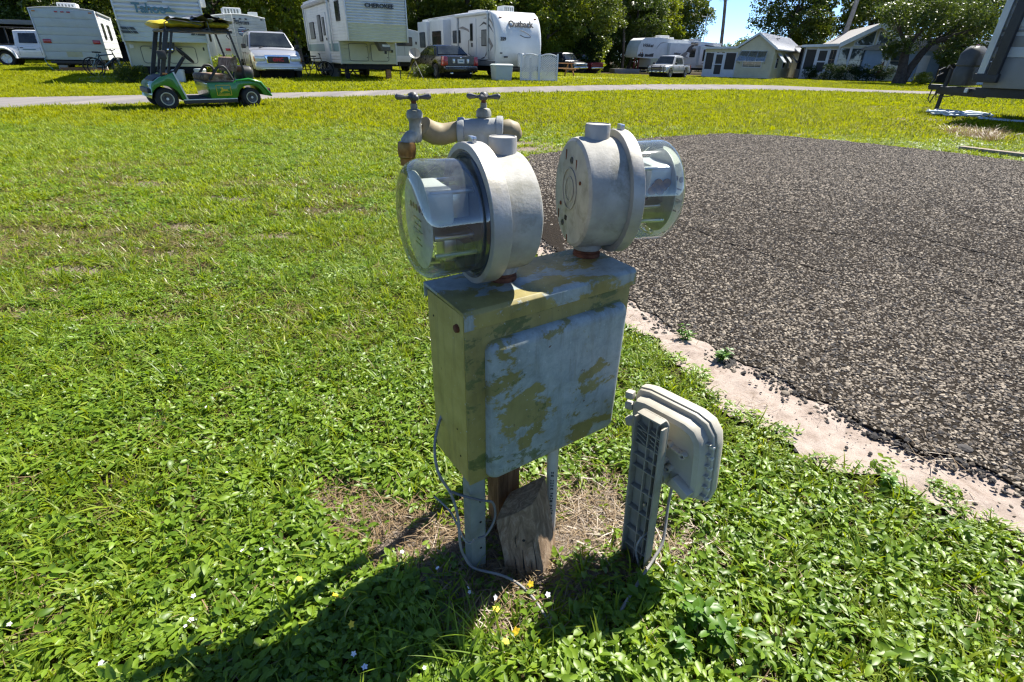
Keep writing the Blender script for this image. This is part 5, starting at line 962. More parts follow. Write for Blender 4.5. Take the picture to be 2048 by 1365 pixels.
# --- fifth-wheel trailer with white ribbed nose
def fifth_tahoe():
    t = thing('fifth_wheel_trailer', 'white ribbed fifth-wheel trailer nose with a lake name and twin cargo doors', 'trailer', (-13.0, 19.45, 0), R(31.5), RVG); W = 2.42; ov = -.75
    bx('lower_body', 'rv_cream', t, 0, W, 0, 8.5, .50, 1.22, .01); bx('upper_body', 'rv_white', t, 0, W, ov + .05, 8.5, 1.22, 3.3, .02)
    side_boards(t, W, ov + .05, 8.4, 1.25, 3.25, 10, 'rv_white', .03, 1); side_boards(t, 0, ov + .05, 8.4, 1.25, 3.25, 10, 'rv_white', .03, -1)
    boards(t, .03, W - .03, 1.22, 1.76, 4, ov + .05, 'rv_grey', .03); boards(t, .03, W - .03, 1.76, 3.26, 12, ov + .04, 'rv_white', .06, 'rib', 'siding_rib')
    for x0 in (-.02, W - .03): bx('corner_trim', 'rv_trim', t, x0, x0 + .05, ov - .03, ov + .08, 1.2, 3.3, .008); bx('corner_trim', 'rv_trim', t, x0, x0 + .05, -.03, .05, .48, 1.22, .008)
    for x0, x1 in ((.39, 1.0), (1.14, 2.0)):
        d = MB().prism(rrect(x0, x1, .60, 1.10, .09), -.03, .01, 'y').build('cargo_door', 'rv_cream', t, .008); MB().tube([(x, -.03, z) for x, z in rrect(x0, x1, .60, 1.10, .09) + [(x1, 1.01)]], .012, 6).build('seal', 'rv_shade', d, 0, 50); bx('latch', 'black_plastic', d, (x0 + x1) / 2 - .04, (x0 + x1) / 2 + .04, -.05, -.02, 1.03, 1.06)
    bx('outlet_cover', 'rv_trim', t, .10, .22, -.02, .01, 1.02, 1.14, .008); bx('vent', 'black_plastic', t, 2.24, 2.29, -.02, .01, 1.0, 1.1, .008)
    for sg, xc in ((1, .0), (-1, W)):   # slanted dark decal bars at both edges
        for k in range(2):
            z = 1.545 - .10 * k
            for a, b in ((.03, .20 + .06 * k), (.23 + .06 * k, .25 + .06 * k), (.28 + .06 * k, .40 + .05 * k)): MB().prism([(xc + sg * (a + .03), z), (xc + sg * (b + .03), z), (xc + sg * (b - .02), z + .075), (xc + sg * (a - (.0 if a < .1 else .02)), z + .075)], ov + .008, ov + .03, 'y').build('decal_bar', 'rv_decal', t)
    text('lettering', 'Tahoe', .36, 'text_teal', t, (.94, ov - .03, 2.14), bold=.010, space=.95, sx=1.0, ext=.012); bx('maker_mark', 'swoosh_grey', t, .95, 1.35, ov - .035, ov - .02, 2.325, 2.355)
    MB().prism([(1.38, 2.07), (1.68, 2.07), (1.62, 2.11), (1.56, 2.13), (1.50, 2.24), (1.46, 2.15), (1.41, 2.19)], ov - .045, ov - .02, 'y').build('mountain_mark', 'text_teal', t)
    marker(t, 2.15, ov - .02, 2.72); kp = MB().prism([(1.02, 1.24), (1.42, 1.24), (1.36, .98), (1.28, .9), (1.12, .9), (1.06, .98)], ov + .25, ov + .7, 'y').build('king_pin', 'black_plastic', t, .01); bx('pin_plate', 'chrome', kp, 1.12, 1.32, ov + .24, ov + .26, .98, 1.04, .005)
    bx('chassis', 'under_black', t, .2, W - .2, .05, 8.3, .28, .50); 
    for x in (.35, W - .35): bx('landing_leg', 'black_plastic', t, x - .05, x + .05, .35, .47, .0, .5, .008)
    wheels_pair(t, .15, W - .15, 4.8); bx('side_ladder_rack', 'rv_trim', t, W + .02, W + .2, .5, 1.2, 2.75, 3.05, .01); acunit(t, W / 2, 3.5, 3.3)
    bx('air_scoop', 'rv_trim', t, W + .01, W + .22, -.1, .3, 2.3, 2.7, .02)
    return t
fifth_tahoe()
def trailer_pilgrim():
    t = thing('travel_trailer', 'pale trailer with script name and round striped emblem behind the silver car', 'trailer', (-14.5, 28.2, 0), R(31.7), RVG); W, zb, zt_ = 2.42, .66, 2.48
    sec = [(0, zb), (W, zb), (W, zt_ - .05)] + [(W * (1 - k / 8), zt_ - .05 + .13 * math.sin(math.pi * k / 8)) for k in range(1, 8)] + [(0, zt_ - .05)]
    MB().prism(sec, .03, 7.5, 'y').build('shell', 'rv_grey', t, .02); boards(t, .03, W - .03, zb, zt_ - .06, 13, .03, 'rv_grey', .025, joined=True)
    MB().tube([(x, 0, z) for x, z in sec[2:]], .03, 6).build('roof_trim', 'rv_white', t, 0, 40)
    text('lettering', 'Pilgrim', .25, 'text_dark', t, (1.30, -.03, 2.22), shear=.35, bold=.004, ext=.006)
    em = MB().lathe([(0, .012), (.20, .012), (.20, 0)], (1.30, .0, 1.84), (0, -1, 0), 32).build('emblem', 'blue_dark', t)
    for k, (z, m_) in enumerate(((.12, 'lamp_clear'), (.04, 'rv_teal'), (-.05, 'lamp_clear'), (-.13, 'rv_teal'))): hw = math.sqrt(.19 ** 2 - z * z); bx('stripe', m_, em, 1.30 - hw, 1.30 + hw, -.018, -.005, 1.84 + z - .014, 1.84 + z + .014)
    bx('emblem_star', 'lamp_red', em, 1.27, 1.33, -.02, -.005, 1.82, 1.88)
    for x in (.35, 1.05, 1.3, 1.55, 2.25): marker(t, x, -.0, 2.37, 'text_dark', .1, .05)
    for x in (.5, 2.15): bx('tail_light', 'lamp_red', t, x - .11, x + .11, -.04, 0, 1.02, 1.12, .01)
    lad = MB()
    for x in (.62, .95): lad.tube([(x, -.1, zb - .1), (x, -.1, zt_ + .05), (x, .12, zt_ + .14)], .015, 6)
    for k in range(6): lad.tube([(.62, -.1, zb + .1 + .3 * k), (.95, -.1, zb + .1 + .3 * k)], .012, 6)
    lad.build('ladder', 'rv_trim', t, 0, 40); acunit(t, 1.15, 1.6, zt_ + .08, .8, 1.0, .32); bx('roof_vent', 'ac_white', t, 1.8, 2.2, .5, .9, zt_ + .05, zt_ + .22, .02); bx('bumper', 'black_plastic', t, .1, W - .1, -.14, 0, zb - .18, zb - .05, .02); bx('chassis', 'under_black', t, .2, W - .2, .1, 7.2, zb - .25, zb); wheels_pair(t, .15, W - .15, 3)
    rwin(t, 'x-', 1.5, 2.4, 1.4, 2.0, 0)
trailer_pilgrim()
def fifth_cherokee():
    t = thing('fifth_wheel_trailer', 'white and grey ribbed fifth-wheel trailer with a teal side stripe and door', 'trailer', (-7.5, 24.75, 0), R(30), RVG); W = 2.42; ov = -1.66
    bx('lower_body', 'rv_cream', t, 0, W, 0, 6.7, .62, 1.47, .01); bx('upper_body', 'rv_white', t, 0, W, ov + .05, 6.7, 1.45, 3.2, .02)
    boards(t, .03, W - .03, .62, 1.45, 7, .0, 'rv_cream', .02, joined=True); boards(t, .03, W - .03, 1.47, 2.02, 6, ov + .05, 'rv_cream', .03, joined=True); boards(t, .03, W - .03, 2.02, 3.15, 12, ov + .05, 'rv_white', .06, 'rib', 'siding_rib')
    for x0 in (-.03, W - .02): bx('corner_trim', 'rv_trim', t, x0, x0 + .05, ov - .03, ov + .08, 1.44, 3.2, .008); bx('corner_trim', 'rv_trim', t, x0, x0 + .05, -.03, .05, .6, 1.46, .008)
    for x0, x1 in ((.36, 1.16), (1.30, 2.06)):
        d = MB().prism(rrect(x0, x1, .74, 1.38, .07), -.045, .01, 'y').build('cargo_door', 'rv_cream', t, .008); MB().tube([(x, -.045, z) for x, z in rrect(x0, x1, .74, 1.38, .07) + [(x1, 1.31)]], .012, 6).build('seal', 'rv_shade', d, 0, 50)
        for zz_ in (.86, 1.26): bx('latch', 'black_plastic', d, x1 - .07, x1 - .04, -.06, -.03, zz_, zz_ + .03)
    bx('vent', 'black_plastic', t, 2.20, 2.28, -.04, .0, 1.08, 1.18, .005)
    text('lettering', 'CHEROKEE', .20, 'text_dark', t, (1.33, ov - .035, 2.66), bold=.006, sx=1.15, ext=.012, space=1.0)
    kp = MB().prism([(1.28, 1.46), (1.62, 1.46), (1.82, 1.28), (1.82, 1.12), (1.45, 1.12)], ov + .5, ov + 1.0, 'y').build('king_pin', 'handle_iron', t, .01); bx('pin_light', 'lamp_clear', kp, 1.48, 1.80, ov + .49, ov + .51, 1.28, 1.36); bx('pin', 'black_plastic', kp, 1.6, 1.68, ov + .6, ov + .7, 1.02, 1.13, .01)
    side_boards(t, 0, ov + .1, 6.65, 1.47, 3.15, 15, 'rv_white', .02, -1); side_boards(t, 0, .1, 6.65, .64, 1.46, 7, 'rv_white', .02, -1)
    for y0, y1 in ((.0, 1.75), (2.85, 6.6)): bx('stripe', 'rv_teal', t, -.03, 0, y0, y1, 1.08, 1.38)
    dr = MB().prism([(1.85, .62), (2.75, .62), (2.75, 2.56), (1.85, 2.56)], -.05, 0, 'x').build('door', 'rv_white', t, .01); rwin(t, 'x-', 2.1, 2.45, 1.70, 2.40, -.05, .03, 'rv_shade'); bx('handle', 'black_plastic', dr, -.09, -.04, 1.93, 2.0, 1.5, 1.6, .01)
    rwin(t, 'x-', 2.95, 3.6, 1.48, 2.52, -.02, .1, 'rv_shade'); rwin(t, 'x-', -.75, -.1, 2.15, 2.85, -.02, .05); rwin(t, 'x-', 4.6, 5.6, 1.6, 2.3, -.02, .05, 'rv_shade')
    MB().tube([(-.1, .9, 2.98), (-.1, 6.3, 2.98)], .09, 12).build('awning_roll', 'canvas_grey', t, 0, 40)
    for y in (.9, 6.3): bx('awning_arm', 'rv_trim', t, -.14, -.07, y - .05, y + .05, 1.1, 3.0, .01)
    bx('entry_step', 'black_plastic', t, -.55, -.05, 1.9, 2.7, .28, .36, .01); bx('chassis', 'under_black', t, .2, W - .2, .05, 6.6, .42, .62)
    for x in (.2, W - .35): bx('landing_leg', 'under_black', t, x, x + .16, .3, .5, 0, .62, .01)
    bx('jack_stand', 'wood_board', t, 1.98, 2.18, .2, .4, 0, .5, .01); wheels_pair(t, .12, W - .12, 4.3)
    fm = MB()
    for a, b in (((.45, 0, .1), (.45, 0, .6)), ((.05, 0, .3), (1.2, 0, .3)), ((.5, 0, .1), (.95, 0, .6)), ((.95, 0, .1), (.5, 0, .6))): fm.bar((a[0], 1.2, a[2]), (b[0], 1.2, b[2]), .05)
    fm.build('stabiliser', 'black_plastic', t)
    so_ = bx('slide_out', 'rv_white', t, W, W + .55, 1.6, 4.6, 1.2, 3.0, .02); bx('slide_trim', 'rv_trim', so_, W + .5, W + .57, 1.58, 1.64, 1.2, 3.0, .005); bx('slide_lower', 'rv_white', t, W - .02, W + .34, 1.2, 4.6, .7, 1.9, .02)
    acunit(t, W / 2, 4, 3.2); bx('stick', 'black_plastic', t, 2.42, 2.45, -.35, -.32, 0, .7)
fifth_cherokee()
def trailer_outback():
    t = thing('travel_trailer', 'white travel trailer with rounded front cap and grey swooshes behind lattice panels', 'trailer', (-.95, 27.9, 0), R(29.6), RVG); W, zb, zt_ = 2.5, .60, 2.92
    prof = [(.34, zb), (.10, zb + .25), (.0, zb + .7), (.0, 1.6), (.06, 2.0), (.2, 2.4), (.42, 2.72), (.75, 2.9), (1.1, zt_)]   # (y,z) of the curved nose
    def nose(x):
        e = abs(x - W / 2) / (W / 2); r_ = max(0, (e - .82) / .18); return .28 * (1 - math.sqrt(max(0, 1 - r_ * r_)))
    xs = [0, .01, .03, .07, .13, .2, .3, .6, 1.0, 1.25, 1.5, 1.9, 2.2, 2.3, 2.37, 2.43, 2.47, 2.49, 2.5]
    MB().loft([[Vector((x, y + nose(x), z)) for y, z in prof] for x in xs], False, False).build('front_cap', 'rv_white', t, 0, 60)
    MB().prism([(.34, zb), (.26 + .05, zb + .25), (.28, 1.6), (.34, 2.0), (.46, 2.4), (.66, 2.7), (.95, 2.88), (1.3, zt_), (9.9, zt_ - .05), (9.9, zb)], 0.001, W - .001, 'x').build('shell', 'rv_white', t, 0)
    MB().tube([(-.01, y + .29, z) for y, z in prof[1:]] + [(-.01, 4.5, zt_ - .02), (-.01, 8.9, zt_ - .06)], .03, 6).build('edge_trim', 'rv_trim', t, 0, 40); MB().tube([(W + .01, y + .29, z) for y, z in prof[1:]] + [(W + .01, 4.5, zt_ - .02)], .03, 6).build('edge_trim', 'rv_trim', t, 0, 40)
    text('lettering', 'Outback', .38, 'text_dark', t, (1.3, .165, 2.37), (R(68), 0, 0), bold=.012, sx=1.0, ext=.008); text('lettering', '359', .20, 'text_dark', t, (.27, -.01, 1.74), bold=.008, ext=.006)
    sw = [(1.0, 1.86), (1.35, 1.78), (1.52, 1.66), (1.40, 1.64), (1.2, 1.68), (1.02, 1.76), (1.25, 1.66), (1.45, 1.60), (1.66, 1.62), (1.5, 1.74), (1.3, 1.84)]
    MB().tube([(x, -.012 + max(0, (z - 1.6) * .15), z) for x, z in ((1.25, 2.12), (1.5, 2.06), (1.72, 1.94), (1.80, 1.86), (1.70, 1.83), (1.45, 1.84), (1.2, 1.93))], .014, 5).build('swoosh', 'swoosh_dark', t, 0, 50)
    for x in (.3, W - .3): marker(t, x, .36, 2.62, 'lamp_amber', .14, .08)
    marker(t, .42, .0, 1.0, 'black_plastic', .2, .06); marker(t, .18, .03, 1.16, 'black_plastic', .12, .05)
    # left side
    bx('skirt_panel', 'grey_panel', t, -.012, 0, .3, 9.0, zb, zb + .22); 
    dr = MB().prism([(2.35, zb + .12), (3.1, zb + .12), (3.1, 2.66), (2.35, 2.66)], -.04, 0, 'x').build('door', 'rv_white', t, .012); rwin(t, 'x-', 2.68, 2.98, 1.68, 2.45, -.035, .03, 'rv_window'); bx('handle', 'black_plastic', dr, -.09, -.03, 2.72, 2.82, 1.42, 1.6, .01); MB().tube([(-.04, 2.9, 1.0), (-.16, 2.95, 1.1), (-.16, 2.95, 1.7), (-.04, 3.0, 1.75)], .015, 6).build('grab_handle', 'black_plastic', dr, 0, 40)
    rwin(t, 'x-', 1.15, 1.75, 1.45, 2.15, 0, .05, 'rv_shade'); rwin(t, 'x-', 4.3, 5.3, 1.6, 2.2, 0, .06)
    so1 = bx('slide_out', 'rv_white', t, -.45, 0.0, 5.6, 7.6, .85, 2.72, .02); rwin(t, 'x-', 5.9, 7.2, 1.4, 2.2, -.45, .08); so2 = bx('slide_out', 'rv_white', t, -.4, 0, 8.2, 9.7, .85, 2.72, .02); rwin(t, 'x-', 8.5, 9.4, 1.4, 2.2, -.4, .08)
    def sw_(pts, m_, x=-.008): MB().prism(pts, x - .004, .0, 'x').build('swoosh', m_, t)
    sw_([(2.0, 2.30), (1.5, 2.48), (.9, 2.34), (.46, 2.0), (.9, 2.26), (1.5, 2.40)], 'swoosh_dark'); sw_([(1.6, 2.62), (1.0, 2.66), (.55, 2.40), (.42, 2.1), (.7, 2.42), (1.1, 2.58)], 'swoosh_grey'); sw_([(2.05, 1.85), (1.2, 1.72), (.9, 1.80), (.5, 1.46), (.85, 1.20), (.75, 1.46), (1.0, 1.62)], 'swoosh_grey'); sw_([(.95, 1.25), (1.5, .92), (1.9, .9), (1.4, 1.0), (1.05, 1.4)], 'swoosh_dark'); sw_([(4.6, 2.28), (4.0, 2.36), (3.3, 2.22), (3.0, 2.02), (3.5, 2.16), (4.1, 2.25)], 'swoosh_grey'); sw_([(.4, .9), (1.6, .86), (3.0, .9), (1.6, .80)], 'swoosh_dark')
    text('lettering', 'Outback', .30, 'text_dark', t, (-.012, 4.6, 1.28), (R(90), 0, R(-90)), bold=.008, ext=.003)
    for y in (1.0, 4.55): bx('awning_arm', 'rv_trim', t, -.09, -.02, y - .05, y + .05, .95, 2.78, .01)
    MB().tube([(-.1, .9, 2.83), (-.1, 4.7, 2.83)], .075, 12).build('awning_roll', 'rv_white', t, 0, 40); bx('battery_door', 'rv_trim', t, -.015, 0, .55, 1.0, .86, 1.22, .004)
    bx('chassis', 'under_black', t, .2, W - .2, .5, 8.8, .36, .60); wheels_pair(t, .12, W - .12, 4.4); acunit(t, 1.4, 1.9, zt_ + .0, .6, .7, .28); acunit(t, 1.2, 4.5, zt_ - .02, .75, 1.2, .24)
    fr_ = MB().bar((.5, .4, .5), (1.25, -1.0, .5), .1, .12); fr_.bar((2.0, .4, .5), (1.25, -1.0, .5), .1, .12); fr_.build('tongue', 'black_plastic', t, .005); tk = MB().lathe([(0, .62), (.12, .62), (.16, .56), (.16, .08), (.12, .02), (0, .02)], (1.05, -.35, .56), (0, 0, 1), 18); tk.lathe([(0, .62), (.12, .62), (.16, .56), (.16, .08), (.12, .02), (0, .02)], (1.42, -.35, .56), (0, 0, 1), 18); tk.build('gas_bottle', 'grey_light', t, 0, 40)
    bx('jack', 'black_plastic', t, 1.2, 1.3, -1.0, -.9, 0, 1.0, .01)
trailer_outback()
def trailer_small():
    t = thing('travel_trailer', 'pale blue grey trailer glimpsed between the two larger trailers', 'trailer', (-8.3, 37.2, 0), R(29), RVG); W = 2.3
    MB().prism([(0, .6), (W, .6), (W, 2.3)] + [(W * (1 - k / 6), 2.3 + .15 * math.sin(math.pi * k / 6)) for k in range(1, 6)] + [(0, 2.3)], 0, 6, 'y').build('shell', 'rv_grey', t, .03); bx('skirt', 'rv_white', t, 0.05, W - .05, -.03, 0, .6, .95, .01); bx('tail_light', 'lamp_red', t, .2, .45, -.05, 0, .62, .78, .01); bx('tail_light', 'lamp_red', t, W - .45, W - .2, -.05, 0, .62, .78, .01); rwin(t, 'y', .6, 1.7, 1.5, 2.0, 0); bx('seam', 'rv_shade', t, 1.15, 1.17, -.006, 0, .95, 2.3); wheels_pair(t, .15, W - .15, 2.4); bx('chassis', 'under_black', t, .2, W - .2, .1, 5.8, .35, .6)
    bx('vent', 'black_plastic', t, 1.9, 2.0, -.02, 0, 1.6, 1.75)
trailer_small()
def fifth_wildcat():
    t = thing('fifth_wheel_trailer', 'long white fifth-wheel trailer with black wild cat decal behind the silver pickup', 'trailer', (14.6, 72.0, zz(14.6, 72.0)), R(24), RVG); L = 13.0   # local x runs along the visible side
    side = [(0, 1.75), (-.05, 2.2), (.1, 3.0), (.45, 3.6), (.9, 3.85), (3.0, 3.95), (5.0, 3.8), (L, 3.55), (L, .7), (2.2, .7), (2.2, 1.65)]
    MB().prism(side, 0, 2.5, 'y').build('shell', 'rv_white', t, .03); bx('lower_panel', 'rv_cream', t, 2.2, 6, -.01, 0, .7, 1.7)
    rwin(t, 'y', 4.6, 5.0, 2.5, 3.2, 0); bx('slide_out', 'rv_white', t, 4.4, 7.6, -.5, 0, 1.75, 3.4, .02); rwin(t, 'y', 8.0, 8.9, 1.9, 2.9, -.0); rwin(t, 'y', 8.0, 9.1, 3.2, 3.55, -.0); rwin(t, 'y', 9.7, 11.2, 1.7, 2.9, -.0); rwin(t, 'y', 11.7, 12.7, 1.8, 2.5, -.0)
    so_ = bx('slide_out', 'rv_white', t, 9.3, L - .05, -.45, 0, 1.0, 3.15, .02); rwin(t, 'y', 9.8, 11.0, 1.5, 2.8, -.45, .08); rwin(t, 'y', 11.6, 12.7, 1.6, 2.4, -.45, .08)
    text('lettering', 'Wildcat', .5, 'swoosh_dark', t, (1.4, -.02, 3.05), shear=.35, bold=.012, ext=.01); text('lettering', 'Wildcat', .32, 'swoosh_dark', t, (5.6, -.52, 2.25), shear=.35, bold=.008, ext=.01)
    def d(pts, m_, y=-.015): MB().prism(pts, y, .0, 'y').build('decal', m_, t)
    d([(.1, 1.85), (.55, 1.85), (.5, 2.25), (.1, 2.05)], 'swoosh_dark'); d([(1.1, 1.85), (2.4, 1.85), (2.4, 2.25), (1.7, 2.1), (1.1, 2.15)], 'swoosh_dark'); d([(2.7, 2.7), (3.2, 3.3), (4.3, 3.5), (3.4, 3.4), (2.9, 3.0)], 'swoosh_dark')
    d([(6.9, 2.4), (7.3, 3.0), (7.8, 3.3), (9.0, 3.45), (8.2, 3.2), (7.8, 2.9), (8.1, 2.8), (7.6, 2.6), (7.9, 2.3), (7.4, 2.45)], 'swoosh_dark', -.51); d([(6.2, 2.1), (6.9, 2.5), (7.3, 2.3), (7.0, 2.0), (7.6, 1.8), (7.0, 1.85)], 'swoosh_grey', -.51); d([(10.2, 3.3), (11.5, 3.2), (12.4, 2.6), (12.8, 1.8), (12.1, 2.5), (11.4, 2.95)], 'swoosh_dark', -.46); d([(9.6, 1.15), (11.0, 1.4), (12.9, 1.35), (12.9, 1.5), (11, 1.6)], 'swoosh_dark', -.46); d([(10.8, .8), (12.0, .95), (12.4, 1.6), (12.0, 1.2)], 'swoosh_dark', -.46)
    MB().lathe([(0, .03), (.2, .03), (.22, 0)], (.75, 0, 2.0), (0, -1, 0), 20).build('speaker_vent', 'black_plastic', t, 0, 40)
    for x, z in ((.62, 2.55), (.45, 2.3), (.72, 2.3)): bx('marker_light', 'lamp_amber', t, x - .06, x + .06, -.03, 0, z - .04, z + .04, .005)
    a = bx('air_conditioner', 'ac_white', t, 3.6, 5.1, .8, 1.7, 3.95, 4.22, .06); a = bx('air_conditioner', 'ac_white', t, 9.0, 10.3, .8, 1.7, 3.68, 4.0, .06); bx('roof_vent', 'ac_white', t, 5.4, 5.9, .9, 1.5, 3.82, 4.05, .03); bx('roof_vent', 'ac_white', t, 7.7, 8.3, .9, 1.5, 3.7, 3.88, .03)
    for x in (.4, 1.0): bx('pin_leg', 'red_frame', t, x, x + .12, 1.0, 1.2, .0, 1.75, .01)
    ty, rm = wheel_mesh(.4, .24)
    for x in (7.4, 8.4): q = obj('wheel', ty, t); q.location = (x, .05, .4); q.rotation_euler = (0, 0, math.pi); obj('rim', rm, q)
    bx('chassis', 'under_black', t, 2.2, L - .1, .1, 2.4, .45, .7); ml = MB().tube([(11.0, 1.3, 3.6), (11.0, 1.3, 6.8)], .04, 6)
    for z, w_ in ((5.0, .7), (5.6, .5), (6.5, .9)): ml.tube([(11 - w_, 1.3, z), (11 + w_, 1.3, z)], .025, 5)
    ml.build('antenna_mast', 'rv_trim', t, 0, 40)
    bx('ramp', 'grey_panel', t, -3.4, .2, -.6, .6, .02, .5, .01)
fifth_wildcat()
def trailer_right():
    t = thing('travel_trailer', 'grey trailer at the right edge with awning arm and long tongue', 'trailer', (9.6, 12.3, 0), R(33.5), 'trailer on this side of the road'); W = 2.4
    # nose at y = 0, body runs back towards the viewer (negative y)
    bx('lower_body', 'grey_panel', t, 0, W, -7, -.25, .62, 1.18, .02); bx('upper_body', 'grey_light', t, 0, W, -7, -.12, 1.18, 2.9, .03)
    for z0, z1, m_ in ((1.18, 1.36, 'grey_light'), (1.36, 1.55, 'grey_panel'), (1.62, 1.66, 'grey_panel'), (1.95, 2.0, 'grey_panel')): bx('side_stripe', m_, t, -.012, 0, -6.9, -.2, z0, z1, .004)
    for k in range(5): bx('side_rib', 'grey_light', t, -.03, 0, -6.9, -.2, 1.70 + k * .22, 1.86 + k * .22, .012)
    rwin(t, 'x-', -2.2, -1.3, 1.6, 2.3, -.02); 
    bx('awning_arm', 'grey_light', t, -.14, -.05, -.25, -.13, .80, 2.85, .012); bx('awning_arm', 'black_plastic', t, -.17, -.03, -.48, -.32, .86, 2.85, .012); bx('arm_foot', 'black_plastic', t, -.16, -.0, -.5, -.1, .72, .88, .01)
    MB().tube([(-.12, -.3, 2.9), (-.12, -5.5, 2.9)], .09, 10).build('awning_roll', 'grey_light', t, 0, 40)
    fr_ = MB().bar((.25, -.3, .5), (1.2, .95, .5), .08, .16); fr_.bar((W - .25, -.3, .5), (1.2, .95, .5), .08, .16); tg = fr_.build('tongue', 'black_plastic', t, .006); bx('chassis_rail', 'black_plastic', t, .2, .3, -6.8, -.1, .44, .62, .008); bx('chassis_rail', 'black_plastic', t, W - .3, W - .2, -6.8, -.1, .44, .62, .008)
    bx('sticker', 'plate_white', tg, .42, .50, .10, .16, .5, .585); MB().tube([(1.2, .83, .95), (1.2, .83, 0.02)], .045, 10).build('jack', 'black_plastic', tg, 0, 40); MB().lathe([(.14, 0), (.14, .02), (.05, .03)], (1.2, .83, 0.0), (0, 0, 1), 14).build('jack_foot', 'black_plastic', tg); bx('coupler', 'black_plastic', tg, 1.12, 1.28, .9, 1.14, .5, .62, .02); MB().tube([(1.2, .83, .95), (1.0, .83, 1.02), (.94, .83, .95)], .015, 6).build('jack_crank', 'black_plastic', tg, 0, 40)
    rings = []
    for z, ex, ey in ((.62, 0, 0), (.68, .02, .01), (.95, .02, .02), (1.0, .0, 0), (1.03, .02, .02), (1.26, .0, .01), (1.36, -.05, -.04), (1.41, -.12, -.08)):
        rings.append([Vector((1.2 + x, .50 + y, z)) for x, y in rrect(-.34 - ex, .34 + ex, -.17 - ey, .17 + ey, .13, 4)])
    gc = MB().loft(rings, True, True).build('gas_cover', 'cover_grey', t, 0, 35); MB().lathe([(0, .03), (.03, .025), (.035, 0)], (1.2, .50, 1.41), (0, 0, 1), 12).build('gas_knob', 'lamp_red', gc, 0, 40)
    cb = MB()
    cb.tube([(1.2, .98, .55), (1.1, .9, .35), (.9, .6, .38), (.6, .2, .5)], .012, 6); cb.tube([(1.22, 1.08, .5), (1.24, 1.1, .3), (1.2, 1.02, .22), (1.15, .94, .45)], .014, 6); cb.tube([(1.15, 1.0, .9), (1.05, 1.05, .7), (1.0, 1.1, .55)], .012, 6); cb.build('breakaway_cables', 'black_plastic', tg, 0, 50)
    fb = MB()
    for z in (.7, .82): fb.tube([(1.15, 1.05, z), (1.0, 1.0, z + .1), (1.22, .98, z + .16)], .01, 5)
    fb.build('chain', 'handle_iron', tg, 0, 50); ty, rm = wheel_mesh(.36, .22)
    for y in (-3.6, -4.5): q = obj('wheel', ty, t); q.location = (.1, y, .36); q.rotation_euler = (0, 0, R(90)); obj('rim', rm, q)
trailer_right()
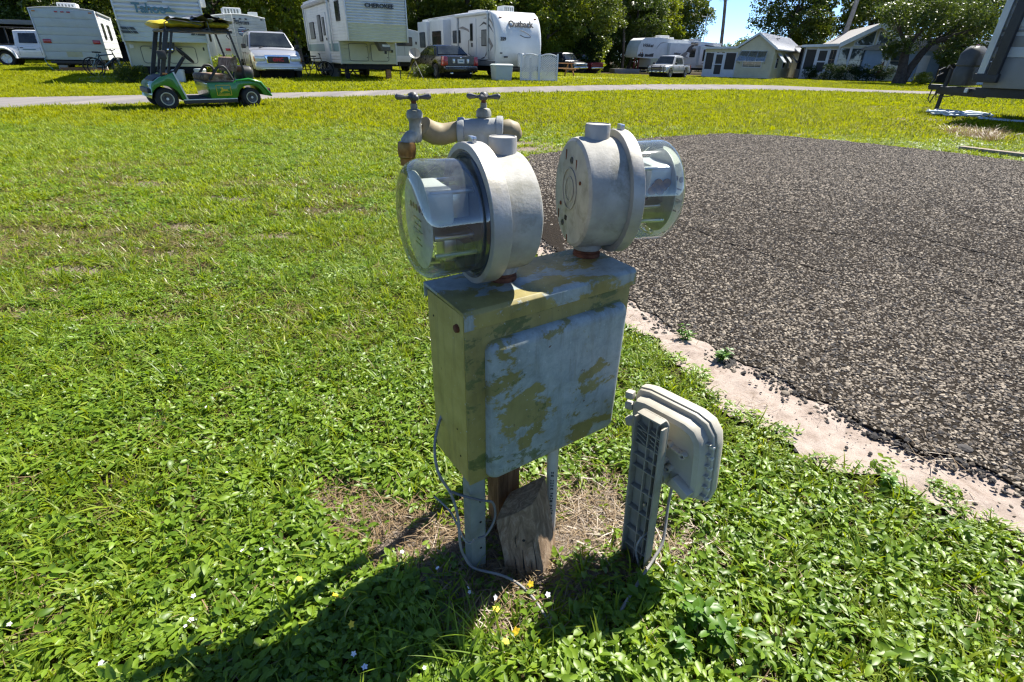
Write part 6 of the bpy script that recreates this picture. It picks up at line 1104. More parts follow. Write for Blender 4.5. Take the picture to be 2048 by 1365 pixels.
# ------------------------------------------------------------------ golf cart with an inflatable on its roof
pm('camo', (0.30, 0.20, 0.13), (0.10, 0.055, 0.03), 14, 0.8, dirt=(0.55, 0.45, 0.36), dscale=9, damt=0.9); pm('raft_yellow', (0.62, 0.50, 0.03), (0.52, 0.40, 0.02), 4, 0.5); pm('raft_black', (0.03, 0.033, 0.036), (0.06, 0.065, 0.07), 8, 0.45); pm('tarp_grey', (0.30, 0.32, 0.33), (0.12, 0.13, 0.14), 9, 0.5); pm('cream_rim', (0.66, 0.64, 0.48), None, 8, 0.4); pm('rubber_mat', (0.05, 0.052, 0.055), (0.03, 0.03, 0.03), 30, 0.8, bmp=.5)
def cart():
    o = Vector((-6.60, 10.62, 0)); ang = math.atan2(0.655, 0.755)    # local +x runs from the front wheel to the back wheel, the seen side is y = 0
    t = thing('golf_cart', 'green golf cart with yellow inflatable raft tied on its roof', 'golf cart', o, ang); Wd = 1.05; wb = 1.50
    def sideprof(pts, y0, y1, nm, mat, bv=.02, lab=None): return MB().prism(pts, y0, y1, 'y').build(nm, mat, t, bv, label=lab)
    arch = [(-.01 + 0.245 * math.cos(R(a)), .18 + .235 * math.sin(R(a))) for a in range(-5, 186, 12)]
    front = [(.33, .15), (.26, .15)] + [(x, z) for x, z in arch if z > .19] + [(-.23, .30), (-.225, .40), (-.19, .46), (-.05, .555), (.06, .585), (.19, .635)]
    sideprof(front, -.02, Wd + .02, 'front_cowl', 'cart_green', .015)
    MB().bar((.20, -.025, .64), (.33, -.025, .16), .028, .03, (0, 1, 0)).build('cowl_edge', 'rv_white', t, .004)
    MB().prism([(.03, .59), (-.09, .545), (-.16, .50), (-.15, .48), (.03, .56)], .1, Wd - .1, 'y').build('hood_vent', 'black_plastic', t, .005)
    bx('front_bumper', 'black_plastic', t, -.28, -.21, .1, Wd - .1, .28, .37, .02)
    bx('headlight', 'lamp_clear', t, -.235, -.20, .12, .26, .38, .44, .01); bx('turn_signal', 'lamp_amber', t, .02, .10, -.03, .05, .60, .63, .008)
    bx('floor', 'rubber_mat', t, .27, .80, .02, Wd - .02, .155, .185, .005); bx('rocker_panel', 'black_plastic', t, .26, 1.22, -.03, .05, .095, .155, .012); bx('rocker_trim', 'rv_white', t, .26, 1.22, -.036, .0, .157, .175, .004)
    wb = 1.50
    ra = [(wb + .25 * math.cos(R(a)), .17 + .235 * math.sin(R(a))) for a in range(0, 181, 12)]
    body = [(.75, .16), (.735, .45), (1.22, .46), (1.30, .50), (1.55, .515), (1.73, .47), (1.86, .30), (1.90, .19)] + [(x, z) for x, z in ra if z > .18] + [(1.22, .16)]
    sideprof(body, -.02, Wd + .02, 'rear_body', 'cart_green', .014)
    for yy in (-.05, Wd + .02): MB().tube([(1.26, yy + .02, .49), (1.5, yy + .015, .51), (1.72, yy + .015, .45), (1.90, yy + .015, .20)], [.012, .028, .028, .014], 8).build('fender_lip', 'cart_green', t, 0, 50)
    bx('seat_base', 'black_plastic', t, .72, 1.24, .03, Wd - .03, .445, .485, .01); st = MB().prism(rrect(.715, 1.22, .48, .605, .045), .05, Wd - .05, 'y').build('seat', 'camo', t, .01)
    rings = [[Vector((x + .06 * ((z - .62) / .3), y, z)) for x, z in rrect(1.22, 1.34, .64, .90, .05)] for y in (.06, .09, Wd / 2, Wd - .09, Wd - .06)]
    MB().loft(rings, True, True).build('backrest', 'camo', t, 0, 50)
    for yy in (.0, Wd - .0): MB().tube([(.79, yy, .50), (.96, yy, .70), (1.0, yy, .735), (1.09, yy, .74), (1.13, yy, .70), (1.22, yy, .50)], .024, 8).build('arm_rail', 'black_plastic', t, 0, 50)
    for yy in (.12, Wd - .12): MB().tube([(1.26, yy, .50), (1.38, yy, .92)], .022, 8).build('back_bracket', 'black_plastic', t, 0, 50)
    bx('dashboard', 'black_plastic', t, .13, .25, .06, Wd - .06, .56, .66, .02)
    MB().tube([(.22, .30, .56), (.50, .30, .88)], .03, 10).build('steering_column', 'black_plastic', t, 0, 40)
    sw = MB(); c = Vector((.53, .30, .915)); ax = Vector((-.70, 0, .72)); ax = Vector((.72, 0, .69)); u = Vector((0, 1, 0)); v = ax.cross(u).normalized(); sw.tube([c + (u * math.cos(R(a)) + v * math.sin(R(a))) * .165 for a in range(0, 361, 18)], .018, 8, False)
    for a in (0, 120, 240): sw.tube([c, c + (u * math.cos(R(a)) + v * math.sin(R(a))) * .16], .014, 6)
    sw.build('steering_wheel', 'black_plastic', t, 0, 50)
    for yy in (.03, Wd - .03):
        MB().bar((.01, yy, .56), (.285, yy, 1.34), .045, .075, (1, 0, 0)).build('front_post', 'black_plastic', t, .01); MB().bar((.12, yy, .60), (.37, yy, 1.33), .03, .04, (1, 0, 0)).build('front_post', 'black_plastic', t, .008)
        MB().bar((1.49, yy, .50), (1.33, yy, 1.33), .035, .035, (1, 0, 0)).build('rear_post', 'black_plastic', t, .008)
    MB().tube([(.10, .02, .88), (.06, -.06, .93), (.05, -.1, .93)], .02, 6).build('mirror_bracket', 'black_plastic', t); bx('side_mirror', 'chrome', t, .02, .13, -.14, -.04, .86, .97, .02); bx('mirror_back', 'black_plastic', t, .0, .14, -.16, -.125, .85, .99, .02)
    rf = MB().prism(rrect(.22, 1.40, 1.30, 1.34, .018), .02, Wd - .02, 'y').build('roof', 'raft_black', t, .01)
    def cw(x, r):
        ty = MB().lathe([(r * .55, -.1), (r * .86, -.1), (r, -.06), (r, .06), (r * .86, .1), (r * .55, .1)], (0, 0, 0), (0, -1, 0), 28, False).mesh('tyre', 'tyre', 0, 40); rm = MB().lathe([(r * .6, .10), (r * .55, .105), (r * .5, .09)], (0, 0, 0), (0, -1, 0), 28, False).mesh('rim', 'cream_rim', 0, 40); hb = MB().lathe([(r * .52, .085), (r * .2, .07), (r * .18, .095), (0, .10)], (0, 0, 0), (0, -1, 0), 24, False)
        hb = hb.mesh('hub', 'handle_iron', 0, 30); cp = MB().lathe([(r * .13, .09), (r * .12, .108), (0, .112)], (0, 0, 0), (0, -1, 0), 12, False).mesh('hub_cap', 'plate_white', 0, 40)
        for yy, a in ((.06, 0), (Wd - .06, math.pi)):
            q = obj('wheel', ty, t); q.location = (x, yy, r); q.rotation_euler = (0, 0, a); obj('rim', rm, q); obj('hub', hb, q); obj('hub_cap', cp, q)
        MB().tube([(x, .15, r), (x, Wd - .15, r)], .04, 8).build('axle', 'black_plastic', t)
    cw(-.01, .19); cw(wb, .18)
    bd = MB(); dx_, dz_ = -.115, -.035
    def sh(p): return (p[0] + dx_, p[1] + dz_)
    for a, b in (((.985, .265), (1.245, .265)), ((1.245, .265), (1.245, .445)), ((1.245, .445), (.985, .445)), ((.985, .445), (.985, .265))): bd.bar((sh(a)[0], -.023, sh(a)[1]), (sh(b)[0], -.023, sh(b)[1]), .009, .006, (0, 1, 0))
    badge = bd.build('badge_frame', 'text_yellow', t)
    deer = [(1.025, .315), (1.055, .335), (1.075, .36), (1.075, .385), (1.06, .395), (1.065, .402), (1.085, .402), (1.08, .418), (1.09, .408), (1.10, .418), (1.10, .395), (1.115, .375), (1.15, .37), (1.18, .375), (1.19, .365), (1.185, .352), (1.205, .335), (1.215, .318), (1.20, .33), (1.17, .34), (1.12, .34), (1.09, .33), (1.06, .31), (1.04, .30), (1.065, .325)]
    MB().prism([sh(p) for p in deer], -.0245, -.019, 'y').build('deer_mark', 'text_yellow', badge); text('lettering', 'JOHN DEERE', .036, 'text_yellow', badge, (1.115 + dx_, -.0225, .285 + dz_), ext=.001, bold=.0006, sx=.95)
    MB().tube([(1.30, .0, .05), (1.33, -.02, .12), (1.30, -.03, .02), (1.27, 0, .12)], .008, 6).build('loose_wire', 'black_plastic', t, 0, 40)
    bx('rear_bumper', 'black_plastic', t, 1.88, 1.94, .1, Wd - .1, .22, .34, .02); bx('tail_light', 'lamp_red', t, 1.85, 1.90, .08, .2, .25, .33, .01)
    # things carried
    bag = MB().loft([[Vector((1.54 + x * s_, .40 + y * s_, z)) for x, y in rrect(-.11, .11, -.35, .35, .06)] for z, s_ in ((.51, .9), (.56, 1.0), (.66, 1.02), (.72, .92), (.745, .75))], True, True).build('gear_bag', 'black_plastic', None, 0, 50); bag.location = o; bag.rotation_euler = (0, 0, ang); tag(bag, 'black gear bag on the back of the green golf cart', 'bag')
    rt = thing('inflatable_raft', 'yellow and black deflated raft with straps on the golf cart roof', 'raft', o + Vector((0, 0, 0)), ang)
    def hull(x0, x1, z0, z1, y0, y1, nm, mat, lift):
        rg = []; n = 14
        for k in range(n + 1):
            u_ = k / n; x = x0 + (x1 - x0) * u_; e = math.sqrt(max(0.02, 1 - (2 * u_ - 1) ** 4)); zc_ = (z0 + z1) / 2 + lift * (1 - u_) ** 2 + .008 * math.sin(k * 2.1); h = (z1 - z0) / 2 * e; wd_ = (y1 - y0) / 2 * e ** .6
            rg.append([Vector((x, (y0 + y1) / 2 + wd_ * math.cos(R(a)), zc_ + h * math.sin(R(a)) * (1 + .08 * math.sin(a + k)))) for a in range(0, 360, 30)])
        return MB().loft(rg, True, True).build(nm, mat, rt, 0, 60)
    hull(.06, 1.0, 1.35, 1.50, -.03, Wd, 'hull', 'raft_yellow', -.01); hull(.98, 1.42, 1.36, 1.50, -.02, Wd - .02, 'hull', 'raft_yellow', 0); hull(.28, 1.0, 1.30, 1.385, -.04, Wd, 'floor_tube', 'raft_black', 0); hull(.92, 1.46, 1.30, 1.395, -.04, Wd, 'floor_tube', 'raft_black', 0)
    rg = []; random.seed(5)
    for k in range(13):
        x = .38 + k * .088; rg.append([Vector((x + random.uniform(-.02, .02), y, 1.485 + .035 * math.sin(k * 1.3 + j) + random.uniform(-.015, .03) + (.07 if k in (1, 2) and j == 2 else 0) + .03 * math.sin(k * .3))) for j, y in enumerate((-.04, .12, .3, .55, .8, 1.04))])
    MB().loft(rg, False, False).build('cover_sheet', 'tarp_grey', rt, 0, 30); rg2 = [[p + Vector((.1, -.02, .04)) for p in r[0:5]] for r in rg[3:11]]; MB().loft(rg2, False, False).build('cover_sheet', 'raft_black', rt, 0, 30)
    for pts in ([(.27, -.03, 1.30), (.26, -.05, 1.43), (.36, -.05, 1.485), (.6, -.05, 1.46), (.86, -.05, 1.41)], [(.3, -.04, 1.30), (.55, -.05, 1.285), (.8, -.05, 1.31), (.95, -.05, 1.37)], [(.97, -.05, 1.48), (.98, -.05, 1.34), (1.05, -.05, 1.28)], [(1.3, -.04, 1.31), (1.26, -.04, 1.25), (1.30, -.04, 1.20)]): MB().tube(pts, .009, 6).build('strap', 'raft_black', rt, 0, 50)
cart()
# ------------------------------------------------------------------ odds and ends beyond the road
def bike(x, y, rz, label, col, fallen=0.0):
    t = thing('bicycle', label, 'bicycle', (x, y, tzf(x, y)), rz, 'bicycles by the trailers')
    for xx in (-.5, .5):
        w_ = MB().tube([(xx + .33 * math.cos(R(a)), 0, .34 + .33 * math.sin(R(a))) for a in range(0, 361, 20)], .022, 6, False).build('wheel', 'tyre', t, 0, 60); s_ = MB()
        for k in range(8): a = R(45 * k); s_.tube([(xx, 0, .34), (xx + .32 * math.cos(a), 0, .34 + .32 * math.sin(a))], .004, 4)
        s_.build('spokes', 'rim_alloy', w_)
    f = MB()
    for a, b in (((-.5, .34), (-.12, .34)), ((-.12, .34), (-.25, .82)), ((-.25, .75), (.32, .80)), ((-.12, .34), (.34, .68)), ((.32, .86), (.5, .34)), ((-.5, .34), (-.25, .75))): f.tube([(a[0], 0, a[1]), (b[0], 0, b[1])], .018, 6)
    f.build('frame', col, t, 0, 40); bx('saddle', 'black_plastic', t, -.38, -.15, -.06, .06, .84, .89, .02); MB().tube([(.28, -.28, .98), (.33, 0, .93), (.28, .28, .98)], .014, 6).build('handlebar', 'black_plastic', t, 0, 40); MB().tube([(.33, 0, .84), (.33, 0, .95)], .015, 6).build('stem', 'black_plastic', t)
    return t
bike(-16.6, 23.4, R(70), 'dark bicycle in the gap between the flat-backed trailer and the ribbed nose', 'rv_decal'); bike(-17.5, 24.6, R(40), 'teal bicycle behind the dark one in the trailer gap', 'rv_teal')
bike(-9.3, 26.4, R(15), 'black bicycle standing by the silver car and the striped trailer', 'black_plastic'); bike(-9.6, 28.0, R(60), 'bicycle nearest the wooden fence behind the silver car', 'rim_alloy')
def bin_(name, x, y, rz, w, d, h, mat, label, cat):
    o = MB().loft([[Vector((px, py, z)) for px, py in rrect(-w / 2 * s_, w / 2 * s_, -d / 2 * s_, d / 2 * s_, min(w, d) * .15, 3)] for z, s_ in ((0, .86), (h * .04, .9), (h * .86, 1), (h * .88, 1.05), (h * .94, 1.05), (h, .9))], True, True).build(name, mat, None, 0, 40); o.location = (x, y, tzf(x, y)); o.rotation_euler = (0, 0, rz); return tag(o, label, cat)
bin_('water_jug', -11.2, 20.3, 0, .3, .3, .45, 'plate_white', 'white plastic jug on the grass behind the golf cart', 'jug'); bin_('white_bucket', -11.75, 19.9, .3, .34, .34, .42, 'rv_white', 'white bucket next to the jug behind the golf cart', 'bucket'); bin_('storage_tote', -12.4, 20.2, .5, .7, .45, .4, 'red_frame', 'dark red tote under the ribbed trailer nose', 'tote')
bin_('trash_can', -8.6, 27.2, 0, .5, .5, .8, 'grey_panel', 'grey bin beside the striped trailer step', 'bin')
bin_('propane_cover', -.75, 27.05, R(30), .95, .55, .72, 'rv_grey', 'pale blue grey plastic deck box beside the lattice panels', 'box')
def lattice(x, y, rz, label):
    t = thing('lattice_panel', label, 'lattice panel', (x, y, 0), rz, 'lattice panels'); w_, h = .86, 1.05; m = MB()
    for k in range(-14, 15):
        c = k * .082
        for s_ in (1, -1):
            pts = []
            for q in np.linspace(-1.5, 1.5, 61):
                X = w_ / 2 + c + q; Z = h / 2 + s_ * q
                if .02 < X < w_ - .02 and .04 < Z < h - .02 + .1 * math.sin(math.pi * X / w_): pts.append((X, Z))
            if len(pts) > 1: m.bar((pts[0][0], .012 * s_, pts[0][1]), (pts[-1][0], .012 * s_, pts[-1][1]), .03, .010, (0, 1, 0))
    m.build('lattice', 'rv_white', t)
    for xx in (0, w_): bx('post', 'rv_white', t, xx - .035, xx + .035, -.035, .035, 0, h + .12, .008)
    MB().tube([(w_ * k / 10, 0, h + .10 * math.sin(math.pi * k / 10)) for k in range(11)], .035, 6).build('top_rail', 'rv_white', t, 0, 40); bx('bottom_rail', 'rv_white', t, 0, w_, -.03, .03, .02, .09, .006)
lattice(.15, 27.15, R(14), 'white lattice panel next to the deck box'); lattice(1.04, 27.38, R(14), 'white lattice panel farther from the deck box')
def dish(x, y, h, label, rz=0.0, r=.38):
    t = thing('satellite_dish', label, 'satellite dish', (x, y, tzf(x, y)), rz, 'satellite dishes'); d = Vector((.2, -.75, .55)).normalized()
    MB().lathe([(0, 0), (r * .5, .03), (r * .8, .075), (r, .12), (r * .99, .13), (r * .78, .09), (0, .015)], (0, 0, h), d, 24, False).build('reflector', 'grey_panel', t, 0, 50); m = MB()
    for a in (90, 210, 330): m.tube([(0, 0, h * .75), (.45 * math.cos(R(a)), .45 * math.sin(R(a)), 0)], .018, 6)
    m.tube([(0, 0, h * .7), (0, 0, h)], .025, 6); m.build('tripod', 'handle_iron', t, 0, 40); MB().tube([(0, -.02, h - .3), (.1, -.38, h + .05), tuple(Vector((0, 0, h)) + d * .5)], .014, 6).build('feed_arm', 'handle_iron', t, 0, 40)
dish(-4.75, 26.9, 1.0, 'satellite dish on a tripod between the striped trailer and the black sedan', 0, .26); dish(38.6, 51.5, 1.7, 'round satellite dish against the blue house', .3, .5)
def picnic(x, y, rz):
    t = thing('picnic_table', 'brown wooden picnic table on the patio beyond the lattice panels', 'picnic table', (x, y, tzf(x, y) + .03), rz)
    for k in range(5): bx('table_board', 'wood_board', t, -.9, .9, -.36 + k * .15, -.24 + k * .15, .70, .74, .006)
    for yy in (-.75, -.60, .48, .63): bx('bench_board', 'wood_board', t, -.9, .9, yy, yy + .13, .42, .46, .006)
    for xx in (-.65, .65):
        MB().bar((xx, -.6, 0), (xx, -.2, .70), .05, .09).build('leg', 'wood_board', t, .004); MB().bar((xx, .6, 0), (xx, .2, .70), .05, .09).build('leg', 'wood_board', t, .004); bx('cross_beam', 'wood_board', t, xx - .03, xx + .03, -.75, .75, .34, .42, .004)
picnic(2.7, 36.6, R(25))
def frame_yard():
    t = thing('yard_fence', 'dark wooden yard fence with a gate frame behind the silver car', 'fence', (-13.2, 38.5, 0), R(30), None)
    for k in range(14): bx('fence_board', 'wood_brown', t, k * .36, k * .36 + .33, 0, .04, .05, 1.4 + .04 * (k % 3), .006)
    for k in (2, 5): bx('gate_post', 'wood_board', t, k * .6, k * .6 + .14, -.1, .04, 0, 2.35, .008)
    bx('gate_beam', 'wood_board', t, 1.0, 3.4, -.12, .06, 2.2, 2.38, .008); bx('gate_sign', 'wood_board', t, 1.4, 2.9, -.14, -.1, 2.42, 2.72, .008)
frame_yard()
def carport():
    t = thing('carport', 'dark open carport roof behind the white pickup', 'carport', (-40, 45, 0), R(20)); bx('roof', 'rv_decal', t, -6, 10, 0, 6, 2.55, 2.75, .02); bx('fascia', 'grey_panel', t, -6, 10, -.06, 0, 2.5, 2.8, .01); bx('back_wall', 'under_black', t, -6, 10, 5.8, 6, 0, 2.55)
    for x in (-5.9, -1, 4, 9.8): bx('post', 'grey_panel', t, x, x + .14, .0, .14, 0, 2.55, .01)
carport()
# hose and plank on this side
hs = []
for k in range(150):
    a = k * .33; f = k / 149; r_ = .42 + .10 * math.sin(k * .21); hs.append((9.95 + r_ * 1.25 * math.cos(a) + .12 * math.sin(k * .05), 12.75 + r_ * .7 * math.sin(a) - .1 * f, .03 + .035 * (k % 7) / 3 + .03 * math.sin(a * .5) ** 2))
hs += [(10.1 + .05 * k, 12.3 - .09 * k, .035) for k in range(12)] + [(10.5, 11.4, .04), (10.1, 11.55, .04), (9.8, 11.9, .05)]
pm('hose_blue', (0.52, 0.60, 0.66), (0.42, 0.50, 0.57), 8, 0.4); hq = MB().tube([(x - 9.95, y - 12.7, z) for x, y, z in hs], .018, 7).build('garden_hose', 'hose_blue', None, 0, 60); hq.location = (9.95, 12.7, 0); tag(hq, 'coiled pale blue hose on the grass under the trailer tongue', 'hose')
q = MB().box(-1.3, 1.3, -.06, .06, 0, .05).build('plank', 'wood_grey', None, .006); q.location = (6.75, 6.35, .005); q.rotation_euler = (0, 0, R(-58)); tag(q, 'grey plank lying at the right edge of the asphalt pad', 'plank')

# ------------------------------------------------------------------ houses
pm('house_yellow', (0.60, 0.57, 0.33), (0.54, 0.51, 0.29), 2, 0.6); pm('house_pale', (0.64, 0.60, 0.42), (0.57, 0.53, 0.37), 2, 0.6); pm('roof_white', (0.72, 0.72, 0.72), (0.62, 0.62, 0.62), 2, 0.4, 0.2); pm('house_blue', (0.30, 0.40, 0.52), (0.25, 0.34, 0.45), 2, 0.6); pm('house_white', (0.70, 0.72, 0.74), (0.62, 0.64, 0.66), 2, 0.5); pm('shingle', (0.34, 0.33, 0.31), (0.24, 0.23, 0.22), 20, 0.9); pm('screen_dark', (0.035, 0.032, 0.03), (0.06, 0.055, 0.05), 30, 0.7); pm('eave_white', (0.66, 0.70, 0.70), (0.58, 0.62, 0.62), 2, 0.5)
pm('house_glass', (0.03, 0.04, 0.045), (0.09, 0.11, 0.11), 2, 0.04, spec=0.8); pm('shutter_alu', (0.55, 0.57, 0.57), (0.42, 0.44, 0.45), 6, 0.4, 0.4)
def hboards(t, a0, a1, z0, z1f, pos, mat, h=.16, ax='y', s_=-1):
    """lap siding cut to the gable: z1f(a) is the height of the wall top"""
    m = MB(); n = int((max(z1f(a0), z1f(a1), z1f((a0 + a1) / 2)) - z0) / h) + 1
    for k in range(n):
        za = z0 + k * h; zb_ = za + h - .012; xs = np.linspace(a0, a1, 41); ok = [x for x in xs if z1f(x) > zb_]
        if len(ok) < 2: continue
        p0, p1 = ok[0], ok[-1]
        if ax == 'y': m.add([(p0, pos + s_ * .035, za), (p1, pos + s_ * .035, za), (p1, pos + s_ * .012, zb_), (p0, pos + s_ * .012, zb_), (p0, pos, za), (p1, pos, za)], [(0, 1, 2, 3), (0, 4, 5, 1)])
        else: m.add([(pos + s_ * .035, p0, za), (pos + s_ * .035, p1, za), (pos + s_ * .012, p1, zb_), (pos + s_ * .012, p0, zb_), (pos, p0, za), (pos, p1, za)], [(0, 1, 2, 3), (0, 4, 5, 1)])
    return m.build('siding', mat, t)
def hwin(t, x0, x1, z0, z1, y, nx=1, nz=1, mat='house_glass', fr='house_white', nm='window'):
    w_ = MB(); d = .06
    w_.box(x0, x1, y - .05, y - .0, z0, z0 + d).box(x0, x1, y - .05, y, z1 - d, z1).box(x0, x0 + d, y - .05, y, z0 + d, z1 - d).box(x1 - d, x1, y - .05, y, z0 + d, z1 - d); wo = w_.build(nm, fr, t)
    cw_ = (x1 - x0 - 2 * d) / nx; ch = (z1 - z0 - 2 * d) / nz
    for i in range(nx):
        for j in range(nz): bx('pane', mat, wo, x0 + d + i * cw_ + .02, x0 + d + (i + 1) * cw_ - .02, y - .03, y - .012, z0 + d + j * ch + .02, z0 + d + (j + 1) * ch - .02)
    return wo
def house1():
    bz = tzf(22, 62); t = thing('mobile_home', 'pale yellow mobile home with white metal roof and propped clear awning', 'house', (20.1, 63.3, bz), R(-35)); W = 6.9; xp = 3.4; D = 15; pk = 5.2; ez = 2.75; pz = 4.05
    f = lambda x: ez + .12 + (pz - ez - .12) * (1 - abs(x - pk) / (W - pk)) if x > xp else ez
    MB().prism([(xp, 0), (W, 0), (W, ez), (pk, pz - .1), (xp, ez)], 0, D, 'y').build('wall', 'house_yellow', t); hboards(t, xp, W, .05, f, 0, 'house_pale'); hboards(t, 0.0, D, .05, lambda y: ez - .05, W, 'house_yellow', .16, 'x', 1)
    # screened porch
    bx('porch_wall', 'house_white', t, 0, xp, .04, 6, 0, .72, .01); bx('porch_head', 'house_pale', t, 0, xp, .0, .08, 2.35, ez, .01); bx('porch_back', 'screen_dark', t, .1, xp, 5.8, 6, .7, 2.4)
    for x in (0, 1.02, 2.08, xp - .1): bx('porch_post', 'house_white', t, x, x + .09, -.02, .08, 0, 2.4, .005)
    for x0, x1 in ((.09, 1.02), (2.17, xp - .1)): hwin(t, x0, x1, .70, 2.36, .06, 1, 1, 'screen_dark', 'house_white', 'screen')
    d = MB().box(1.11, 2.08, -.03, .03, .02, 2.3).build('door', 'house_white', t, .01); bx('door_screen', 'screen_dark', d, 1.25, 1.94, -.045, -.02, 1.28, 2.15); bx('door_screen', 'screen_dark', d, 1.25, 1.94, -.045, -.02, .3, 1.2); bx('handle', 'black_plastic', d, 1.18, 1.22, -.07, -.03, 1.05, 1.15)
    hwin(t, 4.05, 5.95, 1.0, 1.75, 0, 3, 1, 'house_glass'); aw = MB().add([(3.75, -.05, 2.5), (6.25, -.05, 2.5), (6.4, -1.1, 1.6), (3.6, -1.1, 1.6), (3.75, -.07, 2.47), (6.25, -.07, 2.47), (6.4, -1.1, 1.56), (3.6, -1.1, 1.56)], [(0, 1, 2, 3), (7, 6, 5, 4), (0, 4, 5, 1), (1, 5, 6, 2), (2, 6, 7, 3), (3, 7, 4, 0)]).build('awning', 'meter_glass', t)
    fr_ = MB()
    for a, b in (((3.75, -.05, 2.52), (3.6, -1.1, 1.58)), ((6.25, -.05, 2.52), (6.4, -1.1, 1.58)), ((3.6, -1.1, 1.58), (6.4, -1.1, 1.58)), ((3.75, -.05, 2.52), (6.25, -.05, 2.52)), ((4.6, -.05, 2.52), (4.5, -1.1, 1.58)), ((5.4, -.05, 2.52), (5.5, -1.1, 1.58)), ((3.6, -1.1, 1.58), (3.8, 0, 1.4)), ((6.4, -1.1, 1.58), (6.2, 0, 1.4))): fr_.bar(a, b, .05)
    fr_.build('awning_frame', 'shutter_alu', aw)
    for y0 in (1.6, 5.2, 8.6):
        bx('window', 'house_white', t, W, W + .06, y0, y0 + 1.1, .95, 1.95, .005); bx('pane', 'house_glass', t, W + .03, W + .07, y0 + .08, y0 + 1.02, 1.02, 1.88); MB().add([(W + .06, y0 - .15, 2.35), (W + .06, y0 + 1.25, 2.35), (W + .85, y0 + 1.25, 1.55), (W + .85, y0 - .15, 1.55), (W + .1, y0 - .15, 2.28), (W + .1, y0 + 1.25, 2.28), (W + .83, y0 + 1.25, 1.5), (W + .83, y0 - .15, 1.5)], [(0, 1, 2, 3), (7, 6, 5, 4), (0, 4, 5, 1), (1, 5, 6, 2), (2, 6, 7, 3), (3, 7, 4, 0)]).build('shutter', 'shutter_alu', t)
    def slab_(p, q, y0, y1, th, nm, mat): return MB().prism([p, q, (q[0], q[1] + th), (p[0], p[1] + th)], y0, y1, 'y').build(nm, mat, t)
    slab_((W + .3, ez - .12), (pk, pz - .02), -.35, D + .3, .10, 'roof', 'roof_white'); slab_((xp - .1, ez + .02), (pk, pz - .02), -.35, D + .3, .10, 'roof', 'roof_white'); slab_((-.3, ez - .06), (xp - .1, ez + .02), -.3, 6.2, .09, 'porch_roof', 'roof_white')
    rb = MB()
    for k in range(38): y = -.3 + k * .41; rb.bar((W + .28, y, ez - .01), (pk + .02, y, pz + .09), .05, .04)
    rb.build('roof_ribs', 'roof_white', t)
    slab_((W + .32, ez - .2), (pk, pz - .1), -.40, -.35, .22, 'fascia', 'eave_white'); slab_((xp - .12, ez - .06), (pk, pz - .1), -.40, -.35, .22, 'fascia', 'eave_white'); slab_((-.32, ez - .12), (xp - .12, ez - .04), -.36, -.3, .2, 'fascia', 'eave_white'); bx('gutter', 'eave_white', t, W + .28, W + .40, -.4, D + .3, ez - .18, ez - .04, .01)
    MB().lathe([(0, .12), (.25, .1), (.25, 0)], (pk + .7, 5.0, pz - .35), (0, 0, 1), 12).build('roof_cap', 'shingle', t); bx('corner_board', 'house_pale', t, W - .02, W + .05, -.05, .08, 0, ez, .005)
house1()
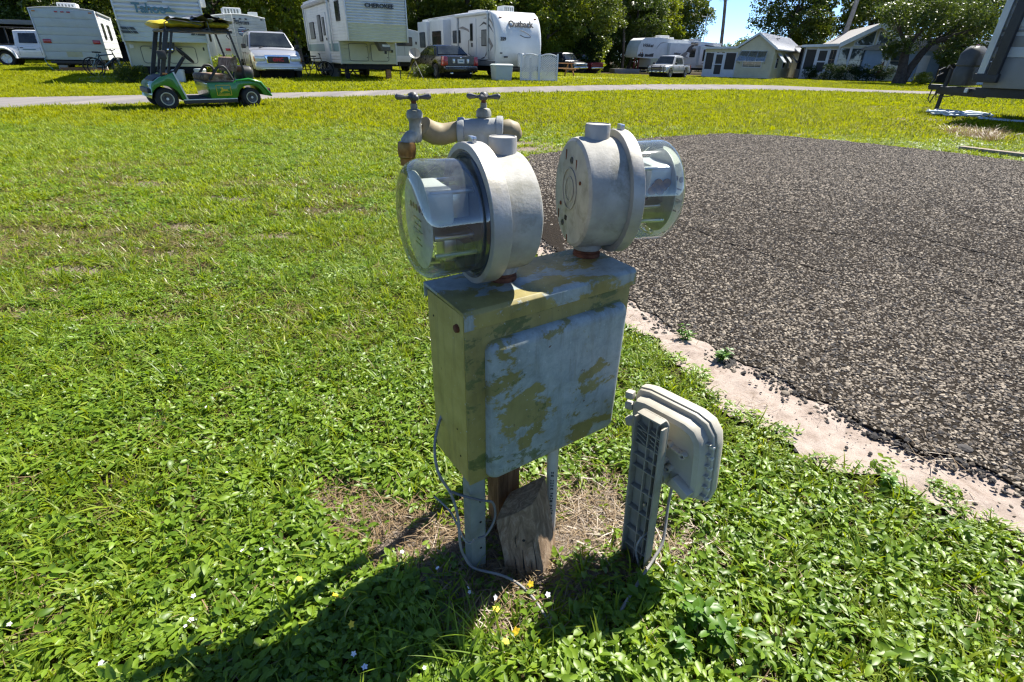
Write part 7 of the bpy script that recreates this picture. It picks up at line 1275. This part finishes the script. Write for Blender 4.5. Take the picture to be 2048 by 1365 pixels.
def house2():
    bz = tzf(34, 60); t = thing('park_home', 'white fronted home with tall gable windows and a screened porch', 'house', (30.4, 62.6, bz), R(-19)); W = 9.2; xp = 3.1; pk = 6.2; ez = 3.15; pz = 5.05; fl = .55
    MB().prism([(xp, 0), (W, 0), (W, ez), (pk, pz - .15), (xp, ez)], .05, 14, 'y').build('wall', 'house_pale', t); bx('base_wall', 'house_white', t, 0, xp, .05, 5, 0, fl + .35, .01)
    f = lambda x: ez + (pz - .2 - ez) * (1 - abs(x - pk) / (W - pk))
    for x0, x1 in ((3.2, 4.2), (4.3, 6.1), (6.25, 7.9), (8.0, 9.1)): hwin(t, x0, x1, .75, 3.0, .03, 2 if x1 - x0 > 1.2 else 1, 2)
    for a, b in ((4.35, 6.12), (6.28, 8.0)):
        zA, zB = f(a) - .18, f(b) - .18; g_ = MB().prism([(a, 3.12), (b, 3.12), (b, zB), (a, zA)], -.02, .04, 'y').build('gable_window', 'house_white', t); i = .10; MB().prism([(a + i, 3.12 + i), (b - i, 3.12 + i), (b - i, zB - i * 1.3), (a + i, zA - i * 1.3)], -.03, -.005, 'y').build('pane', 'house_glass', g_)
    for x in (3.1, 4.2, 6.12, 7.9, 9.12): bx('mullion', 'house_white', t, x, x + .13, -.06, .04, .5, min(3.1, f(x) - .1), .005)
    for x in (0, 1.15, 2.25, xp - .05): bx('porch_post', 'house_white', t, x, x + .1, -.02, .08, 0, 2.95, .005)
    for x0, x1 in ((.1, 1.15), (2.35, xp - .05)): hwin(t, x0, x1, fl + .35, 2.85, .05, 2, 2, 'screen_dark')
    d = MB().box(1.25, 2.25, -.02, .04, fl - .1, 2.85).build('door', 'house_white', t, .01); bx('door_screen', 'screen_dark', d, 1.38, 2.12, -.035, -.01, 1.75, 2.7); bx('door_screen', 'screen_dark', d, 1.38, 2.12, -.035, -.01, .75, 1.62); bx('step', 'concrete', t, .9, 2.6, -.9, 0, 0, .3, .01); bx('step', 'concrete', t, 1.0, 2.5, -.5, 0, .3, .5, .01); bx('porch_head', 'house_pale', t, 0, xp, 0, .08, 2.85, ez, .01); bx('porch_back', 'screen_dark', t, .1, xp, 4.8, 5, .9, 2.9)
    def slab_(p, q, y0, y1, th, nm, mat): return MB().prism([p, q, (q[0], q[1] + th), (p[0], p[1] + th)], y0, y1, 'y').build(nm, mat, t)
    slab_((W + .5, ez - .25), (pk, pz), -.8, 14.3, .12, 'roof', 'shingle'); slab_((xp - .2, ez + .05), (pk, pz), -.8, 14.3, .12, 'roof', 'shingle'); slab_((-.5, ez - .1), (xp - .2, ez + .05), -.6, 5.5, .1, 'porch_roof', 'shingle')
    slab_((W + .5, ez - .55), (pk, pz - .3), -.86, -.8, .45, 'fascia', 'eave_white'); slab_((xp - .2, ez - .22), (pk, pz - .3), -.86, -.8, .45, 'fascia', 'eave_white'); slab_((-.5, ez - .2), (xp - .2, ez - .05), -.66, -.6, .24, 'fascia', 'eave_white')
    slab_((W + .45, ez - .3), (pk, pz - .05), -.8, .05, .04, 'soffit', 'house_pale'); slab_((xp - .2, ez), (pk, pz - .05), -.8, .05, .04, 'soffit', 'house_pale'); bx('downpipe', 'rv_shade', t, -.12, -.02, -.1, 0, 0, 3.0, .01)
house2()
def house3():
    bz = tzf(40, 58); t = thing('blue_house', 'low blue sided house behind the spreading tree', 'house', (35.6, 60.5, bz), R(-10)); bx('wall', 'house_blue', t, 0, 8.5, .05, 8, 0, 2.9); hboards(t, 0, 8.5, .4, lambda x: 2.9, .05, 'house_blue', .2); bx('skirting', 'house_white', t, 0, 8.5, 0, .06, 0, .4, .01); MB().prism([(-.4, 2.8), (8.9, 2.8), (8.9, 2.95), (4.2, 4.2), (-.4, 2.95)], -.3, 8.3, 'y').build('roof', 'shingle', t); hwin(t, 2.0, 3.2, 1.3, 2.3, .02, 2, 1); bx('door', 'house_white', t, 5.2, 6.1, -.02, .05, .4, 2.4, .01)
house3()
def sunroom():
    bz = tzf(44, 55); t = thing('sunroom', 'white framed screen room with flat roof behind the grey trailer', 'house', (41.2, 54.6, bz), R(-14)); bx('roof', 'eave_white', t, -.5, 7, -.5, 5, 3.3, 3.55, .02); bx('knee_wall', 'house_white', t, 0, 6.6, 0, .1, 0, .8, .01); bx('back_wall', 'screen_dark', t, 0, 6.6, 4, 4.2, 0, 3.3)
    for k in range(8): bx('post', 'house_white', t, k * .94 - .05, k * .94 + .05, -.03, .09, 0, 3.3, .006)
    bx('rail', 'house_white', t, 0, 6.6, -.02, .08, 1.9, 2.0, .006)
    for k in range(7): bx('screen', 'screen_dark', t, k * .94 + .06, k * .94 + .88, .04, .06, .8, 3.3)
sunroom()
q = MB().prism([(.14 * math.sin(math.pi * k / 14) * (1 - .15 * k / 14) * 1.6, 1.9 * k / 14) for k in range(15)] + [(-.14 * math.sin(math.pi * k / 14) * 1.6 * (1 - .15 * k / 14), 1.9 * k / 14) for k in range(13, 0, -1)], -.03, .03, 'y').build('surfboard_sign', 'rust', None, .01); q.location = (36.9, 59.6, tzf(37, 59.6)); q.rotation_euler = (R(-6), R(12), 0); tag(q, 'dark red pointed board leaning against the blue house', 'board')
# ------------------------------------------------------------------ trees and shrubs
leafmat('oak_leaf', (0.03, 0.06, 0.010), (0.12, 0.16, 0.018), dry=(0.2, 0.16, 0.03), dryamt=0.02, trans=0.3); leafmat('wood_leaf', (0.022, 0.05, 0.008), (0.14, 0.185, 0.016), dry=(0.22, 0.18, 0.04), dryamt=0.03, trans=0.3); leafmat('bright_leaf', (0.08, 0.13, 0.010), (0.21, 0.25, 0.02), dryamt=0.02, trans=0.4); leafmat('palm_leaf', (0.035, 0.065, 0.012), (0.10, 0.14, 0.03), dry=(0.3, 0.22, 0.09), dryamt=0.08, trans=0.3); leafmat('hedge_leaf', (0.010, 0.028, 0.006), (0.035, 0.062, 0.012), dryamt=0.0, trans=0.2, spec=.15, rough=.6)
pm('bark_grey', (0.17, 0.145, 0.12), (0.07, 0.058, 0.048), 5, 0.9, bmp=.8, bscale=14); pm('bark_dark', (0.085, 0.068, 0.055), (0.035, 0.028, 0.024), 5, 0.9, bmp=.8, bscale=14); pm('bark_palm', (0.22, 0.185, 0.15), (0.10, 0.08, 0.062), 4, 0.9, bmp=.8, bscale=9); pm('bark_pale', (0.36, 0.33, 0.28), (0.22, 0.20, 0.17), 4, 0.9, bmp=.5, bscale=12)
def leafcloud(name, mat, clusters, per, L, spread, seed):
    """thousands of small leaf faces gathered in clumps; clusters: (x,y,z,r)"""
    r = np.random.default_rng(seed); C = np.asarray(clusters, float); k = np.repeat(np.arange(len(C)), per); n = len(k)
    d = r.normal(0, 1, (n, 3)); d /= np.linalg.norm(d, axis=1)[:, None]; rad = C[k, 3] * (0.55 + 0.5 * r.random(n) ** 0.6)
    p = C[k, :3] + d * rad[:, None] * np.array([1, 1, .7]) * spread
    a = d * np.array([1, 1, .3]) + r.normal(0, .75, (n, 3)) - np.array([0, 0, .35]); a /= np.linalg.norm(a, axis=1)[:, None]
    b = np.cross(a, r.normal(0, 1, (n, 3))); b /= np.linalg.norm(b, axis=1)[:, None] + 1e-9; l = (L * (0.6 + 0.8 * r.random(n)))[:, None]
    V = np.stack([p, p + a * l * .5 + b * l * .28, p + a * l, p + a * l * .5 - b * l * .28], 1).reshape(-1, 3); F = np.arange(n * 4).reshape(-1, 4)
    m = bpy.data.meshes.new(name); m.vertices.add(len(V)); m.vertices.foreach_set('co', V.astype(np.float32).ravel()); m.loops.add(n * 4); m.loops.foreach_set('vertex_index', F.ravel().astype(np.int32)); m.polygons.add(n); m.polygons.foreach_set('loop_start', (np.arange(n) * 4).astype(np.int32)); m.update(calc_edges=True)
    at_ = m.attributes.new('shade', 'FLOAT', 'POINT'); at_.data.foreach_set('value', np.repeat(np.clip(r.random(n) * .7 + .3 * r.random(len(C))[k], 0, 1), 4).astype(np.float32)); m.materials.append(MATS[mat]); return m
def blob(n, cx, cy, z0, z1, rx, r0, r1, seed, hollow=.35, ry=None):
    r = np.random.default_rng(seed); out = []
    ry = ry or rx
    while len(out) < n:
        u = r.uniform(-1, 1, 3); d = np.linalg.norm(u)
        if d > 1 or d < hollow: continue
        taper = 1.0
        out.append((cx + u[0] * rx * taper, cy + u[1] * ry * taper, (z0 + z1) / 2 + u[2] * (z1 - z0) / 2, r.uniform(r0, r1)))
    return out
def limb(m, p, d, L, r, depth, ends, sp=.55):
    P = [Vector(p)]; dd = Vector(d).normalized(); rs = [r]; n = 4
    for k in range(n):
        dd = (dd + Vector((random.gauss(0, .13), random.gauss(0, .13), random.gauss(.02, .08)))).normalized(); P.append(P[-1] + dd * L / n); rs.append(r * (1 - .45 * (k + 1) / n))
    m.tube(P, rs, 7 if r > .08 else 5)
    if depth == 0: ends.append(P[-1]); return
    for k in range(random.choice((2, 3))):
        q = P[random.choice((2, 3, 4))]; nd = (dd + Vector((random.gauss(0, sp), random.gauss(0, sp), random.gauss(.08, .25)))).normalized(); limb(m, q, nd, L * random.uniform(.6, .82), rs[-1] * random.uniform(.6, .9), depth - 1, ends, sp)
TREE_CACHE = {}
def tree_kind(key, h, tr, lean, leafm, barkm, per, L, seed, crown_z0, crown_r, nblob, low=True):
    random.seed(seed); m = MB(); ends = []; base = Vector((0, 0, -.2)); topd = Vector((lean, random.uniform(-.1, .1), 1)).normalized()
    P = [base]; rs = [tr * 1.35]
    for k in range(5): P.append(P[-1] + (topd + Vector((random.gauss(0, .06), random.gauss(0, .06), 0))) * h * .13); rs.append(tr * (1 - .1 * k))
    m.tube(P, rs, 9)
    for k in range(5):
        a = 2 * math.pi * k / 5 + random.random(); limb(m, P[3 + k % 3], (math.cos(a), math.sin(a), .75), h * .22, tr * .45, 2, ends)
    trunk = m.mesh('trunk', barkm, 0, 50)
    cl = [(e.x, e.y, e.z, random.uniform(.5, 1.0) * crown_r * .25) for e in ends] + blob(nblob, P[-1].x * .8, P[-1].y * .8, crown_z0, h, crown_r, crown_r * .16, crown_r * .34, seed + 5, .45)
    crown = leafcloud('crown', leafm, cl, per, L, 1.0, seed); TREE_CACHE[key] = (trunk, crown)
tree_kind('oakA', 12, .26, .05, 'wood_leaf', 'bark_dark', 230, .28, 1, 2.2, 4.6, 70); tree_kind('oakB', 11, .22, -.1, 'wood_leaf', 'bark_dark', 230, .26, 2, 1.6, 4.2, 64); tree_kind('lightA', 9.5, .18, .08, 'bright_leaf', 'bark_grey', 220, .26, 3, 1.2, 3.8, 60); tree_kind('tallA', 15, .24, .02, 'wood_leaf', 'bark_grey', 200, .3, 4, 4.0, 4.6, 70); tree_kind('lightB', 10, .16, -.06, 'bright_leaf', 'bark_dark', 200, .24, 6, 2.4, 3.6, 50)
def shrub_kind(key, h, r, leafm, per, L, seed, n=26):
    random.seed(seed); m = MB()
    for k in range(7): a = k * .9; m.tube([(0, 0, -.1), (.3 * r * math.cos(a), .3 * r * math.sin(a), h * .4), (.6 * r * math.cos(a), .6 * r * math.sin(a), h * .8)], [.05, .035, .015], 5)
    TREE_CACHE[key] = (m.mesh('stems', 'bark_dark', 0, 50), leafcloud('foliage', leafm, blob(n, 0, 0, 0.0, h, r, r * .2, r * .42, seed, .2), per, L, 1.0, seed))
shrub_kind('shrubA', 3.4, 2.4, 'wood_leaf', 210, .20, 11, 34); shrub_kind('shrubB', 2.8, 2.2, 'bright_leaf', 200, .19, 12, 30); shrub_kind('shrubC', 4.6, 2.3, 'hedge_leaf', 210, .22, 13, 34)
def palm_kind(key, h, lean, seed, tr=.17, frond=1.7, nf=22, skirt=10):
    random.seed(seed); m = MB(); P = []; rs = []
    for k in range(9): f = k / 8; P.append(Vector((lean * h * f * f, .1 * math.sin(f * 3), h * f - .2))); rs.append(tr * (1.25 - .3 * f))
    m.tube(P, rs, 10); trunk = m.mesh('trunk', 'bark_palm', 0, 50); top = P[-1]; q = []
    for k in range(nf + skirt):
        a = k * 2.4; el = random.uniform(-.2, 1.2) if k < nf else random.uniform(-1.3, -.8); d = Vector((math.cos(a) * math.cos(el), math.sin(a) * math.cos(el), math.sin(el))); s_ = Vector((-math.sin(a), math.cos(a), 0)); L = frond * random.uniform(.8, 1.15) * (1 if k < nf else .7); c = top + d * L * .5
        for j in range(13):
            b = R(-78 + 13 * j); dl = (d * math.cos(b) + s_ * math.sin(b)).normalized(); tip = c + dl * L * .62 * (1 - .12 * abs(math.sin(b))) - Vector((0, 0, L * .22 * (.4 + abs(math.sin(b))))); w_ = (s_ * math.cos(b) - d * math.sin(b)) * .035 * L; mid = c + dl * L * .34
            q.append(([c, mid - w_, tip, mid + w_], [(0, 1, 2, 3)], random.random() * (.8 if k < nf else 1)))
        pet = (s_ * .03); q.append(([top - pet, top + pet, c + pet * .6, c - pet * .6], [(0, 1, 2, 3)], .9))
    TREE_CACHE[key] = (trunk, to_leafmesh('fronds', q, 'palm_leaf'))
palm_kind('palmA', 7.2, .06, 31); palm_kind('palmB', 8.4, -.10, 32, .16); palm_kind('palmC', 1.3, .02, 33, .2, 1.9, 20, 4); palm_kind('palmD', 5.0, .05, 34, .18, 1.8, 22, 12)
def plant(key, name, label, cat, x, y, s_, rz, group, names=('trunk', 'crown'), sz=1.0):
    t = thing(name, label, cat, (x, y, tzf(x, y)), rz, group); t.scale = (s_, s_, s_ * sz)
    for nm, me_ in zip(names, TREE_CACHE[key]): obj(nm, me_, t)
    return t
WG = 'trees of the wood beyond the trailers'
LB = {'oakA': 'broad dark', 'oakB': 'bushy dark', 'lightA': 'light green', 'tallA': 'tall dark', 'lightB': 'slender light green'}
ORD = 'first second third fourth fifth sixth seventh eighth ninth tenth eleventh twelfth thirteenth fourteenth fifteenth sixteenth seventeenth eighteenth nineteenth twentieth'.split()
rw = random.Random(4)
rows = {'front row': [], 'back row': []}
for k in range(16): f = k / 15; rows['front row'].append((-66 + 74 * f + rw.uniform(-1.2, 1.2), 51 + 17 * f + rw.uniform(-2, 2), ('oakA', 'oakB', 'lightA', 'oakB', 'lightB', 'oakA')[k % 6]))
for k in range(17): f = k / 16; rows['back row'].append((-72 + 86 * f + rw.uniform(-2, 2), 62 + 22 * f + rw.uniform(-2, 2), ('tallA', 'oakA', 'tallA', 'oakB', 'lightA')[k % 5]))
for rn, L_ in rows.items():
    for k, (x, y, key) in enumerate(sorted(L_, key=lambda q: q[0] / q[1])): plant(key, 'broadleaf_tree', '%s tree, %s from the left in the %s of the wood' % (LB[key], ORD[k], rn), 'tree', x, y, rw.uniform(.85, 1.15), rw.uniform(0, 6.28), WG + ', ' + rn)
for x, y, key, lab in ((-33, 44, 'oakB', 'bushy dark tree behind the roof of the plain pale trailer'), (-24, 47, 'oakA', 'broad dark tree between the plain trailer and the ribbed nose'), (-17.5, 47, 'lightA', 'light green tree right behind the trailer with the round emblem'), (20.5, 90, 'lightA', 'light green tree above the middle of the long white trailer'), (24.2, 95, 'oakB', 'dark tree above the rear of the long white trailer'), (16.5, 86, 'lightB', 'slender light tree above the nose of the long white trailer'), (12.5, 88, 'oakA', 'broad dark tree where the wood ends by the long white trailer')): plant(key, 'broadleaf_tree', lab, 'tree', x, y, rw.uniform(.85, 1.1), rw.uniform(0, 6.28), WG)
SL = {'shrubA': 'dark leafy', 'shrubB': 'bright leafy', 'shrubC': 'tall dark'}
for rn, y0, n in (('front', 47.5, 19), ('back', 54.0, 18)):
    for k in range(n):
        f = k / (n - 1); key = ('shrubA', 'shrubB', 'shrubC', 'shrubA')[k % 4]; x, y = -58 + 65 * f + rw.uniform(-.8, .8), y0 + 19 * f + rw.uniform(-1, 1); plant(key, 'shrub', '%s shrub, %s from the left in the %s of the undergrowth' % (SL[key], ORD[k], rn), 'shrub', x, y, rw.uniform(.85, 1.25) * (1 if rn == 'front' else 1.35), rw.uniform(0, 6.28), 'undergrowth shrubs', ('stems', 'foliage'))
for x, y, key, lab in ((9.6, 79, 'shrubC', 'tall dark shrub at the nose of the long white trailer'), (12.3, 83, 'shrubA', 'dark shrub behind the nose of the long white trailer'), (17.5, 87, 'shrubB', 'bright shrub behind the middle of the long white trailer'), (22.5, 91, 'shrubA', 'dark shrub behind the rear of the long white trailer')): plant(key, 'shrub', lab, 'shrub', x, y, 1.5, rw.uniform(0, 6.28), 'undergrowth shrubs', ('stems', 'foliage'))
PL = [('palmA', 11.4, 80, 1.0, 'palm trunk above the cab end of the long white trailer'), ('palmB', 14.4, 80, 1.0, 'leaning palm over the roof of the long white trailer'), ('palmA', 17.6, 84, 1.1, 'palm farther back over the long white trailer'), ('palmD', 9.0, 77, 1.0, 'shaggy palm at the end of the wood'), ('palmC', 12.6, 82, 1.7, 'low fan palm behind the long white trailer'), ('palmC', 21, 84, 1.6, 'low fan palm behind the mobile home roof'), ('palmD', -6.5, 60, 1.0, 'shaggy palm behind the sedan'), ('palmB', 28.2, 82, 1.25, 'tall slim palm against the patch of blue sky')]
for key, x, y, s_, lab in PL: plant(key, 'palm_tree', lab, 'palm', x, y, s_, rw.uniform(-.3, .3), 'palms', ('trunk', 'fronds'))
# dark tree and two bare palm trunks behind the houses
plant('oakA', 'broadleaf_tree', 'dark rounded tree behind the yellow mobile home', 'tree', 39.5, 88, 1.15, 1.2, None); plant('oakB', 'broadleaf_tree', 'dark tree behind the gable of the white fronted home', 'tree', 49, 84, 1.1, 2.0, None); plant('oakB', 'broadleaf_tree', 'tree rising to the right of the gable', 'tree', 54, 80, 1.2, 4.0, None); plant('oakA', 'broadleaf_tree', 'large tree behind the screen room at the right', 'tree', 62, 78, 1.3, 5.0, None); plant('oakB', 'broadleaf_tree', 'tree at the far right behind the grey trailer', 'tree', 66, 66, 1.2, 3.0, None); plant('lightA', 'broadleaf_tree', 'light tree between the two homes', 'tree', 44.5, 90, .85, 3.5, None); plant('lightB', 'broadleaf_tree', 'low light green tree left of the patch of sky', 'tree', 26.0, 96, .62, .5, None); plant('shrubB', 'shrub', 'bright shrub under the patch of blue sky', 'shrub', 31.5, 94, 1.35, .5, None, ('stems', 'foliage')); plant('shrubA', 'shrub', 'dark shrub right of the patch of blue sky', 'shrub', 36.2, 94, 1.4, .9, None, ('stems', 'foliage'))
m = MB(); m.tube([(0, 0, -.2), (.35, 0, 3), (.75, 0, 7), (1.0, 0, 11)], [.34, .3, .26, .22], 12); t_ = thing('palm_tree', 'pale straight palm trunk rising behind the mobile home roof', 'palm', (40.0, 74.5, tzf(40, 74.5))); m.build('trunk', 'bark_pale', t_, 0, 50)
m = MB(); m.tube([(0, 0, -.2), (.25, 0, 3), (.8, 0, 6), (1.5, 0, 10)], [.42, .36, .32, .28], 12); t_ = thing('palm_tree', 'brown thick palm trunk beside the gable of the white fronted home', 'palm', (45.2, 73.5, tzf(45, 73.5))); m.build('trunk', 'bark_palm', t_, 0, 50); o = obj('fronds', TREE_CACHE['palmA'][1], t_); o.location = (1.2, 0, .2)
# oak in front of the homes, with boughs hanging low
def yard_oak():
    random.seed(9); x, y = 34.9, 53.0; t = thing('oak_tree', 'spreading oak with hanging boughs in front of the white fronted home', 'tree', (x, y, tzf(x, y))); m = MB(); ends = []
    m.tube([(0, 0, -.2), (.05, 0, 1.0), (-.15, .05, 2.2), (-.1, 0, 3.2)], [.52, .40, .36, .3], 12); m.tube([(.35, .1, -.2), (.75, .1, 1.2), (1.3, .1, 2.4), (1.9, 0, 3.4)], [.4, .33, .28, .22], 10)
    for a, e in ((0, .5), (60, .9), (130, .7), (190, .6), (250, .5), (310, .45), (340, .3)): limb(m, (-.1, 0, 3.0) if a > 60 and a < 280 else (1.7, 0, 3.2), (math.cos(R(a)), math.sin(R(a)), e), 2.2, .16, 2, ends)
    m.build('trunk', 'bark_dark', t, 0, 50)
    cl = [(e.x, e.y, max(e.z, 2.3), random.uniform(.5, .9)) for e in ends] + blob(50, 1.7, 0, 2.8, 8.0, 4.0, .6, 1.1, 3, .3) + blob(12, 3.2, -1.2, 1.3, 3.6, 1.5, .35, .7, 8, .0) + blob(7, -1.4, -.8, 1.9, 3.4, 1.0, .35, .6, 9, 0) + blob(14, 4.6, 0, 3.0, 5.2, 1.6, .5, .8, 10, 0)
    obj('crown', leafcloud('crown', 'oak_leaf', cl, 230, .18, 1.0, 77), t)
yard_oak()
def hedge():
    x, y = 33.6, 58.2; t = thing('hedge', 'dark clipped hedge under the tall gable windows', 'hedge', (x, y, tzf(x, y)), R(-19)); m = MB()
    for k in range(9): m.tube([(-2.6 + k * .65, 0, -.1), (-2.6 + k * .65 + .1, .1, 1.0)], [.05, .02], 5)
    m.build('stems', 'bark_dark', t); r = np.random.default_rng(2); cl = [(r.uniform(-2.8, 3.2), r.uniform(-.6, .6), r.uniform(.25, 1.35), r.uniform(.25, .4)) for k in range(90)]; obj('foliage', leafcloud('foliage', 'hedge_leaf', cl, 130, .10, 1.0, 5), t)
hedge()
plant('shrubB', 'shrub', 'small bright shrub at the foot of the spreading oak', 'shrub', 36.6, 52.4, .35, .4, None, ('stems', 'foliage')); plant('shrubC', 'shrub', 'low dark shrub by the porch step of the white fronted home', 'shrub', 30.6, 60.8, .28, .4, None, ('stems', 'foliage')); plant('shrubA', 'shrub', 'tangle of weeds under the ribbed trailer nose behind the golf cart', 'shrub', -12.75, 18.9, .2, .4, None, ('stems', 'foliage'), .8); plant('shrubB', 'shrub', 'bright weeds beside the ribbed trailer nose', 'shrub', -10.9, 21.4, .3, 1.4, None, ('stems', 'foliage')); plant('shrubA', 'shrub', 'weeds round the tyres of the black sedan', 'shrub', -4.6, 28.0, .22, 1.4, None, ('stems', 'foliage'), .8)
